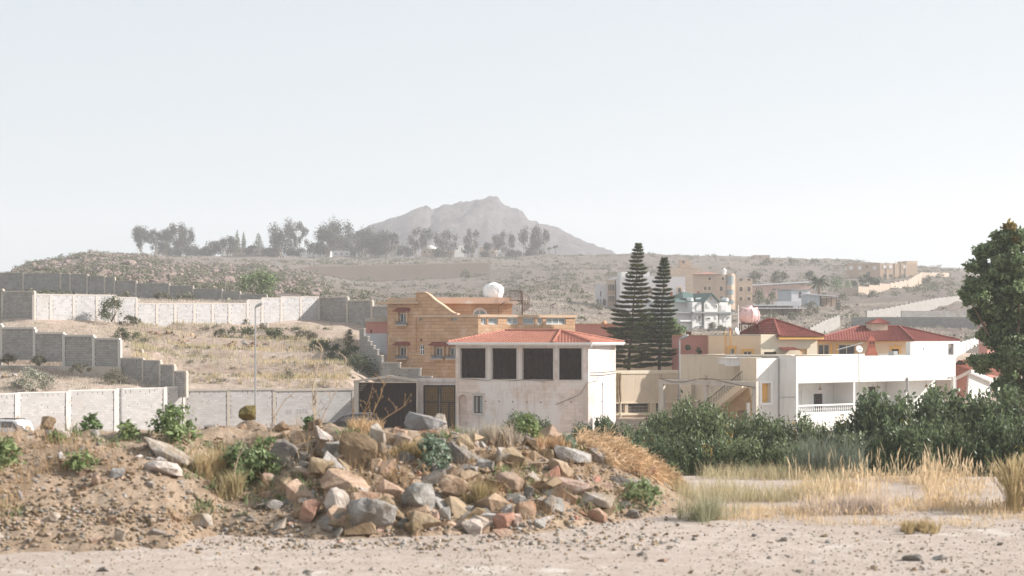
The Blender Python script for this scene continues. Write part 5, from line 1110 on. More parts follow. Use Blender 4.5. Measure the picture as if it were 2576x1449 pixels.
def apartments():
    A = Face(1547, 345, -12); rt = thing('apartment_block', 'long pale apartment block with arched galleries behind the tall pines', 'building', tuple(A.pt(0, 0, 0))); zb = zz(800, 345)
    volume(rt, A, 1497, 1528, 714.5, zb, 9, M_lilac, (), .4, name='gallery_wing')
    for y0, y1 in ((732, 746), (752, 768), (779, 795)):
        for x0, x1 in ((1500.5, 1507), (1510, 1512.5), (1516, 1524.5)): fwin(rt, A, x0, y0, x1, y1, None, M_white if y0 == 732 and x0 != 1510 else M_void, True)
    T = Face(1547, 343, -12); volume(rt, T, 1528, 1547, 704, zb, 9, M_beige, (), .3, name='stair_tower')
    for y0, y1 in ((716, 735), (745, 763), (775, 790)):
        fwin(rt, T, 1530.5, y0, 1545.5, y1, None, M_void)
        mb = MB(); T.box(mb, 1533, y0 + 1, 1534, y1, .04, .1); T.box(mb, 1538, y0 + 1, 1539, y1, .04, .1); T.box(mb, 1530, y1 - 3, 1546, y1, .02, .5); mb.build('balcony', M_beige, rt)
    B = Face(1547, 345, 6); volume(rt, B, 1547, 1640, 697, zb, 9, M_lilac, (), .4, name='wall')
    for y0, y1 in ((724, 735), (752, 764), (783, 792)):
        for x in (1549, 1554.5, 1570, 1582, 1607, 1632): fwin(rt, B, x, y0, x + (2.5 if x < 1560 else 6), y1, None, M_farwin, x in (1570, 1582))
    C = Face(1640, 338, 5); volume(rt, C, 1560, 1724, 695.5, zz(800, 338), 9, M_lilac, (), .4, name='upper_wall')
    for x in (1606, 1632, 1668): fwin(rt, C, x, 725, x + 8, 738, M_beige, M_farwin, True, .25)
    fwin(rt, C, 1705.5, 724, 1713, 736, M_peach, M_farwin, True, .3); fwin(rt, C, 1703, 737, 1716, 756, M_peach, M_lilac, False, .2)
    for x in (1600, 1625, 1650, 1690): fwin(rt, C, x, 752, x + 7, 766, None, M_farwin); fwin(rt, C, x, 780, x + 8, 793, None, M_farwin)
    D = Face(1565, 349, 5); volume(rt, D, 1564, 1634, 684, zz(700, 349), 6, M_white, (), .3, name='penthouse'); fwin(rt, D, 1573, 688, 1580, 696, None, M_void)
apartments()
def beige_block():
    A = Face(1730, 430, 5); rt = thing('building', 'tall plain beige block with small roof tower behind the apartment block', 'building', tuple(A.pt(0, 0, 5)))
    volume(rt, A, 1688, 1766, 674, zz(760, 430), 12, M_beige, (), .5); B = Face(1730, 431, 5)
    mb = MB(); B.box(mb, 1712, 652.5, 1737.5, 676, -3, 0); B.box(mb, 1711, 670, 1738.5, 671.5, -3.1, .2); mb.build('roof_tower', M_beige, rt); fwin(rt, B, 1717, 656, 1722, 662, None, M_void)
    A = Face(1820, 372, -14); B = Face(1820, 372, 30); rt = thing('building', 'beige stone building with arched windows, brown roof and glazed round bay', 'building', tuple(A.pt(-2, 0, 4))); zb = zz(790, 372)
    twoface(rt, A, B, 1743.5, 1850, 690, zb, M_beige, (), (), .1)
    mb = MB(); hip(mb, A, A.u(1740), A.u(1812), -9, .8, A.z(1780, 690), A.z(1780, 682), 3.5); mb.build('roof', M_brownred, rt)
    for x0, y0, x1, y1 in ((1771.5, 720.5, 1777, 730), (1782, 720.5, 1788, 730), (1782, 697, 1789, 705), (1810.5, 720, 1818.5, 732), (1815.5, 697, 1821.5, 705), (1812, 744, 1819, 752)): fwin(rt, A, x0, y0, x1, y1, M_peach, M_farwin, True, .16)
    mb = MB(); A.box(mb, 1793, 690, 1794, 745, .01, .12); A.box(mb, 1800.5, 690, 1801.2, 745, .01, .1); mb.build('drainpipe', M_beige, rt)
    c = B.pt(B.u(1836), 0, 0); mb = MB(); s = 372 / F; r = 10 * s
    for y0, y1 in ((688, 694), (716, 729), (742, 755)): mb.lathe((c.x, c.y - .3, zz(y1, 372)), [(r, 0), (r, (y1 - y0) * s)], 18)
    mb.build('bay_parapet', M_beige, rt); mb = MB(); mb.lathe((c.x, c.y - .3, zz(765, 372)), [(r * .93, 0), (r * .93, 76 * s)], 18); mb.build('bay_glazing', M_paleglass, rt)
    C = Face(1871, 374, 3); volume(rt, C, 1849.5, 1893, 700, zb, 8, M_beige, (), .6, name='side_wall')
    for x in (1860, 1880): fwin(rt, C, x, 721, x + 8, 733, M_peach, M_farwin, True, .2); fwin(rt, C, x, 746.5, x + 8, 756, M_peach, M_farwin, True, .2); fwin(rt, C, x, 701, x + 8, 706, None, M_void)
    p = A.pp(1819, 690, -2.5); mb = MB(); mb.lathe(p, [(.55, 0), (.55, .3), (.42, .32), (.42, .8), (.55, .84), (.5, 1.05), (.36, 1.3), (.15, 1.45), (.03, 1.6)], 12); mb.build('roof_lantern', M_whitepaint, rt)
    mb = MB(); A.box(mb, 1838, 741, 1845, 748, -2, -1); mb.build('chimney', M_brick, rt)
beige_block()
def green_villa():
    A = Face(1770, 300, 22); rt = thing('villa', 'white three storey villa with dark green gabled roof', 'house', tuple(A.pt(0, 0, 0))); zb = zz(848, 300)
    A2 = Face(1770, 302, 22)
    volume(rt, A, 1704, 1840, 788, zb, 12, M_white, (), 0, name='lower_wall'); volume(rt, A2, 1690, 1839, 760, zz(790, 302), 11, M_white, (), 0, name='upper_wall', ref=1770)
    G = Face(1770, 298.6, 22); mb = MB(); G.box(mb, 1772, 759.5, 1806, 838, -3, 0); mb.prism([G.pp(1771, 760), G.pp(1806, 760), G.pp(1788.5, 741)], -G.n * 3); mb.build('gable_wall', M_white, rt)
    for x0, x1 in ((1744, 1768), (1812, 1834)): mb = MB(); G.box(mb, x0, 760, x1, 838, -3, -.35); mb.build('bay_wall', M_white, rt)
    mb = MB(); A.box(mb, 1686, 785, 1842, 788.5, -.2, 1.0); G.box(mb, 1742, 784.5, 1843, 788.6, -1, .35); mb.build('cornice', mat('grey_cornice', (.30, .31, .32)), rt)
    mb = MB(); z0 = A.z(1770, 760.5); hip(mb, A2, A2.u(1688), A2.u(1842), -11, 1.2, z0, A.z(1770, 744), 4.5)
    hip(mb, A2, A2.u(1725), A2.u(1782), -9, -1, A.z(1770, 750), A.z(1752, 732), 1.9)
    a = G.pp(1769, 761.5, .5); b = G.pp(1808, 761.5, .5); t = G.pp(1788.5, 740, .5); bk = -G.n * 8; up = Vector((0, 0, .25))
    mb.prism([a, t, t + up, a + up], bk); mb.prism([t, b, b + up, t + up], bk)
    ro = mb.build('roof', M_greentile, rt); mb = MB()
    mb.tube(A2.pp(1752, 732, -5), A2.pp(1752, 728.5, -5), .15)
    for x in (1735.5, 1758, 1824): mb.prism([A2.pp(x - 3, 758, 1), A2.pp(x + 3, 758, 1), A2.pp(x + 3, 752, 1), A2.pp(x, 748.5, 1), A2.pp(x - 3, 752, 1)], -A2.n * 2)
    mb.build('dormer', M_whitepaint, ro)
    for x, y in ((1720, 739), (1789, 738)): mb = MB(); p = A2.pp(x, y, -5); mb.abox(p.x - .25, p.x + .25, p.y - .25, p.y + .25, p.z - 1.5, p.z + .5); mb.build('chimney', M_brick, ro)
    fwin(rt, G, 1786, 747, 1790.5, 755, None, M_tan, True)
    for x0, y0, x1, y1, f in ((1752, 768, 1763, 780, A), (1778, 766, 1784, 773, G), (1799, 768, 1803, 773, G), (1814, 768, 1826, 780, A), (1714, 768, 1717, 774, A2), (1724, 796, 1728, 804, A), (1756, 795, 1762, 808, A), (1778, 799, 1786, 803, G), (1800, 796, 1803, 801, G), (1821, 797, 1827, 807, A), (1732, 820, 1740, 829, A), (1757, 820, 1768, 830, A)):
        fwin(rt, f if f is G or f is A2 else G2(G, f, x0), x0, y0, x1, y1, M_whitepaint, M_farwin if (x0 + y0) % 2 else M_lilac, False, .1)
    for x, y in ((1752, 799.5), (1752, 823), (1833, 799)): mb = MB(); q = Face(1770, 298.9, 22); q.box(mb, x - 2, y - 2, x + 2, y + 2, -.3, .25); mb.build('air_conditioner', M_galv, rt)
    mb = MB(); A.box(mb, 1706, 805, 1742, 809, .2, .8); mb.build('balcony', M_whitepaint, rt)
def G2(G, f, x): 
    q = Face(1770, 300, 22)
    if 1744 <= x <= 1768 or 1812 <= x <= 1834: q.o = G.o - G.n * .33
    return q
green_villa()
def sheds():
    A = Face(1960, 440, 8); rt = thing('shed', 'long pink shed with sloping white roof on the hillside', 'shed', tuple(A.pt(0, 0, 5)))
    volume(rt, A, 1893, 2042, 716, zz(760, 440), 8, M_salmon if False else mat('faded_pink_render', (.55, .37, .31), (.60, .42, .36)), (), 0); mb = MB(); mb.prism([A.pp(1891, 719, .6), A.pp(2042, 710, .6), A.pp(2042, 707, .6), A.pp(1891, 716.5, .6)], -A.n * 9); mb.build('roof', M_corr, rt)
    for x in (1943, 1948, 1955): fwin(rt, A, x, 726, x + 4, 730, None, M_void)
    A = Face(1991, 405, 12); B = Face(1991, 405, -20); rt = thing('shed', 'white metal shed with a dark door beside the palm', 'shed', tuple(A.pt(0, 0, 3)))
    twoface(rt, B, A, 1956, 2038, 730, zz(775, 405), M_shed, (), (), 0, M_corr); fwin(rt, A, 2009.5, 734, 2015.5, 750, None, M_void, name='door'); fwin(rt, B, 1976, 733, 1985, 740, None, M_shed)
    mb = MB(); q = [B.pt(B.u(1955), .3, zz(729.5, 405)), B.pt(0, .4, zz(729.5, 405)), A.pt(A.u(2039), .4, zz(729.5, 405)), A.pt(A.u(2039), -6, zz(729, 405)), B.pt(B.u(1955), -6, zz(729, 405))]; mb.prism(q, (0, 0, .18)); mb.build('roof', M_galv, rt)
    A = Face(2070, 395, 6); rt = thing('shed', 'open fronted shed under a pale flat roof right of the palm', 'shed', tuple(A.pt(0, 0, 2)))
    volume(rt, A, 2033, 2062, 742, zz(775, 395), 6, M_shed, (), 0); mb = MB(); mb.prism([A.pp(2032, 741, .8), A.pp(2122, 748, .8), A.pp(2122, 746.5, .8), A.pp(2032, 739, .8)], -A.n * 7); mb.build('roof', M_corr, rt)
    mb = MB(); A.box(mb, 2062, 748, 2122, 775, -6, -5.8); mb.build('back_wall', M_beige, rt)
    for x in (2078, 2090, 2103): mb = MB(); p = A.pp(x, 747, .4); mb.tube(p, p - Vector((0, 0, 3)), .1); mb.build('post', M_rust, rt)
    A = Face(1985, 380, 4); rt = thing('storage_tank', 'low long white storage tank wall in front of the metal shed', 'tank', tuple(A.pt(0, 0, 1))); volume(rt, A, 1955, 2013, 758, zz(785, 380), 4, M_corr, (), .2)
    for lab, x0, x1, y, Y in (('wide flat pale roof shelter above the pink tank', 1892, 2012, 768, 362), ('lower flat pale roof shelter right of the pink tank', 1900, 2036, 775.5, 350)):
        A = Face(1950, Y, 5); rt = thing('shelter', lab, 'shelter', tuple(A.pt(0, 0, 0))); mb = MB(); A.box(mb, x0, y - 1.2, x1, y + 1.2, -7, .5); mb.build('roof', M_corr, rt)
        mb = MB(); A.box(mb, x0 + 4, y + 1.3, x1 - 5, y + 22, -6, -4); mb.build('wall', M_beige, rt)
        for k in range(5): mb = MB(); p = A.pp(lerp(x0 + 3, x1 - 3, k / 4), y, 0); mb.tube(p, p - Vector((0, 0, 3)), .09); mb.build('post', M_rust, rt)
    A = Face(2070, 470, 10); rt = thing('house', 'low house with pinkish pitched roof behind the palm', 'house', tuple(A.pt(0, 0, 5))); volume(rt, A, 2062, 2140, 742, zz(775, 470), 9, M_beige, (), 0); mb = MB(); hip(mb, A, A.u(2055), A.u(2143), -10, .8, A.z(2100, 743), A.z(2100, 731), 4); mb.build('roof', mat('pinkish_roof', (.42, .31, .28)), rt)
    A = Face(2180, 285, 3)
    # hilltop tan building
    A = Face(2214, 565, -12); B = Face(2214, 565, 16); rt = thing('building', 'tan two storey building on the hill behind the beige perimeter wall', 'building', tuple(A.pt(0, 0, 15)))
    twoface(rt, A, B, 2130.5, 2307, 662, zz(730, 565), M_peach if False else mat('tan_stone_render', (.46, .33, .235), (.50, .37, .27)), (), (), .4)
    for x in (2137, 2158.5, 2196): fwin(rt, A, x, 669.5, x + 8, 678, M_beige, M_whitepaint if x != 2196 else M_lilac, False, .15)
    fwin(rt, A, 2178, 668, 2183, 674, None, M_farwin); fwin(rt, A, 2160, 685, 2178, 697, None, M_beige); fwin(rt, A, 2180, 684, 2189, 697, None, M_farwin)
    for x in (2222, 2236, 2272): fwin(rt, B, x, 667, x + 8, 675, M_beige, M_lilac, False, .15)
    for x in (2222, 2237, 2269): fwin(rt, B, x, 690, x + 8, 698, None, M_farwin)
    C = Face(2282, 568, 16); volume(rt, C, 2282, 2308, 656.5, zz(700, 568), 7, M_peach if False else M_beige, (), .2, name='raised_wall'); mb = MB()
    for x in (2230, 2251, 2266.5, 2278): B.box(mb, x, 658, x + 1, 706, .02, .2)
    mb.build('pilaster', M_beige, rt)
    A = Face(1900, 735, 4); rt = thing('house', 'small flat hut on the skyline right of the pines', 'house', tuple(A.pt(0, 0, 30))); volume(rt, A, 1899, 1937, 641.5, zz(660, 735), 8, M_tanwall, (), .2); fwin(rt, A, 1910, 644, 1914, 648, None, M_farwin)
    A = Face(2330, 600, 5); rt = thing('building', 'small orange roofed hut beside the hilltop building', 'building', tuple(A.pt(0, 0, 14))); volume(rt, A, 2309, 2337, 687, zz(710, 600), 6, M_peach, (), .2)
sheds()
def long_wall(label, pts, h, m, posts=0, pm=None, step=True, group=None):
    """free-standing wall through (photo x, photo y of the foot, depth) knots, stepping with the slope"""
    segs = []
    c = P(*pts[0]); rt = thing('block_wall', label, 'wall', tuple(c), group)
    mb = MB(); pmb = []
    for (xa, ya, Ya), (xb, yb, Yb) in zip(pts, pts[1:]):
        a, b = P(xa, ya, Ya), P(xb, yb, Yb); d = Vector((b.x - a.x, b.y - a.y, 0)); n = max(1, int(d.length / 5)); nn = Vector((d.y, -d.x, 0)).normalized()
        for k in range(n):
            p = a.lerp(b, k / n); q = a.lerp(b, (k + 1) / n); zt = max(p.z, q.z) + h; zb = min(p.z, q.z) - .9
            mb.prism([(p.x, p.y, zb), (q.x, q.y, zb), (q.x, q.y, zt), (p.x, p.y, zt)], -nn * .25)
            if posts: pmb.append((p, zb, zt, d.normalized(), nn))
    mb.build('wall_run', m, rt)
    for p, zb, zt, d, nn in pmb[:60]: mb = MB(); mb.obox(Vector((p.x, p.y, zb)) - d * .15 + nn * .05, d * .3, -nn * .3, (0, 0, zt - zb + .08)); mb.build('post', pm or M_conc, rt)
    return rt
M_wallbeige = mat('beige_block_wall', (.42, .335, .265), (.47, .38, .305), .6, brick=BLK, mortar=(.42, .34, .27), mfac=.3)
long_wall('beige perimeter wall with pale posts stepping uphill in front of the hilltop building', [(2120, 762, 455), (2160, 764, 455), (2240, 752, 470), (2285, 742, 490), (2318, 720, 530)], 4.4, M_wallbeige, 1, mat('pale_posts', (.54, .45, .37)))
long_wall('beige wall stretch right of the hilltop building', [(2318, 716, 555), (2345, 712, 560), (2388, 712, 575)], 3.6, M_wallbeige, 1, mat('pale_posts', (.54, .45, .37)))
long_wall('pale grey block wall climbing diagonally to the right behind the tiled cupola', [(2181, 802, 300), (2240, 792, 320), (2300, 778, 345), (2360, 765, 375), (2440, 756, 410)], 1.35, M_block)
long_wall('long level grey block wall behind the red hip roofs', [(2141, 822, 292), (2250, 822, 288), (2400, 823, 284), (2600, 824, 280)], 1.75, M_block)
long_wall('upper grey block wall just above the long level one', [(2268, 805, 296), (2400, 805, 300), (2600, 806, 306)], 1.7, M_block)
long_wall('pale block wall running down the slope between the two red roofs', [(2038, 848, 232), (2075, 826, 258), (2113, 811, 285)], 1.2, M_block)
long_wall('white wall with dark posts right of the villa upper block', [(2398, 892, 205), (2420, 884, 214), (2450, 874, 228), (2480, 868, 240)], 1.25, mat('white_blockwork', (.66, .65, .64)), 1, M_block)
def retaining():
    A = Face(1000, 652, 1); rt = thing('retaining_wall', 'large plain tan retaining wall below the ridge of tall trees', 'wall', tuple(A.pt(0, 0, 15))); mb = MB()
    top = [(745, 678), (780, 671), (900, 669), (1000, 667), (1100, 664), (1233, 661.5)]; bot = [(1233, 696), (1100, 708), (1000, 722), (900, 726), (800, 716), (745, 708)]
    mb.prism([A.pp(x, y) for x, y in bot[::-1] + top[::-1]], -A.n * 2); mb.build('wall_face', M_tanwall, rt)
    mb = MB()
    for (xa, ya), (xb, yb) in zip(top, top[1:]): p, q = A.pp(xa, ya), A.pp(xb, yb); mb.prism([p, q, q + Vector((0, 0, .3)), p + Vector((0, 0, .3))], -A.n * 2.2)
    mb.build('coping', M_beige, rt)
retaining()
def plateau_houses():
    L = [('long low tan building on the ridge between the conifers and tall trees', 584, 699, 625, 650, M_tanwall, 812), ('white roofed house behind the round ridge trees', 556, 584, 622, 645, M_white, 835), ('small white house on the ridge left of the palm', 690, 706, 628, 646, M_white, 840),
         ('long white house under the largest ridge trees', 772, 826, 630, 648, M_white, 825), ('grey roofed house on the ridge', 838, 880, 631, 650, M_lilac, 818), ('white cubic house behind thin ridge trunks', 895, 927, 633, 652, M_white, 822),
         ('pale house with domed roof on the ridge', 1062, 1100, 626, 652, M_beige, 830), ('tan house with wide dark porch on the ridge', 1090, 1141, 632, 654, M_beige, 815), ('white block house on the ridge centre', 1143, 1168, 618, 650, M_white, 845), ('beige house with tall corner block on the ridge', 1204, 1246, 628, 652, M_beige, 825), ('small white hut with arched door on the ridge', 1252, 1263, 634, 652, M_white, 818), ('white parked bus shaped shelter on the ridge', 1268, 1295, 640, 652, M_corr, 820)]
    for i, (lab, x0, x1, yt, yb, m, Y) in enumerate(L):
        A = Face((x0 + x1) / 2, Y, (-6, 4, 8)[i % 3]); lab = lab.replace('parked bus shaped', 'open'); rt = thing('house', lab, 'house', tuple(A.pt(0, 0, zz(yb, Y)))); volume(rt, A, x0, x1, yt, zz(yb + 12, Y), 9, m, (), .3)
        w = x1 - x0; n = max(1, int(w / 11))
        for k in range(n): x = x0 + w * (k + .5) / n; fwin(rt, A, x - 1.6, yt + 5, x + 1.6, yt + 10, None, M_farwin)
        if 'porch' in lab: mb = MB(); A.box(mb, x0 - 3, yt - 1, x1 + 3, yt + 1.5, -3, 2.5); mb.build('porch_roof', M_beige, rt); fwin(rt, A, x0 + 4, yt + 4, x1 - 8, yt + 18, None, M_void, name='porch_opening')
        if 'domed' in lab: mb = MB(); mb.lathe(A.pp(1081, yt, -4), [(3, 0), (2.7, .8), (1.8, 1.6), (.3, 2.1)], 14); mb.build('dome', M_white, rt)
        if 'corner block' in lab: mb = MB(); A.box(mb, 1206, 621, 1217, 628.1, -3, .02); A.box(mb, 1238, 622, 1246, 628.1, -3, .02); mb.build('corner_block', M_beige, rt)
plateau_houses()
# ------------------------------------------------------------------ vegetation
def leafmat(name, c1, c2, isl=.35, rough=.55, spec=.3, transl=.25): return mat(name, c1, c2, .8, rough=rough, island=isl, spec=spec, transl=transl, objr=.22)
M_hedge = leafmat('hedge_leaf', (.11, .15, .07), (.165, .205, .105), .6, .45, .4, .4)
M_tip = leafmat('young_yellow_leaf', (.30, .21, .05), (.24, .20, .06), .3)
M_tree = leafmat('dark_tree_leaf', (.18, .24, .115), (.25, .31, .165), .55, .5, .35, .5)
M_pine = leafmat('pine_needle', (.060, .080, .026), (.10, .118, .04), .5, .6, .2, .3)
M_euc = leafmat('grey_green_leaf', (.06, .062, .045), (.088, .085, .062), .3)
M_scrub = leafmat('scrub_leaf', (.125, .125, .078), (.185, .175, .115), .45)
M_scrubgreen = leafmat('green_scrub_leaf', (.085, .105, .05), (.13, .145, .075), .4)
M_palegr = leafmat('pale_grey_leaf', (.27, .28, .21), (.33, .33, .26), .3)
M_weed = leafmat('weed_leaf', (.15, .21, .085), (.22, .28, .13), .45)
M_bluegr = leafmat('blue_green_leaf', (.20, .27, .19), (.29, .34, .25), .35)
M_bark = mat('bark', (.13, .09, .065), (.19, .14, .10), 5, bump=.8, bscale=9)
M_palebark = mat('pale_bark', (.30, .25, .20), (.24, .19, .15), 2, bump=.5)
M_dry = leafmat('dry_grass', (.58, .45, .255), (.68, .56, .37), .3, .8, .1, .35)
M_drypale = leafmat('pale_dry_grass', (.56, .48, .39), (.64, .56, .47), .3, .8, .1, .35)
M_dryor = leafmat('golden_dry_grass', (.50, .37, .20), (.60, .47, .29), .35, .8, .1, .35)
M_greengr = leafmat('green_grass', (.42, .375, .215), (.54, .475, .305), .35, .8, .1, .35)
M_straw = leafmat('orange_straw', (.58, .41, .24), (.66, .51, .34), .45, .8, .1, .3)

def plant(name, label, cat, base, V, Q, mats, trunk=None, group=None, mi=None, smooth=False, part='crown', tm=None):
    rt = thing(name, label, cat, tuple(base), group)
    raw(part, V, Q, mats, rt, mi)
    if trunk: (trunk if isinstance(trunk, MB) else trunk).build('trunk', tm or M_bark, rt)
    return rt
def tips(n, frac, seed): return (np.random.default_rng(seed).random(n) < frac).astype(int)

def norfolk(label, top, base, Y, half, seed):
    """Norfolk pine: straight stem with tiers of level plume-like branches; half = (photo y, half width) knots"""
    g = np.random.default_rng(seed); t, b = P(*top, Y), P(*base, Y); b.z -= 2.5; rt = thing('norfolk_pine', label, 'tree', tuple(b)); s = Y / F
    mb = MB(); n = 14; pts = [b.lerp(t, k / n) + Vector((.05 * math.sin(k * 1.3), 0, 0)) for k in range(n + 1)]; mb.pipe(pts, [lerp(.21, .02, (k / n) ** .8) for k in range(n + 1)], 8); br = mb; V = []; y = top[1] + 5; k = 0
    while y < base[1] + 4:
        f = (y - top[1]) / (base[1] - top[1]); ctr = P(lerp(top[0], base[0], f), y, Y); L = float(np.interp(y, *zip(*half))) * s
        nb = 6 if f < .35 else 8; a0 = g.random() * 6.28
        for j in range(nb):
            a = a0 + 6.2832 * j / nb + g.normal() * .12; l = L * (.52 + .62 * g.random()); d = np.array([math.cos(a), math.sin(a), 0]); c = np.array(ctr)
            if g.random() < .06: continue
            droop = -.05 - .08 * f; lift = .07
            q = lambda u: c + d * l * u + np.array([0, 0, l * (droop * math.sin(u * 2.2) + lift * u * u * 1.6)])
            br.pipe([q(u) for u in (0, .35, .7, 1)], [.05 * (1 - .5 * u) * min(1, .35 + l / 2.5) for u in (0, .35, .7, 1)], 4)
            m = int(60 + 120 * l); u = np.clip((.16 if f < .2 else .3) + .7 * g.beta(1.5, 1.3, m), 0, 1)
            c0 = np.stack([q(x) for x in u]); prof = np.clip(np.sin(np.pi * np.clip((u - .08) / .98, 0, 1)) ** .6, .15, 1)
            side = np.array([-d[1], d[0], 0]); off = side[None] * (g.normal(size=m) * .15 * prof * min(1.2, .35 + l * .45))[:, None]; off[:, 2] += (g.random(m) * (.15 + .08 * f) - .03) * prof
            p0 = c0 + off; ax = d[None] * .45 + side[None] * np.sign((off @ side))[:, None] * .35 + g.normal(size=(m, 3)) * .18; ax[:, 2] += .24; ax /= np.linalg.norm(ax, axis=1)[:, None]
            w = np.cross(ax, g.normal(size=(m, 3))); w /= np.linalg.norm(w, axis=1)[:, None]; ln = (.17 + .15 * g.random(m))[:, None]
            V.append(np.stack([p0 - ax * ln * .5, p0 + w * .032, p0 + ax * ln, p0 - w * .032], 1).reshape(-1, 3))
        y += np.interp(f, [0, .15, .5, 1], [6.5, 9.6, 10.8, 12]) * g.uniform(.88, 1.12) ; k += 1
    br.build('trunk', M_bark, rt); V = np.concatenate(V); raw('crown', V, np.arange(len(V)).reshape(-1, 4), M_pine, rt)
norfolk('taller tall Norfolk pine, left of the pair behind the pale stone house', (1607, 612), (1576, 926), 152.5, [(612, 3), (640, 16), (680, 27), (720, 36), (770, 46), (800, 60), (840, 66), (900, 68), (930, 58)], 3)
norfolk('shorter Norfolk pine, right of the pair, above the tan house', (1671.5, 648), (1656, 924), 153.5, [(648, 3), (670, 14), (700, 21), (740, 27), (790, 38), (830, 48), (880, 55), (930, 50)], 8)

def px_tree(name, label, blobs, Y, leaf, n, m, depth=.8, seed=0, trunkpx=None, cat='tree', group=None, tipfrac=0, jit=.35, sub=7, tw=.2, tm=None, subr=(.35, .6), cat2=None):
    """tree from (photo x, y, radius) crown lobes at depth Y"""
    g = np.random.default_rng(seed); s = Y / F; C = []; Rd = []
    for px, py, r in blobs:
        c = np.array(P(px, py, Y)); c[1] += g.normal() * depth * r * s * .7
        for k in range(sub):
            d = g.normal(size=3); d /= np.linalg.norm(d); C.append(c + d * r * s * (.55 + .35 * g.random())); q = r * s * g.uniform(*subr); Rd.append((q, q, q * .8))
    V, Q = leaf_cloud(C, Rd, n, leaf, seed=seed); xs = [b[0] for b in blobs]; yb = max(b[1] + b[2] for b in blobs)
    tx_, ty_ = trunkpx or (sum(xs) / len(xs), yb); X = (tx_ - CX) / F * Y; zg = min(gz(X, Y), zz(ty_, Y)); base = Vector((X, Y, zg)); mb = MB()
    cen = Vector(np.mean(C, 0)); mb.pipe([base - Vector((0, 0, .3)), base.lerp(cen, .45), cen], [tw, tw * .8, tw * .35], 7)
    for k in range(min(6, len(blobs))): c = Vector(C[k * sub * max(1, len(blobs) // 6) % len(C)]); mb.pipe([base.lerp(cen, .45), base.lerp(cen, .6).lerp(c, .4), c], [tw * .5, tw * .35, tw * .12], 5)
    return plant(name, label, cat, base, V, Q, [m, M_tip] if tipfrac else m, mb, group, tips(n, tipfrac, seed) if tipfrac else None, tm=tm)
px_tree('broadleaf_tree', 'tall dark green tree at the right frame edge', [(x, y, r * 1.13) for x, y, r in [(2545, 592, 28), (2522, 618, 33), (2562, 640, 48), (2500, 655, 38), (2470, 690, 34), (2530, 700, 52), (2452, 722, 28), (2480, 750, 42), (2540, 770, 58), (2468, 788, 24), (2562, 840, 58), (2528, 862, 40), (2480, 912, 32), (2505, 900, 38), (2570, 925, 58), (2535, 960, 42), (2562, 1000, 48), (2524, 712, 28), (2512, 735, 26), (2440, 752, 20), (2436, 735, 16), (2558, 770, 40), (2545, 890, 40), (2600, 640, 40), (2610, 740, 46), (2615, 840, 46), (2610, 940, 46), (2585, 690, 46), (2590, 800, 50), (2500, 830, 26), (2590, 900, 50)]], 78, .12, 66000, M_tree, .8, 5, (2590, 1080), tipfrac=.01, tw=.28, sub=9, subr=(.28, .62))
px_tree('broadleaf_tree', 'round dark leafy tree hidden behind the two pines', [(1570, 840, 26), (1600, 825, 30), (1640, 818, 32), (1680, 832, 28), (1706, 840, 20), (1655, 850, 32), (1615, 858, 28), (1715, 858, 13), (1690, 862, 18)], 165, .26, 9000, M_tree, .6, 6)
px_tree('garden_plant', 'small green plant beside the salmon wall', [(1732, 872, 7), (1758, 885, 6), (1757, 879, 4)], 150.5, .14, 500, M_hedge, .4, 7, cat='plant', tw=.04)

# hedge of bushes: five shapes, copied
def bush_variant(k, n=8500, seed=0, m=None, leaf=.026, tipfrac=.035, spread=.55, tall=1.0):
    g = np.random.default_rng(100 + k + seed); C = []; Rd = []
    for i in range(44):
        a = g.random() * 6.28; h = g.random() ** .8; r = spread * math.sqrt(max(.05, 1 - (h * .95) ** 2.2)) * (.75 + .3 * g.random()); c = (r * math.cos(a), r * math.sin(a), .08 + .78 * h * tall); C.append(c); q = g.uniform(.08, .19); Rd.append((q, q, q * 1.1))
    for i in range(13):
        a = g.random() * 6.28; r = spread * .85 * math.sqrt(g.random()); h = .72 * math.sqrt(max(0, 1 - (r / spread) ** 2)) + .06 + .10 * g.random()
        for j in range(3): C.append((r * math.cos(a), r * math.sin(a), h + .055 * j)); Rd.append((.055 - .012 * j, .055 - .012 * j, .07))
    V, Q = leaf_cloud(C, Rd, n, leaf, w=.42, fill=.5, seed=k + seed); V[:, 2] /= np.percentile(V[:, 2], 99.97)
    rt = thing('hedge_bush', 'x', 'bush', (0, 0, 0)); raw('foliage', V, Q, [m or M_hedge, M_tip], rt, tips(n, tipfrac, k)); mb = MB()
    for i in range(5): a = i * 1.26 + k; mb.pipe([(.03 * math.cos(a), .03 * math.sin(a), -.05), (.12 * math.cos(a), .12 * math.sin(a), .3), (.3 * math.cos(a), .3 * math.sin(a), .62)], [.02, .014, .006], 5)
    mb.build('stem', M_bark, rt); return rt
BV = [bush_variant(k) for k in range(5)]
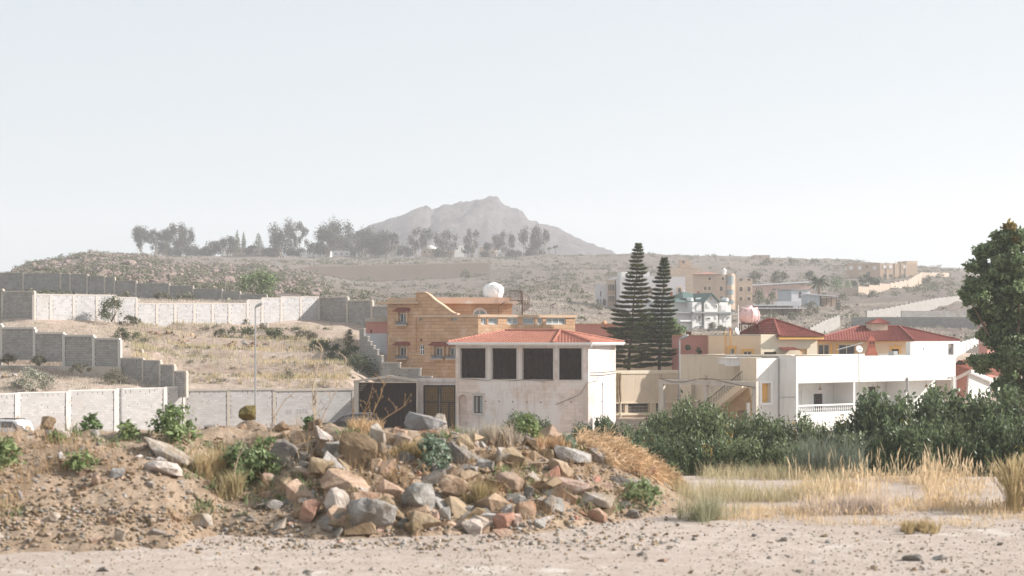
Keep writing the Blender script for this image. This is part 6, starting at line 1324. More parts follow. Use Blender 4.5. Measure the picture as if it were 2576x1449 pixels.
HB = [(1312, 1032, 84, 100, 'glossy dark bush in front of the pale stone house wall'), (1368, 1048, 56, 98, 'small leafy bush right of the glossy dark bush'), (1462, 1060, 66, 86, 'low bush at the hedge end nearest the straw heap'), (1506, 1044, 60, 84, 'bush with yellow tips at the corner of the pale stone house'), (1562, 1058, 84, 80, 'bush below the arched panel of the tan house'), (1606, 1058, 80, 76, 'bush below the barred windows of the tan house'), (1652, 1040, 96, 74, 'bush in front of the left concrete frame post'), (1700, 1018, 90, 72, 'bush left of the tallest middle bush'), (1746, 990, 94, 70, 'tallest middle bush in front of the concrete frame'), (1800, 1014, 100, 71, 'bush right of the tallest middle bush, below the stair'), (1850, 1044, 90, 73, 'bush at the foot of the tan stair'), (1905, 1028, 84, 72, 'pointed bush in front of the low white wall'), (1952, 1046, 84, 70, 'bush below the framed ochre niche'), (2000, 1032, 90, 70, 'bush at the corner below the white balustrade'), (2062, 1062, 84, 68, 'low bush below the middle of the balustrade'), (2108, 1058, 80, 68, 'low bush below the balustrade end'), (2160, 1012, 106, 67, 'bush covering the grey balcony screen'), (2214, 974, 110, 66, 'tall bush below the second balcony door'), (2272, 992, 106, 66, 'bush below the rain tube of the villa'), (2326, 980, 110, 66, 'bush below the third balcony'), (2384, 966, 116, 67, 'bush below the villa drainpipe'), (2440, 980, 116, 67, 'bush in front of the pink gabled house'), (2500, 968, 126, 66, 'bush under the tall dark tree'), (2562, 984, 126, 65, 'bush at the right frame edge')]
HB2 = [(1560, 1098, 110, 58), (1640, 1088, 120, 57), (1722, 1082, 120, 56), (1806, 1088, 120, 56), (1890, 1096, 120, 55), (1975, 1098, 120, 55), (2060, 1100, 120, 55), (2140, 1082, 130, 54), (2226, 1056, 130, 54), (2310, 1050, 130, 54), (2396, 1044, 130, 54), (2480, 1040, 130, 54), (2560, 1036, 130, 54)]
low = ['low front row bush of the hedge, %s' % x for x in ('nearest the straw heap', 'second from the straw heap', 'third from the straw heap', 'below the concrete frame', 'below the tan stair', 'below the ochre niche', 'below the white balustrade', 'left of the golden grass', 'behind the left end of the golden grass', 'behind the middle of the golden grass', 'behind the right end of the golden grass', 'below the tall dark tree', 'at the right frame edge')]
first = set()
for i, (px, py, w, Y, lab) in enumerate(HB + [(*h, l) for h, l in zip(HB2, low)]):
    X = (px - CX) / F * Y; zb = gz(X, Y) - .1; Hh = zz(py, Y) - zb; W = w / F * Y * 1.25; k = (i * 3 + i // 5) % 5
    src = BV[k]; S = (max(W, Hh * .55), max(W, Hh * .55), Hh); rz = (i * 2.4) % 6.28
    if k not in first: first.add(k); src.location = (X, Y, zb); src.rotation_euler = (0, 0, rz); src.scale = S; src['label'] = lab; src['group'] = 'hedge bushes before the villa'
    else: copy_thing(src, (X, Y, zb), rz, S, lab, 'hedge bushes before the villa')

# trees on the ridge
RT = [(x, t, 651, w, 'b', l) for x, t, w, l in ((462, 616, 44, 'low dark tree under the pale crowned ridge tree'), (521, 618, 40, 'low tree between the two round ridge trees'), (632, 616, 34, 'low tree between the thin and broad conifers'), (684, 614, 44, 'low tree left of the large ridge eucalyptus'), (738, 612, 44, 'low tree right of the large ridge eucalyptus'), (806, 608, 40, 'low tree before the long white ridge house'), (884, 612, 46, 'low tree beside the grey roofed ridge house'), (918, 600, 44, 'low tree at the foot of the broad eucalyptus'), (962, 608, 48, 'low tree right of the broad eucalyptus'), (1016, 616, 46, 'low tree left of the sparse ridge trees'), (1110, 622, 34, 'low tree beside the porch house'), (1290, 628, 40, 'low bushy tree right of the white hut'), (1345, 626, 50, 'low bushy tree under the two last tall ridge trees'))]
RT += [(359, 569, 636, 40, 'e', 'leftmost tall eucalyptus on the ridge'), (392, 578, 648, 32, 's', 'slim pale stemmed eucalyptus right of the leftmost ridge tree'), (411, 579, 642, 34, 'e', 'third eucalyptus from the left on the ridge'), (446, 560, 646, 38, 'e', 'tall pale crowned eucalyptus in the left ridge cluster'), (473, 570, 646, 30, 'e', 'narrow dark eucalyptus closing the left ridge cluster'), (425, 612, 650, 66, 'b', 'wide low tree under the left ridge cluster'), (495, 611, 650, 56, 'b', 'low round tree right of the left ridge cluster'), (541, 602, 648, 48, 'b', 'low round tree left of the conifers'), (574, 598, 642, 34, 'e', 'flat topped tree beside the conifers'), (597, 578, 634, 20, 'c', 'tallest conifer on the ridge'), (613, 584, 634, 16, 'c', 'thin conifer on the ridge'), (650, 585, 630, 32, 'c', 'broad conifer on the ridge'), (711, 556, 648, 60, 'e', 'large eucalyptus standing above the tan ridge building'), (757, 563, 648, 40, 's', 'pale stemmed eucalyptus right of the large ridge one'), (788, 604, 646, 34, 'b', 'low dark tree on the ridge beside the white house'), (822, 570, 646, 52, 'e', 'wide eucalyptus left of the biggest ridge crown'), (855, 556, 648, 62, 'e', 'biggest crowned eucalyptus on the ridge'), (905, 580, 652, 30, 's', 'sparse tree right of the biggest ridge crown'), (938, 566, 652, 66, 'e', 'broad eucalyptus at the left foot of the mountain'), (968, 585, 652, 34, 'e', 'small tree right of the broad eucalyptus'), (989, 583, 652, 26, 's', 'thin twin stemmed tree on the ridge'), (1052, 576, 652, 46, 's', 'sparse eucalyptus left of the porch house'), (1082, 573, 652, 44, 's', 'sparse eucalyptus above the porch house'), (1128, 579, 652, 46, 's', 'sparse eucalyptus beside the white block house'), (1188, 578, 650, 40, 's', 'faint eucalyptus right of the white block house'), (1178, 606, 650, 24, 'b', 'low round tree before the beige ridge house'), (1240, 590, 650, 40, 's', 'thin bare tree right of the beige ridge house'), (1273, 584, 652, 40, 's', 'very sparse tall tree on the ridge'), (1335, 570, 650, 44, 'e', 'left of the two last tall ridge trees'), (1360, 574, 650, 44, 's', 'right of the two last tall ridge trees'), (1223, 630, 652, 28, 'b', 'low shrub tree before the beige corner block'), (1318, 600, 650, 12, 'p', 'slim palm on the right of the ridge'), (1262, 610, 650, 13, 'p', 'slim palm beside the small white hut'), (1382, 622, 650, 11, 'p', 'short palm near the ridge end'), (1397, 618, 650, 12, 'p', 'last small palm on the ridge')]
def ridge_tree(i, px, top, base, w, kind, lab):
    g = np.random.default_rng(300 + i); Y = 785 + (i * 37) % 45; s = Y / F; H = (base - top) * s; W = w * s * 1.22; X = (px - CX) / F * Y; zb = zz(base, Y); mb = MB(); b0 = Vector((X, Y, zb - 2)); C = []; Rd = []; n = 700; leaf = .42; m = M_euc
    if kind in 'es':
        k = 13 if kind == 'e' else 9
        for j in range(k + 5):
            h = (.30 if kind == 'e' else .38) + .64 * g.random(); r = W * .5 * math.sin(math.pi * min(1, (h - .22) / .86)) ** .6; a = g.random() * 6.28; q = W * g.uniform(.19, .28) * (1 if kind == 'e' else .72); C.append((X + r * .72 * math.cos(a), Y + r * .72 * math.sin(a), zb + h * H * .93)); Rd.append((q, q, q * 1.35))
        n = int((2300 if kind == 'e' else 900) * (W / 8) ** 1.3) + 200
        for j in range(3 if kind == 'e' else 4):
            e = C[j]; mb.pipe([b0 + Vector((g.normal() * .8, 0, 0)), Vector(b0).lerp(Vector(e), .5) + Vector((g.normal() * .4, 0, 0)), e], [.30, .24, .08], 5)
    elif kind == 'b':
        for j in range(14): a = g.random() * 6.28; r = W * .42 * math.sqrt(g.random()); h = .3 + .6 * g.random() * (1 - (r / W)); q = W * .2; C.append((X + r * math.cos(a), Y + r * math.sin(a), zb + h * H)); Rd.append((q, q, q * .8))
        n = int(1100 * (W / 9) ** 1.2); mb.tube(b0, (X, Y, zb + H * .5), .3, .15, 5)
    elif kind == 'c':
        for j in range(12): h = .12 + .84 * j / 11; r = W * .5 * (1 - h) ** .85; 
        V = []
        for j in range(11):
            h = .1 + .86 * j / 10; rr = W * .5 * (1 - h) ** .8
            for q in range(7): a = q * .9 + j; C.append((X + rr * .6 * math.cos(a), Y + rr * .6 * math.sin(a), zb + h * H)); Rd.append((rr * .5 + .15, rr * .5 + .15, .5))
        n = 1000; leaf = .3; mb.tube(b0, (X, Y, zb + H), .28, .03, 5); m = M_scrubgreen
    else:
        for q in range(9): a = q * .7; C.append((X + W * .25 * math.cos(a), Y + W * .25 * math.sin(a), zb + H * (.9 + .05 * math.sin(q)))); Rd.append((W * .25, W * .25, .45))
        n = 160; leaf = .35; mb.tube(b0, (X, Y, zb + H * .9), .2, .15, 5)
    V, Q = leaf_cloud(C, Rd, n, leaf, seed=i, fill=.35); rt = plant({'e': 'eucalyptus_tree', 's': 'eucalyptus_tree', 'b': 'tree', 'c': 'conifer', 'p': 'palm_tree'}[kind], lab, 'tree', (X, Y, zb), V, Q, m, mb, 'trees on the ridge', tm=M_palebark if kind == 's' else M_bark)
for i, r in enumerate(RT): ridge_tree(i, *r)

# single trees and shrubs on the slopes: (x, top, base, width, depth, material key, label)
def shrub(px, top, base, w, Y, m, label, leaf=None, dens=1.0, name='shrub', group=None, airy=False, seed=None, w_=.45):
    s = Y / F; seed = int(px * 7 + top) if seed is None else seed; g = np.random.default_rng(seed); X = (px - CX) / F * Y; zb = zz(base, Y); H = (base - top) * s; W = w * s; C = []; Rd = []
    for j in range(22):
        a = g.random() * 6.28; h = g.random() ** .9; r = W * .46 * math.sqrt(max(.04, 1 - h ** 2)) * (.55 + .45 * g.random()); q = min(W, H * 1.3) * g.uniform(.17, .30); C.append((X + r * math.cos(a), Y + r * math.sin(a), zb + H * (.1 + .78 * h))); Rd.append((q, q, q * .9))
    leaf = leaf or max(.035, .018 * W + Y * .00028); n = int(dens * min(9000, max(90, .75 * (W * W + W * H * 2) / (leaf * leaf))))
    V, Q = leaf_cloud(C, Rd, n, leaf, seed=seed, fill=.25, w=w_); mb = MB(); b = Vector((X, Y, zb - .15))
    for j in range(4): mb.pipe([b, b.lerp(Vector(C[j]), .5), C[j]], [max(.012, .02 * W), max(.009, .014 * W), .005], 4)
    rt = thing(name, label, {'shrub': 'shrub', 'tree': 'tree', 'weed': 'plant', 'bush': 'bush'}.get(name, 'shrub'), (X, Y, zb), group); raw('foliage', V, Q, m, rt); mb.build('stem', M_bark, rt); return rt
for a in [(651, 682, 752, 128, 243, M_weed, 'broad green tree rising behind the upper grey wall', 'tree'), (281, 741, 806, 60, 158.5, M_scrubgreen, 'round grey green bush against the sunlit white wall', 'bush'), (1500, 757, 812, 56, 330, M_scrub, 'olive grey tree in front of the apartment block gallery', 'tree'), (1908, 726, 768, 44, 395, M_scrubgreen, 'dense round tree left of the metal shed', 'tree'), (1942, 733, 768, 30, 396, M_scrubgreen, 'dark tree touching the metal shed', 'tree'), (1900, 680, 712, 36, 480, M_scrub, 'tree above the long pink shed, left', 'tree'), (1962, 682, 712, 62, 480, M_scrub, 'wide tree above the long pink shed', 'tree'), (2037, 680, 708, 28, 480, M_scrub, 'tree behind the palm crown', 'tree'), (2106, 699, 730, 34, 462, M_tree, 'dark tree left of the beige perimeter wall', 'tree'), (2133, 704, 726, 22, 475, M_tree, 'small dark tree inside the perimeter wall corner', 'tree'), (2180, 692, 718, 76, 500, M_scrubgreen, 'row of greenery before the hilltop building', 'bush'), (2333, 692, 716, 30, 520, M_scrub, 'bush at the upper end of the perimeter wall', 'bush'), (2196, 731, 752, 30, 440, M_scrub, 'olive bush at the foot of the perimeter wall', 'bush'), (2042, 756, 796, 38, 345, M_scrub, 'feathery tree right of the flat shelters', 'tree'), (2120, 734, 782, 34, 372, M_scrub, 'feathery tree before the open fronted shed', 'tree'), (1792, 807, 838, 28, 292, M_scrub, 'shrub before the white green roofed villa', 'shrub'), (1815, 816, 838, 30, 285, M_scrub, 'low shrub right of the villa shrub', 'shrub'), (1171, 677, 701, 28, 610, M_scrub, 'dark bush before the retaining wall right end', 'bush'), (1990, 785, 800, 22, 330, M_scrub, 'small bush below the shelters', 'bush'), (2050, 650, 662, 24, 690, M_scrub, 'bush on the right skyline slope', 'bush'), (1927, 650, 668, 34, 650, M_scrub, 'bush below the skyline hut', 'bush'), (1992, 648, 664, 20, 660, M_scrub, 'small bush right of the skyline hut', 'bush'), (1300, 795, 835, 60, 200, M_scrubgreen, 'bush behind the orange house stair', 'bush'), (1370, 798, 840, 90, 205, M_scrub, 'grey green bush behind the orange house right wing', 'bush')]:
    shrub(*a[:7], name=a[7])
TS = [(618, 804, 816, 26, 170, M_scrub, 'rounded shrub right under the sunlit wall, left of the lamp'), (584, 824, 842, 20, 163, M_scrubgreen, 'small green shrub on the upper terrace'), (556, 832, 856, 48, 161, M_scrub, 'spreading shrub on the upper terrace edge'), (622, 828, 856, 34, 161, M_scrubgreen, 'bushy shrub just left of the street lamp'), (659, 818, 838, 18, 166, M_scrubgreen, 'green shrub beside the white boulder'), (684, 830, 858, 58, 161, M_scrubgreen, 'widest shrub on the upper terrace, right of the lamp'), (717, 846, 860, 24, 160, M_scrub, 'low shrub at the terrace edge right of the lamp'), (745, 825, 840, 22, 165, M_scrub, 'small shrub above the terrace rubble'), (768, 836, 858, 56, 161, M_scrub, 'wide straggly shrub on the upper terrace right half'), (820, 827, 842, 26, 166, M_scrub, 'shrub near the shaded return wall'), (877, 831, 870, 24, 160, M_scrub, 'upright dark shrub beside the small step wall'), (802, 860, 890, 64, 156, M_scrubgreen, 'dark green shrub in the shade of the step wall'), (866, 866, 896, 78, 156, M_scrubgreen, 'wide dark shrub against the step wall'), (850, 886, 914, 70, 152, M_scrubgreen, 'shaded shrub below the wide dark one'), (905, 900, 956, 70, 148, M_scrubgreen, 'big green shrub behind the carport gable'), (598, 922, 938, 22, 147, M_scrub, 'low tuft like shrub on the lower terrace'), (536, 906, 924, 22, 150, M_greengr, 'yellow green shrub on the lower terrace'), (653, 936, 950, 14, 145, M_scrub, 'tiny shrub right of the lamp pole'), (724, 936, 962, 32, 142, M_scrub, 'rounded shrub above the street wall'), (504, 930, 944, 24, 146, M_scrub, 'small shrub above the low stepped wall'), (533, 948, 968, 56, 141, M_greengr, 'spreading yellowish shrub behind the street wall'), (513, 902, 922, 20, 151, M_scrubgreen, 'green shrub left on the lower terrace'), (322, 798, 816, 54, 160, M_scrub, 'brushwood shrub right of the round wall bush'), (305, 830, 862, 36, 152, M_scrubgreen, 'green shrub behind the tallest stepped bay'), (343, 838, 858, 22, 153, M_scrubgreen, 'small green shrub right of the stepped wall'), (408, 738, 754, 44, 222, M_scrub, 'dry shrub between the white wall and the upper wall'), (187, 728, 740, 34, 235, M_scrub, 'low shrub below the upper grey wall'), (21, 894, 914, 34, 143, M_scrub, 'brown shrub at the stepped wall footing, left edge'), (99, 896, 916, 40, 141, M_scrub, 'brown shrub at the stepped wall footing'), (204, 918, 934, 54, 138.5, M_scrub, 'low green brown shrub below the stepped wall'), (286, 932, 966, 46, 136.5, M_scrub, 'dark brown shrub where the stepped walls meet'), (73, 938, 982, 78, 130.5, M_palegr, 'large pale grey shrub above the street wall'), (119, 944, 984, 32, 131, M_palegr, 'smaller pale grey shrub beside the large one')]
for a in TS:
    a = (a[0], a[2] - (a[2] - a[1]) * 1.2, a[2], a[3] * 1.25, *a[4:]); shrub(*a, group='shrubs on the terraced slope')
def palm():
    Y = 398; b = P(2061, 757, Y); t = P(2061, 706, Y); rt = thing('palm_tree', 'date palm with thick trunk between the hillside sheds', 'tree', tuple(b)); mb = MB(); mb.pipe([b - Vector((0, 0, 1)), b.lerp(t, .5), t], [.55, .45, .42], 9); mb.build('trunk', M_bark, rt); g = np.random.default_rng(4); V = []
    for k in range(46):
        a = g.random() * 6.28; e = g.uniform(-.9, 1.35); L = g.uniform(2.4, 3.3); d = np.array([math.cos(a), math.sin(a), 0]); m = 26
        for j in range(m):
            u = .12 + .88 * j / m; p = np.array(t) + d * L * u * math.cos(e * .8) + np.array([0, 0, L * (u * math.sin(e) - .45 * u * u * (1 if e > -.2 else .3))]); sd_ = np.array([-d[1], d[0], 0]); 
            for sg in (-1, 1): q = p + sd_ * sg * .45 * (1 - .6 * u) + d * .25 + np.array([0, 0, -.12]); w = np.array([0, 0, .05]) + d * .05; V.append([p - w, p + w, q + w * .3, q - w * .3])
    V = np.array(V).reshape(-1, 3); raw('crown', V, np.arange(len(V)).reshape(-1, 4), M_scrubgreen, rt)
palm()

# scattered scrub over the far slopes (one uncountable mass) and dry grass on the terraces
def scatter(n, px0, px1, Y0, Y1, seed, thr=-.15, sc_=.03, pw=1.0):
    g = np.random.default_rng(seed); out = []
    while len(out) < n:
        px = g.uniform(px0, px1); Y = Y0 + (Y1 - Y0) * g.random() ** pw; X = (px - CX) / F * Y
        if noise.noise(Vector((X * sc_, Y * sc_, 3.3))) + .25 * g.normal() < thr: continue
        out.append((X, Y, gpx(px, Y)))
    return np.array(out)
def scrub_mass():
    B = scatter(5600, -150, 2720, 222, 780, 12, .16, .013, .9); g = np.random.default_rng(5); C = []; Rd = []
    for x, y, z in B:
        r = g.uniform(.6, 1.9) * (1.45 if g.random() < .12 else .8)
        for k in range(3): q = r * g.uniform(.4, .65); C.append((x + g.normal() * r * .5, y + g.normal() * r * .5, z + r * .3 * g.random())); Rd.append((q, q, q * .75))
    for x, y, z in scatter(420, 50, 790, 290, 640, 14, .12, .03):
        r = g.uniform(.9, 2.1)
        for k in range(4): q = r * g.uniform(.4, .6); C.append((x + g.normal() * r * .5, y + g.normal() * r * .5, z + r * .45)); Rd.append((q, q, q * .8))
    V, Q = leaf_cloud(C, Rd, 175000, .26, seed=9); raw('scrub', V, Q, [M_scrub, M_scrubgreen], None, tips(len(Q), .25, 2), kind='stuff')
    B = scatter(3600, 320, 900, 139, 171, 21, .1, .12); B2 = scatter(5000, 0, 480, 128, 166, 22, -.2, .12); B3 = scatter(5000, -50, 800, 172, 256, 23, -.1, .06); B4 = scatter(9000, 1300, 2700, 222, 420, 24, -.05, .03)
    keep = lambda B: B
    sh = scatter(420, 300, 900, 139, 170, 27, .05, .1); q = np.random.default_rng(6); C = []; Rd = []
    for x, y, z in sh:
        if noise.noise(Vector((0, y * .35, 2))) < -.05: continue
        r = q.uniform(.12, .38)
        for k in range(3): C.append((x + q.normal() * r, y + q.normal() * r * .5, z + r * .4)); Rd.append((r * .7, r * .7, r * .6))
    V, Q = leaf_cloud(C, Rd, 16000, .05, seed=19, fill=.3); raw('undergrowth', V, Q, [M_scrub, M_scrubgreen], None, tips(len(Q), .4, 3), kind='stuff')
    parts = [blades(B, np.full(len(B), .32), 5, .25, .016, 1), blades(B2, np.full(len(B2), .3), 5, .25, .016, 2), blades(B3, np.full(len(B3), .32), 4, .4, .03, 3), blades(B4, np.full(len(B4), .45), 4, .7, .05, 4)]
    g1 = scatter(900, 330, 880, 139, 160, 25, .25, .09); g2 = scatter(700, 330, 880, 139, 168, 26, .36, .13); parts += [blades(g1, np.full(len(g1), .6), 5, .25, .018, 5), blades(g2, np.full(len(g2), .6), 6, .3, .02, 6)]
    grass_obj('dry_grass', parts, [M_drypale, M_drypale, M_drypale, M_drypale, M_dry, M_greengr], kind='stuff')
scrub_mass()
# ------------------------------------------------------------------ rocks
def rockmat(name, a, b, c3, **k): return mat(name, a, b, 2.2, bump=1, bscale=9, c3=c3, s3=1.3, t3=(.45, .62), bdist=.06, rough=.95, spec=.12, objr=.16, **k)
RM = {'grey': rockmat('grey_rock', (.31, .29, .27), (.41, .385, .36), (.20, .175, .145)), 'pale': rockmat('pale_rock', (.40, .35, .30), (.52, .465, .415), (.29, .23, .17)), 'tan': rockmat('tan_rock', (.36, .265, .18), (.47, .36, .26), (.24, .165, .105)), 'red': rockmat('reddish_rock', (.33, .18, .12), (.40, .235, .17), (.44, .32, .24)), 'pink': rockmat('pinkish_rock', (.36, .245, .185), (.45, .33, .265), (.44, .365, .305)), 'dark': rockmat('dark_rock', (.15, .135, .12), (.21, .19, .17), (.27, .235, .20)), 'brown': rockmat('brown_rock', (.225, .16, .10), (.30, .225, .15), (.15, .105, .065)), 'slate': rockmat('slate_grey_rock', (.20, .19, .185), (.27, .26, .255), (.33, .29, .25)), 'moss': rockmat('mossy_brown_rock', (.20, .155, .065), (.28, .215, .10), (.13, .10, .05))}
def rock(px, py, w, h, mk, label, tilt=0, yaw=None, seed=None, depth=.8, boxy=.5, npts=15, Y=None, sink=.0, name='rock'):
    seed = int(px * 3 + py) if seed is None else seed
    if boxy >= .7 and npts == 15: npts = 26
    if Y is None:
        p = hit(px, py + h * .35); Y = p.y + w / F * p.y * .12
    s = Y / F; c = P(px, py, Y); sz = (w * s * 1.08, w * s * depth, h * s * 1.12)
    me = rock_mesh(seed, sz, RM[mk], npts=npts, cuts=2, boxy=boxy); o = bpy.data.objects.new(name, me); COL.objects.link(o); o.location = c
    o.rotation_euler = (random.uniform(-.15, .15), R(tilt), random.uniform(-.4, .4) if yaw is None else yaw); return setp(o, label, 'rock')
HERO = [
 (935, 1298, 146, 106, 'grey', 'largest smooth grey boulder at the foot of the rubble', dict(boxy=.25, npts=22, seed=11, depth=.95)),
 (866, 1215, 146, 40, 'tan', 'long tan slab lying above the largest boulder', dict(tilt=19, boxy=.9, seed=4)),
 (778, 1288, 46, 68, 'red', 'reddish brown block standing left of the largest boulder', dict(tilt=22, boxy=.9)),
 (770, 1190, 78, 40, 'pink', 'pinkish rounded rock left of the long tan slab', {}),
 (708, 1146, 62, 84, 'dark', 'leaning dark slab beside the shaded weed bush', dict(tilt=28, boxy=.8)),
 (898, 1138, 104, 112, 'brown', 'big upright brown rock in the middle of the rubble', dict(boxy=.6, seed=8)),
 (950, 1114, 42, 96, 'pale', 'tall pale rock face right of the big brown rock', dict(boxy=.8, seed=3)),
 (839, 1138, 52, 56, 'grey', 'grey block left of the big brown rock', dict(boxy=.8)),
 (1072, 1064, 112, 60, 'slate', 'large grey rock on the crest in front of the brown gate', dict(boxy=.6, seed=23, tilt=6, npts=11)),
 (1108, 1066, 40, 56, 'pale', 'white faced rock leaning on the large crest rock', dict(boxy=.7, tilt=-15)),
 (1051, 1262, 88, 90, 'grey', 'grey block with a bright right face, right of the largest boulder', dict(boxy=.7, seed=5, yaw=.7)),
 (1138, 1231, 88, 66, 'tan', 'wedge shaped tan rock with pale flank in the lower rubble', dict(boxy=.5, tilt=20)),
 (850, 1262, 62, 64, 'pale', 'pale wedge behind the largest boulder', dict(boxy=.7, tilt=24)),
 (1152, 1145, 64, 44, 'dark', 'dark slab with bright edge below the blue green weeds', dict(boxy=.8, tilt=28)),
 (1220, 1172, 54, 42, 'grey', 'grey rock with white top right of the dark slab', dict(tilt=14)),
 (1042, 1326, 56, 34, 'brown', 'low brown rock right of the boulder foot', {}),
 (1121, 1295, 40, 46, 'grey', 'grey stone among the lower central rubble', {}),
 (1087, 1302, 36, 40, 'pink', 'pinkish stone beside the lower grey stone', {}),
 (1187, 1328, 52, 44, 'pale', 'pale block at the toe of the rubble', dict(boxy=.8)),
 (677, 1203, 34, 32, 'pink', 'small pink stone below the leaning dark slab', {}),
 (626, 1040, 54, 42, 'moss', 'mossy brown boulder on the crest in front of the street lamp', dict(boxy=.3, npts=20)),
 (707, 1072, 50, 32, 'brown', 'brown rounded rock on the crest right of the mossy boulder', dict(boxy=.3)),
 (790, 1068, 40, 32, 'brown', 'brown pointed rock on the crest before the painted wall', {}),
 (948, 1174, 32, 40, 'tan', 'upright tan stone under the pale rock face', dict(boxy=.8)),
 (1261, 1152, 62, 54, 'pale', 'rounded white and pink boulder below the golden tuft', dict(boxy=.3, npts=20)),
 (1285, 1213, 74, 50, 'pink', 'pink block in the right half of the rubble', dict(boxy=.8, tilt=16)),
 (1440, 1149, 92, 36, 'grey', 'long grey green slab with white top near the straw heap', dict(boxy=.9, tilt=20)),
 (1406, 1184, 70, 44, 'tan', 'tan slab below the long grey green slab', dict(boxy=.9, tilt=22)),
 (1500, 1147, 52, 30, 'dark', 'dark slab lying against the straw heap', dict(boxy=.9, tilt=38)),
 (1438, 1224, 104, 44, 'pink', 'broad pinkish block on the right slope', dict(boxy=.85, tilt=4, seed=6)),
 (1506, 1262, 92, 44, 'pale', 'white rock with grey right end on the right slope', dict(tilt=8, seed=14)),
 (1328, 1242, 34, 42, 'dark', 'black triangular stone right of the pink block', dict(npts=8)),
 (1320, 1285, 54, 52, 'red', 'rusty red square block in the lower rubble', dict(boxy=.9)),
 (1266, 1312, 58, 42, 'red', 'red block in front of the rusty square one', dict(boxy=.8)),
 (1399, 1270, 68, 38, 'grey', 'grey wedge left of the white rock', dict(tilt=26)),
 (1506, 1298, 50, 32, 'red', 'red wedge at the right toe of the rubble', dict(tilt=32, boxy=.8)),
 (1592, 1294, 36, 26, 'dark', 'dark grey cobble alone right of the rubble', dict(boxy=.3, npts=20)),
 (1262, 1342, 56, 28, 'red', 'flat red stone at the very toe of the rubble', {}),
 (1358, 1318, 38, 26, 'grey', 'grey stone right of the red blocks', {}),
 (1300, 1308, 30, 36, 'pink', 'pointed pink stone between the red blocks', {}),
 (1378, 1144, 34, 30, 'tan', 'tan cube below the golden tuft', dict(boxy=.9)),
 (1215, 1292, 42, 30, 'dark', 'dark round stone in the lower central rubble', {}),
 (1014, 1112, 46, 48, 'pale', 'pale block left of the blue green weeds', dict(boxy=.7)),
 (1390, 1215, 40, 26, 'brown', 'brown stone left of the broad pinkish block', {}),
 (742, 1240, 60, 26, 'grey', 'flat grey stone left of the reddish block', dict(tilt=12)),
 (690, 1270, 50, 30, 'grey', 'grey stone low on the left of the rubble', {}),
 (820, 1180, 62, 40, 'brown', 'brown rock between the pinkish rock and the big brown rock', {}),
 (760, 1150, 40, 36, 'dark', 'dark stone above the pinkish rock', {}),
 (980, 1240, 48, 34, 'brown', 'brown stone above the largest boulder right shoulder', {}),
 (418, 1143, 140, 40, 'pale', 'long pale leaning slab on the left mound', dict(tilt=24, boxy=.9, seed=9)),
 (409, 1178, 96, 34, 'pale', 'pale flat rock under the leaning slab', dict(tilt=6, boxy=.7)),
 (120, 1066, 48, 46, 'brown', 'brown upright rock on the crest near the white car', dict(boxy=.4)),
 (146, 1094, 74, 24, 'pale', 'flat white rock below the brown upright rock', dict(boxy=.8)),
 (241, 1206, 28, 42, 'pink', 'upright pinkish white stone on the left mound', {}),
 (296, 1191, 42, 32, 'grey', 'grey stone under the pale flat rock', {}),
 (505, 1308, 54, 34, 'pale', 'white faced stone at the valley foot', dict(boxy=.8)),
 (303, 1347, 30, 40, 'pale', 'white upright stone at the foot of the left mound', {}),
 (137, 1300, 38, 28, 'pale', 'pale stone low on the left mound', {}),
 (402, 1340, 46, 28, 'grey', 'grey stone at the foot of the left mound', {}),
 (283, 1308, 34, 28, 'tan', 'tan stone in the lower left mound', {}),
 (445, 1300, 40, 28, 'tan', 'tan stone left of the white faced stone', {}),
 (1350, 1178, 40, 30, 'brown', 'brown stone left of the tan slab', {}),
 (1560, 1208, 60, 22, 'dark', 'dark flat stone at the lower edge of the straw heap', dict(tilt=8)),
 (1600, 1215, 70, 16, 'dark', 'thin dark plank like stone below the straw heap', dict(tilt=8, boxy=.9)),
]
for h in HERO: rock(*h[:6], **h[6])
# white and grey stones on the terraces
for px, py, w, h, mk, Y, lab in [(664, 819, 24, 16, 'pale', 163, 'white boulder on the upper terrace right of the lamp'), (616, 861, 20, 14, 'grey', 157, 'grey block at the terrace edge left of the lamp'), (723, 879, 12, 9, 'pale', 154.5, 'small white stone on the middle terrace'), (641, 850, 14, 13, 'tan', 159, 'tan stone touching the lamp pole'), (600, 831, 8, 9, 'pink', 162, 'small pink block on the upper terrace')]:
    rock(px, py, w, h, mk, lab, Y=Y)
# smaller rubble stones: twelve shapes, copied; countable, so each is a thing of its own
keys = ['tan', 'brown', 'red', 'tan', 'grey', 'tan', 'pale', 'brown', 'pink', 'tan', 'dark', 'grey']
def stone_set(name, nv, label, group, cat='stone', seed0=500):
    out = []
    for i in range(nv):
        me = rock_mesh(seed0 + i, (1, random.uniform(.7, .95), random.uniform(.38, .8)), RM[keys[i % 12]], npts=random.choice((8, 9, 10, 12)), cuts=1, rough=.06, bev=.012, boxy=random.choice((.2, .4, .9))); o = bpy.data.objects.new(name, me); COL.objects.link(o); setp(o, label, cat, group); out.append(o)
    return out
def spread_stones(src, pts):
    used = set()
    for i, (p, size) in enumerate(pts):
        k = random.randrange(len(src)); o = src[k]
        if k in used: o = o.copy(); COL.objects.link(o)
        used.add(k); o.location = p; o.scale = (size, size, size); o.rotation_euler = (random.uniform(-.7, .7), random.uniform(-.7, .7), random.uniform(0, 6.28))
S1 = stone_set('rubble_stone', 12, 'fist to head sized broken stone lying loose in the rubble heap', 'small stones of the rubble heap')
pts = []
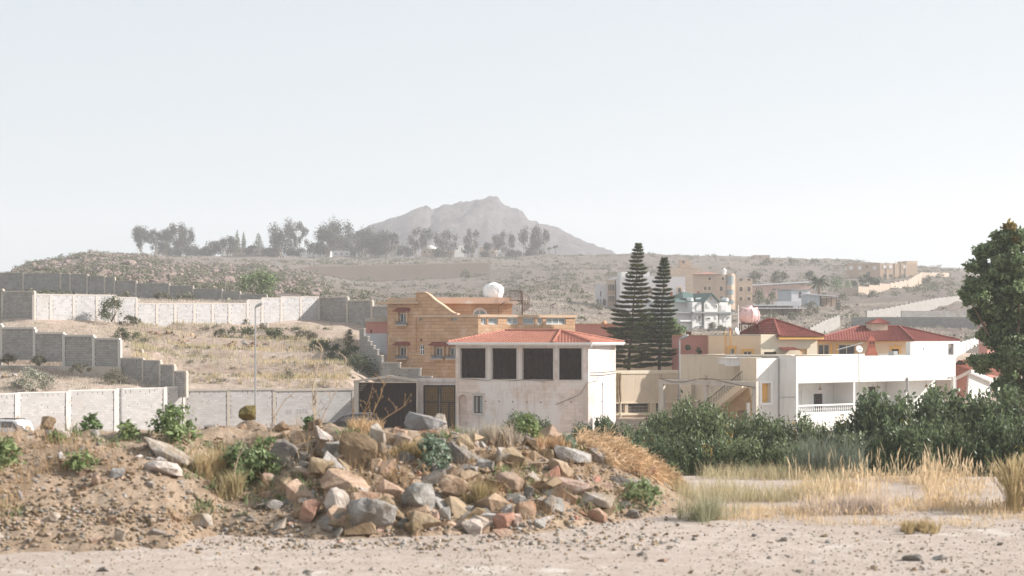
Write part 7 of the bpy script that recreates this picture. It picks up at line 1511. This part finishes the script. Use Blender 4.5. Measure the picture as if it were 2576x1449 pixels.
while len(pts) < 250:
    px, py = random.uniform(-10, 1640), random.uniform(1085, 1385)
    if random.random() > (1 if px > 620 else .75): continue
    p = hit(px, py)
    if mound(p.x, p.y) < .03 and random.random() < .6 or p.y > 34: continue
    low_ = (py - 1085) / 300; sz = random.choice((.1, .13, .16, .2, .26, .32)) * (1.25 if px > 620 else .85); pts.append((p + Vector((0, 0, -sz * .02)), sz))
for k in range(46):
    px = random.uniform(40, 760) if k < 30 else random.uniform(800, 1560); yc = float(np.interp(px, MPX, MYC)) - random.uniform(-.6, .5); X = (px - CX) / F * yc; sz = random.choice((.1, .14, .2, .28)); pts.append((Vector((X, yc, mound(X, yc))), sz))
pts = pts[:299]
spread_stones(S1, pts)
S4 = stone_set('terrace_stone', 6, 'loose weathered stone lying along the terrace edges', 'stones along the terrace edges', seed0=760)
pts = []
for cx_, cy_, w_, n_ in ((455, 863, 36, 16), (483, 846, 20, 7), (735, 850, 34, 12), (560, 870, 40, 8), (640, 868, 60, 10), (20, 948, 30, 14), (780, 880, 60, 8), (420, 838, 40, 6)):
    for k in range(n_):
        p = hit(cx_ + random.gauss(0, w_ * .5), cy_ + random.gauss(0, 2.5), 126, 180); sz = random.choice((.25, .35, .5, .65)); pts.append((p + Vector((0, 0, sz * .1)), sz))
spread_stones(S4, pts)
S3 = stone_set('rubble_rock', 12, 'knee high angular rock wedged among the central rubble', 'medium rocks of the central rubble', 'rock', 620)
pts = []
while len(pts) < 235:
    px = random.triangular(630, 1660, 980); t = (px - 630) / 1030; py = random.uniform(1092 + 60 * max(0, t - .6), 1345 - 40 * t); p = hit(px, py)
    if p.y > 33.5: continue
    sz = random.choice((.3, .36, .44, .54, .68, .8)); pts.append((p + Vector((0, .05, -sz * .03)), sz))
spread_stones(S3, pts)
S2 = stone_set('ground_stone', 6, 'small dark stone lying on the pale gravel ground', 'dark stones on the gravel ground', seed0=700)
for o, k in zip(S2, ('dark', 'dark', 'brown', 'grey', 'dark', 'tan')): o.data.materials[0] = RM[k]
pts = []
while len(pts) < 85:
    px = random.uniform(-5, 2585); py = random.uniform(1300, 1448)
    if py < 1400 and px < 1300 or random.random() > .35 + px / 2600: continue
    p = hit(px, py)
    if mound(p.x, p.y) > 0: continue
    sz = random.choice((.06, .08, .1, .13, .17)); pts.append((p + Vector((0, 0, sz * .02)), sz))
spread_stones(S2, pts)
for px, py, w, h, lab in ((2296, 1404, 56, 20, 'larger dark stone on the gravel near the bottom right'), (2362, 1403, 44, 17, 'pale grey stone beside the larger dark one'), (1967, 1357, 30, 14, 'grey stone on the gravel right of centre'), (2290, 1278, 30, 12, 'pale stone before the dark grass tuft')): rock(px, py, w, h, 'grey' if 'pale' in lab or 'grey stone on' in lab else 'dark', lab)
# gravel too fine to count
def gravel():
    ico = bmesh.new(); bmesh.ops.create_icosphere(ico, subdivisions=1, radius=.5); base = np.array([v.co[:] for v in ico.verts]); fc = np.array([[v.index for v in f.verts] for f in ico.faces]); ico.free()
    g = np.random.default_rng(31); Vs, Fs, mi = [], [], []; n = 0
    for i in range(17000):
        zone = g.random()
        if zone < .6: px, py = g.uniform(-20, 1720), g.uniform(1100, 1385)
        elif zone < .62: px, py = g.uniform(-20, 1700), g.uniform(1320, 1400)
        else: px, py = g.uniform(-20, 2600), 1280 + 172 * g.random()
        p = hit(px, py)
        if p.y > 36 or zone < .62 and px < 640 and g.random() < .45: continue
        mz = mound(p.x, p.y); on = mz > .02
        if -.2 < mz < .3 and g.random() < .6: continue
        sz = 0; sz = g.choice([.03, .04, .055, .08, .11] if on or zone < .62 else [.012, .018, .025, .035, .05])
        a = g.random() * 6.28; c, s_ = math.cos(a), math.sin(a); v = base * (.45 + .75 * g.random((len(base), 1))) * np.array([1.1, .85, .7]) * sz; v = v @ np.array([[c, s_, 0], [-s_, c, 0], [0, 0, 1]]) + np.array(p) + (0, 0, sz * .12)
        Vs.append(v); Fs.append(fc + n); n += len(v); mi += [int(g.integers(0, 5)) if on or g.random() < .5 else 5] * len(fc)
    raw('gravel', np.concatenate(Vs), np.concatenate(Fs), [RM['tan'], RM['tan'], RM['pink'], RM['grey'], RM['brown'], rockmat('ground_pebble', (.45, .39, .33), (.55, .48, .42), (.3, .26, .22))], None, mi, kind='stuff')
gravel()
# boulders on the rocky ridge at the left, and smaller broken rock between them
def ridge_boulders():
    m = rockmat('ridge_granite', (.20, .155, .13), (.28, .22, .185), (.13, .105, .09)); meshes = [rock_mesh(900 + i, (1, .9, .75), m, npts=14, cuts=1, rough=.08, boxy=.35) for i in range(8)]; g = random.Random(3); n = 0
    while n < 115:
        px, Y = g.uniform(40, 780), g.uniform(300, 620)
        if Y > 480 + (px < 250) * 70 and px > 420: continue
        X = (px - CX) / F * Y; o = bpy.data.objects.new('boulder', meshes[n % 8]); COL.objects.link(o); s = g.choice((1.4, 1.8, 2.4, 3, 4.2)) * (1.15 if px < 420 else .85); o.location = (X, Y, gpx(px, Y) + s * .12); o.scale = (s, s, s * g.uniform(.7, 1.1)); o.rotation_euler = (g.uniform(-.4, .4), g.uniform(-.4, .4), g.uniform(0, 6.28)); n += 1
        setp(o, 'weathered granite boulder strewn on the rocky left ridge', 'boulder', 'boulders on the rocky ridge')
    ico = bmesh.new(); bmesh.ops.create_icosphere(ico, subdivisions=1, radius=.5); base = np.array([v.co[:] for v in ico.verts]); fc = np.array([[v.index for v in f.verts] for f in ico.faces]); ico.free(); q = np.random.default_rng(8); Vs, Fs = [], []; k = 0
    for i in range(3000):
        px, Y = (q.uniform(30, 800), q.uniform(290, 640)) if i < 2400 else (q.uniform(800, 2600), q.uniform(240, 760)); X = (px - CX) / F * Y; s = q.uniform(.5, 1.9) * (1 if i < 2400 else .55)
        v = base * (.65 + .6 * q.random((len(base), 1))) * np.array([1, 1, .75]) * s + np.array([X, Y, gpx(px, Y) + .1 * s]); Vs.append(v); Fs.append(fc + k); k += len(v)
    raw('broken_rock', np.concatenate(Vs), np.concatenate(Fs), m, kind='stuff')
ridge_boulders()

# ------------------------------------------------------------------ foreground plants
def mweed(px, top, base, w, m, label, leaf=.055, dens=1.7, name='bush', w_=.45, tipf=0):
    p = hit(px, base); return shrub(px, top, base, w, p.y + .25, m, label, leaf=leaf, dens=dens, name=name, w_=w_)
for a in [(440, 1020, 1112, 120, M_weed, 'leafy green weed bush on the left mound crest'), (318, 1062, 1114, 66, M_weed, 'small leafy weed left of the crest bush'), (230, 1040, 1082, 54, M_weed, 'pale green weed on the crest behind the left mound'), (22, 1100, 1190, 90, M_weed, 'green weed bush at the left frame edge'), (208, 1132, 1196, 90, M_weed, 'leafy weed in the middle of the left mound'), (610, 1116, 1232, 116, M_tree, 'dark shaded weed bush in the valley between the mounds'), (672, 1086, 1200, 86, M_weed, 'yellow flecked weed bush left of the leaning dark slab'), (1092, 1098, 1190, 112, M_bluegr, 'blue green weed clump in the middle of the rubble'), (1172, 1092, 1124, 40, M_weed, 'small green weed left of the dry pinkish grass'), (1328, 1046, 1116, 88, M_weed, 'green weed behind the golden tuft'), (1420, 1092, 1140, 60, M_bluegr, 'pale green weed left of the straw heap'), (1608, 1206, 1268, 110, M_tree, 'dark drooping weed on the right slope of the rubble'), (780, 1048, 1082, 44, M_weed, 'small weed on the crest before the painted wall'), (1820, 1152, 1190, 60, M_weed, 'low green weed at the hedge foot'), (1690, 1165, 1200, 50, M_weed, 'low weed right of the straw heap'), (1745, 1168, 1196, 46, M_weed, 'low weed at the hedge foot left of the blue grey grass'), (1880, 1162, 1196, 60, M_bluegr, 'pale weed at the left end of the blue grey grass'), (2210, 1150, 1196, 70, M_weed, 'green weed behind the left part of the golden grass'), (2350, 1148, 1196, 80, M_weed, 'green weed behind the middle of the golden grass'), (2470, 1150, 1196, 70, M_weed, 'green weed behind the right end of the golden grass'), (140, 1085, 1120, 50, M_weed, 'weed tuft beside the flat white rock')]:
    mweed(*a)
def tuft(label, px, base, w, h, m, n=60, wd=.008, seed=0, name='grass_tuft', lean=.6, head=0, rows=14, cat='grass tuft'):
    g = np.random.default_rng(seed or int(px)); B = []
    for i in range(rows): x = px + g.normal() * w * .25; q = hit(x, base + g.normal() * 3); B.append(tuple(q))
    B = np.array(B); s = B[:, 1].mean() / F; r = grass_obj(name, [blades(B, h * s * g.uniform(.45, 1.1, len(B)), n, .12 * w * s, wd, seed, lean, head)], [m]); return setp(r, label, cat)
for a in [('golden dry tuft in the lower middle of the rubble', 1198, 1272, 60, 74, M_dryor), ('golden grass tuft on the crest left of the straw heap', 1386, 1132, 84, 52, M_dryor), ('pinkish dry grass on the crest right of the crest rock', 1212, 1116, 90, 58, M_drypale), ('pale dry grass right of the pinkish grass', 1268, 1120, 70, 62, M_drypale), ('olive dry tuft left of the blue green weeds', 1030, 1152, 56, 50, M_dryor), ('dark dry grass tuft alone on the gravel', 2322, 1338, 80, 42, M_dryor), ('dry brown grass in the valley between the mounds', 585, 1250, 70, 80, M_dry), ('dry grass stalks left of the dark bush', 545, 1200, 50, 90, M_dry), ('brown dry grass before the carport on the crest', 925, 1082, 80, 40, M_dryor)]: tuft(*a)
tuft('airy grey green grass bush right of the rubble', 1772, 1308, 120, 92, mat('grey_green_grass', (.33, .325, .205), (.42, .405, .27), 2, island=.35, transl=.35), 20, .005, 77, lean=1.2, rows=34)
tuft('blue grey wispy grass clump before the hedge', 2050, 1196, 230, 92, mat('blue_grey_grass', (.17, .20, .155), (.22, .24, .19), 2, island=.3, transl=.3), 90, .008, 78, lean=.8, rows=44)
tuft('pinkish brushy grass clump in front of the golden grass', 2130, 1290, 190, 58, M_drypale, 110, .007, 79, lean=1.0, rows=34)
tuft('golden grass clump at the right frame edge', 2568, 1284, 60, 130, M_dryor, 90, .007, 80, rows=16, head=1.5)
def field_grass():
    g = np.random.default_rng(41); B = []; H = []; B2 = []; H2 = []; B3 = []; H3 = []
    for i in range(1750):
        px = g.uniform(1900, 2610); Y = g.uniform(29.6, 38.5); k = .55 + .45 * math.sin(px * .013) * math.sin(px * .031 + 1); dens = np.interp(px, [1900, 2030, 2250, 2420, 2480, 2610], [.05, .5, 1, .9, .3, .5])
        if g.random() > dens or noise.noise(Vector(((px - CX) / F * Y * .55, Y * .4, 2))) < -.12 + .2 * g.random(): continue
        X = (px - CX) / F * Y; B.append((X, Y, ground(X, Y))); H.append((.15 + .32 * k * g.random() + (.66 * g.random() if g.random() < .18 else 0)))
    for i in range(1700):
        px = g.uniform(1690, 2120); Y = g.uniform(30.2, 38.5); X = (px - CX) / F * Y
        if noise.noise(Vector((X * .6, Y * .6, 0))) < .02 + .3 * g.random(): continue
        B2.append((X, Y, ground(X, Y))); H2.append(.28 + .25 * g.random())
    for i in range(900):
        px = g.uniform(1740, 2600); Y = 27.6 + 3.6 * g.random() ** .6; X = (px - CX) / F * Y
        if noise.noise(Vector((X * .5, Y * .9, 5))) < .08: continue
        B3.append((X, Y, ground(X, Y))); H3.append(.1 + .16 * g.random())
    grass_obj('grass', [blades(np.array(B), np.array(H), 7, .26, .0045, 1, .35, 2.6), blades(np.array(B), np.array(H) * .5, 6, .3, .005, 2, .8), blades(np.array(B2), np.array(H2), 9, .24, .005, 3, .8), blades(np.array(B3), np.array(H3), 8, .18, .006, 4, .8)], [M_dry, M_dryor, M_greengr, M_dry], kind='stuff')
field_grass()
def dry_weeds():
    g = np.random.default_rng(51); B = []; H = []; B2 = []; H2 = []
    while len(B) < 620:
        px, py = g.uniform(-20, 1690), g.uniform(1075, 1320); p = hit(px, py)
        if mound(p.x, p.y) < .1 or noise.noise(p * .8) < -.05: continue
        B.append(tuple(p)); H.append(.12 + .36 * g.random())
    while len(B2) < 210:
        px, py = g.uniform(-20, 1690), g.uniform(1070, 1300); p = hit(px, py)
        if mound(p.x, p.y) < .1 or noise.noise(p * .7 + Vector((9, 0, 0))) < .12: continue
        B2.append(tuple(p)); H2.append(.08 + .18 * g.random())
    grass_obj('dry_weeds', [blades(np.array(B), np.array(H), 9, .14, .0045, 1, 1.3), blades(np.array(B2), np.array(H2), 12, .16, .012, 2, 1.2)], [mat('brown_dry_weed', (.40, .26, .14), (.50, .36, .22), 2, island=.4, transl=.2), M_weed], kind='stuff')
dry_weeds()
def straw():
    g = np.random.default_rng(17); V = []
    top = [(1450, 1092), (1500, 1102), (1560, 1118), (1620, 1150), (1690, 1192)]; bot = [(1450, 1128), (1500, 1150), (1560, 1178), (1620, 1200), (1690, 1210)]
    for i in range(5200):
        px = g.uniform(1452, 1700); py = lerp(np.interp(px, *zip(*top)), np.interp(px, *zip(*bot)), g.random()); p = np.array(hit(px, py + 6)); p[2] += .02 + .16 * g.random() ** 2
        a = np.array([1, .3, -.35]) + g.normal(size=3) * .95; a /= np.linalg.norm(a); L = .12 + .2 * g.random(); w = np.cross(a, g.normal(size=3)); w /= np.linalg.norm(w); w *= .007; m = p + a * L * .5 + np.array([0, 0, .03]); q = p + a * L
        V += [p - w, p + w, m + w, m - w, m - w, m + w, q + w, q - w]
    V = np.array(V); o = raw('straw_heap', V, np.arange(len(V)).reshape(-1, 4), M_straw); setp(o, 'heap of orange straw spilling down the right end of the rubble', 'straw')
straw()
def dead_stem(label, pts, m, r=.012, twigs=8, Y=None, seed=0, heads=True):
    g = random.Random(seed + int(pts[0][0])); p = hit(*pts[0]); Y = p.y; mb = MB(); W = [P(x, y, Y + .1 * i) for i, (x, y) in enumerate(pts)]; W[0].z -= .1; mb.pipe(W, [lerp(r, r * .4, i / (len(W) - 1)) for i in range(len(W))], 5); heads_l = []
    for k in range(twigs):
        i = g.randrange(1, len(W)); a = W[i - 1].lerp(W[i], g.random()); b = a + Vector((g.uniform(-.16, .16), g.uniform(-.1, .1), g.uniform(.06, .24))); mb.pipe([a, a.lerp(b, .5) + Vector((.01, 0, .02)), b], [r * .5, r * .4, r * .25], 4)
        if heads: hd = MB(); heads_l.append(hd); hd.lathe(b, [(.003, -.025), (.009, -.01), (.010, .008), (.003, .03)], 5)
    rt = thing('dead_stalk', label, 'plant', tuple(W[0])); mb.build('stem', m, rt)
    if heads:
        for h_ in heads_l: h_.build('seed_head', m, rt)
M_stalk = mat('pale_dead_stalk', (.50, .40, .30), (.42, .31, .21), 6); M_bstalk = mat('brown_dead_stalk', (.34, .22, .12), (.27, .17, .09), 6)
dead_stem('thick pale dead stalk rising before the painted wall', [(792, 1085), (790, 1030), (786, 985), (795, 935), (812, 880)], M_stalk, .022, 10)
dead_stem('long pale dead stalk leaning right before the step wall', [(800, 1085), (816, 1040), (842, 990), (864, 940), (872, 905)], M_stalk, .016, 10)
dead_stem('brown dead stalk before the carport, left one', [(905, 1075), (918, 1030), (930, 1000), (936, 978)], M_bstalk, .013, 9)
dead_stem('brown dead stalk before the carport, tallest one', [(918, 1075), (942, 1030), (958, 995), (967, 962)], M_bstalk, .013, 11)
dead_stem('dead stalk leaning far right before the carport', [(940, 1075), (968, 1052), (1000, 1032), (1022, 1018)], M_bstalk, .012, 10)
dead_stem('short brown dead stalk left of the carport post', [(872, 1080), (888, 1045), (893, 1020)], M_bstalk, .01, 6)
dead_stem('thin dead stalk leaning over the crest before the lamp', [(672, 1090), (690, 1050), (712, 1012), (742, 985), (760, 965)], M_bstalk, .009, 7)
dead_stem('pale arched dead stalk in the valley between the mounds', [(588, 1240), (592, 1180), (604, 1130), (618, 1100)], M_stalk, .012, 6)
dead_stem('dead branch lying up from the middle of the rubble', [(1010, 1230), (1020, 1205), (1045, 1195), (1085, 1190)], M_bstalk, .014, 9, heads=False)
mb = MB(); p = hit(2560, 1192); mb.obox((p.x - .3, p.y, p.z - .1), (1.6, 0, 0), (0, .8, 0), (0, 0, .26)); mb.build('concrete_slab', M_conc, label='pale concrete slab end at the right frame edge behind the golden grass', cat='slab')
mb = MB(); p = hit(2558, 1268); mb.lathe(p, [(.3, -.02), (.26, .05), (.15, .09), (.02, .1)], 7); mb.build('cloth', mat('faded_pink_cloth', (.42, .27, .27)), label='scrap of faded pink cloth on the ground at the right frame edge', cat='cloth')
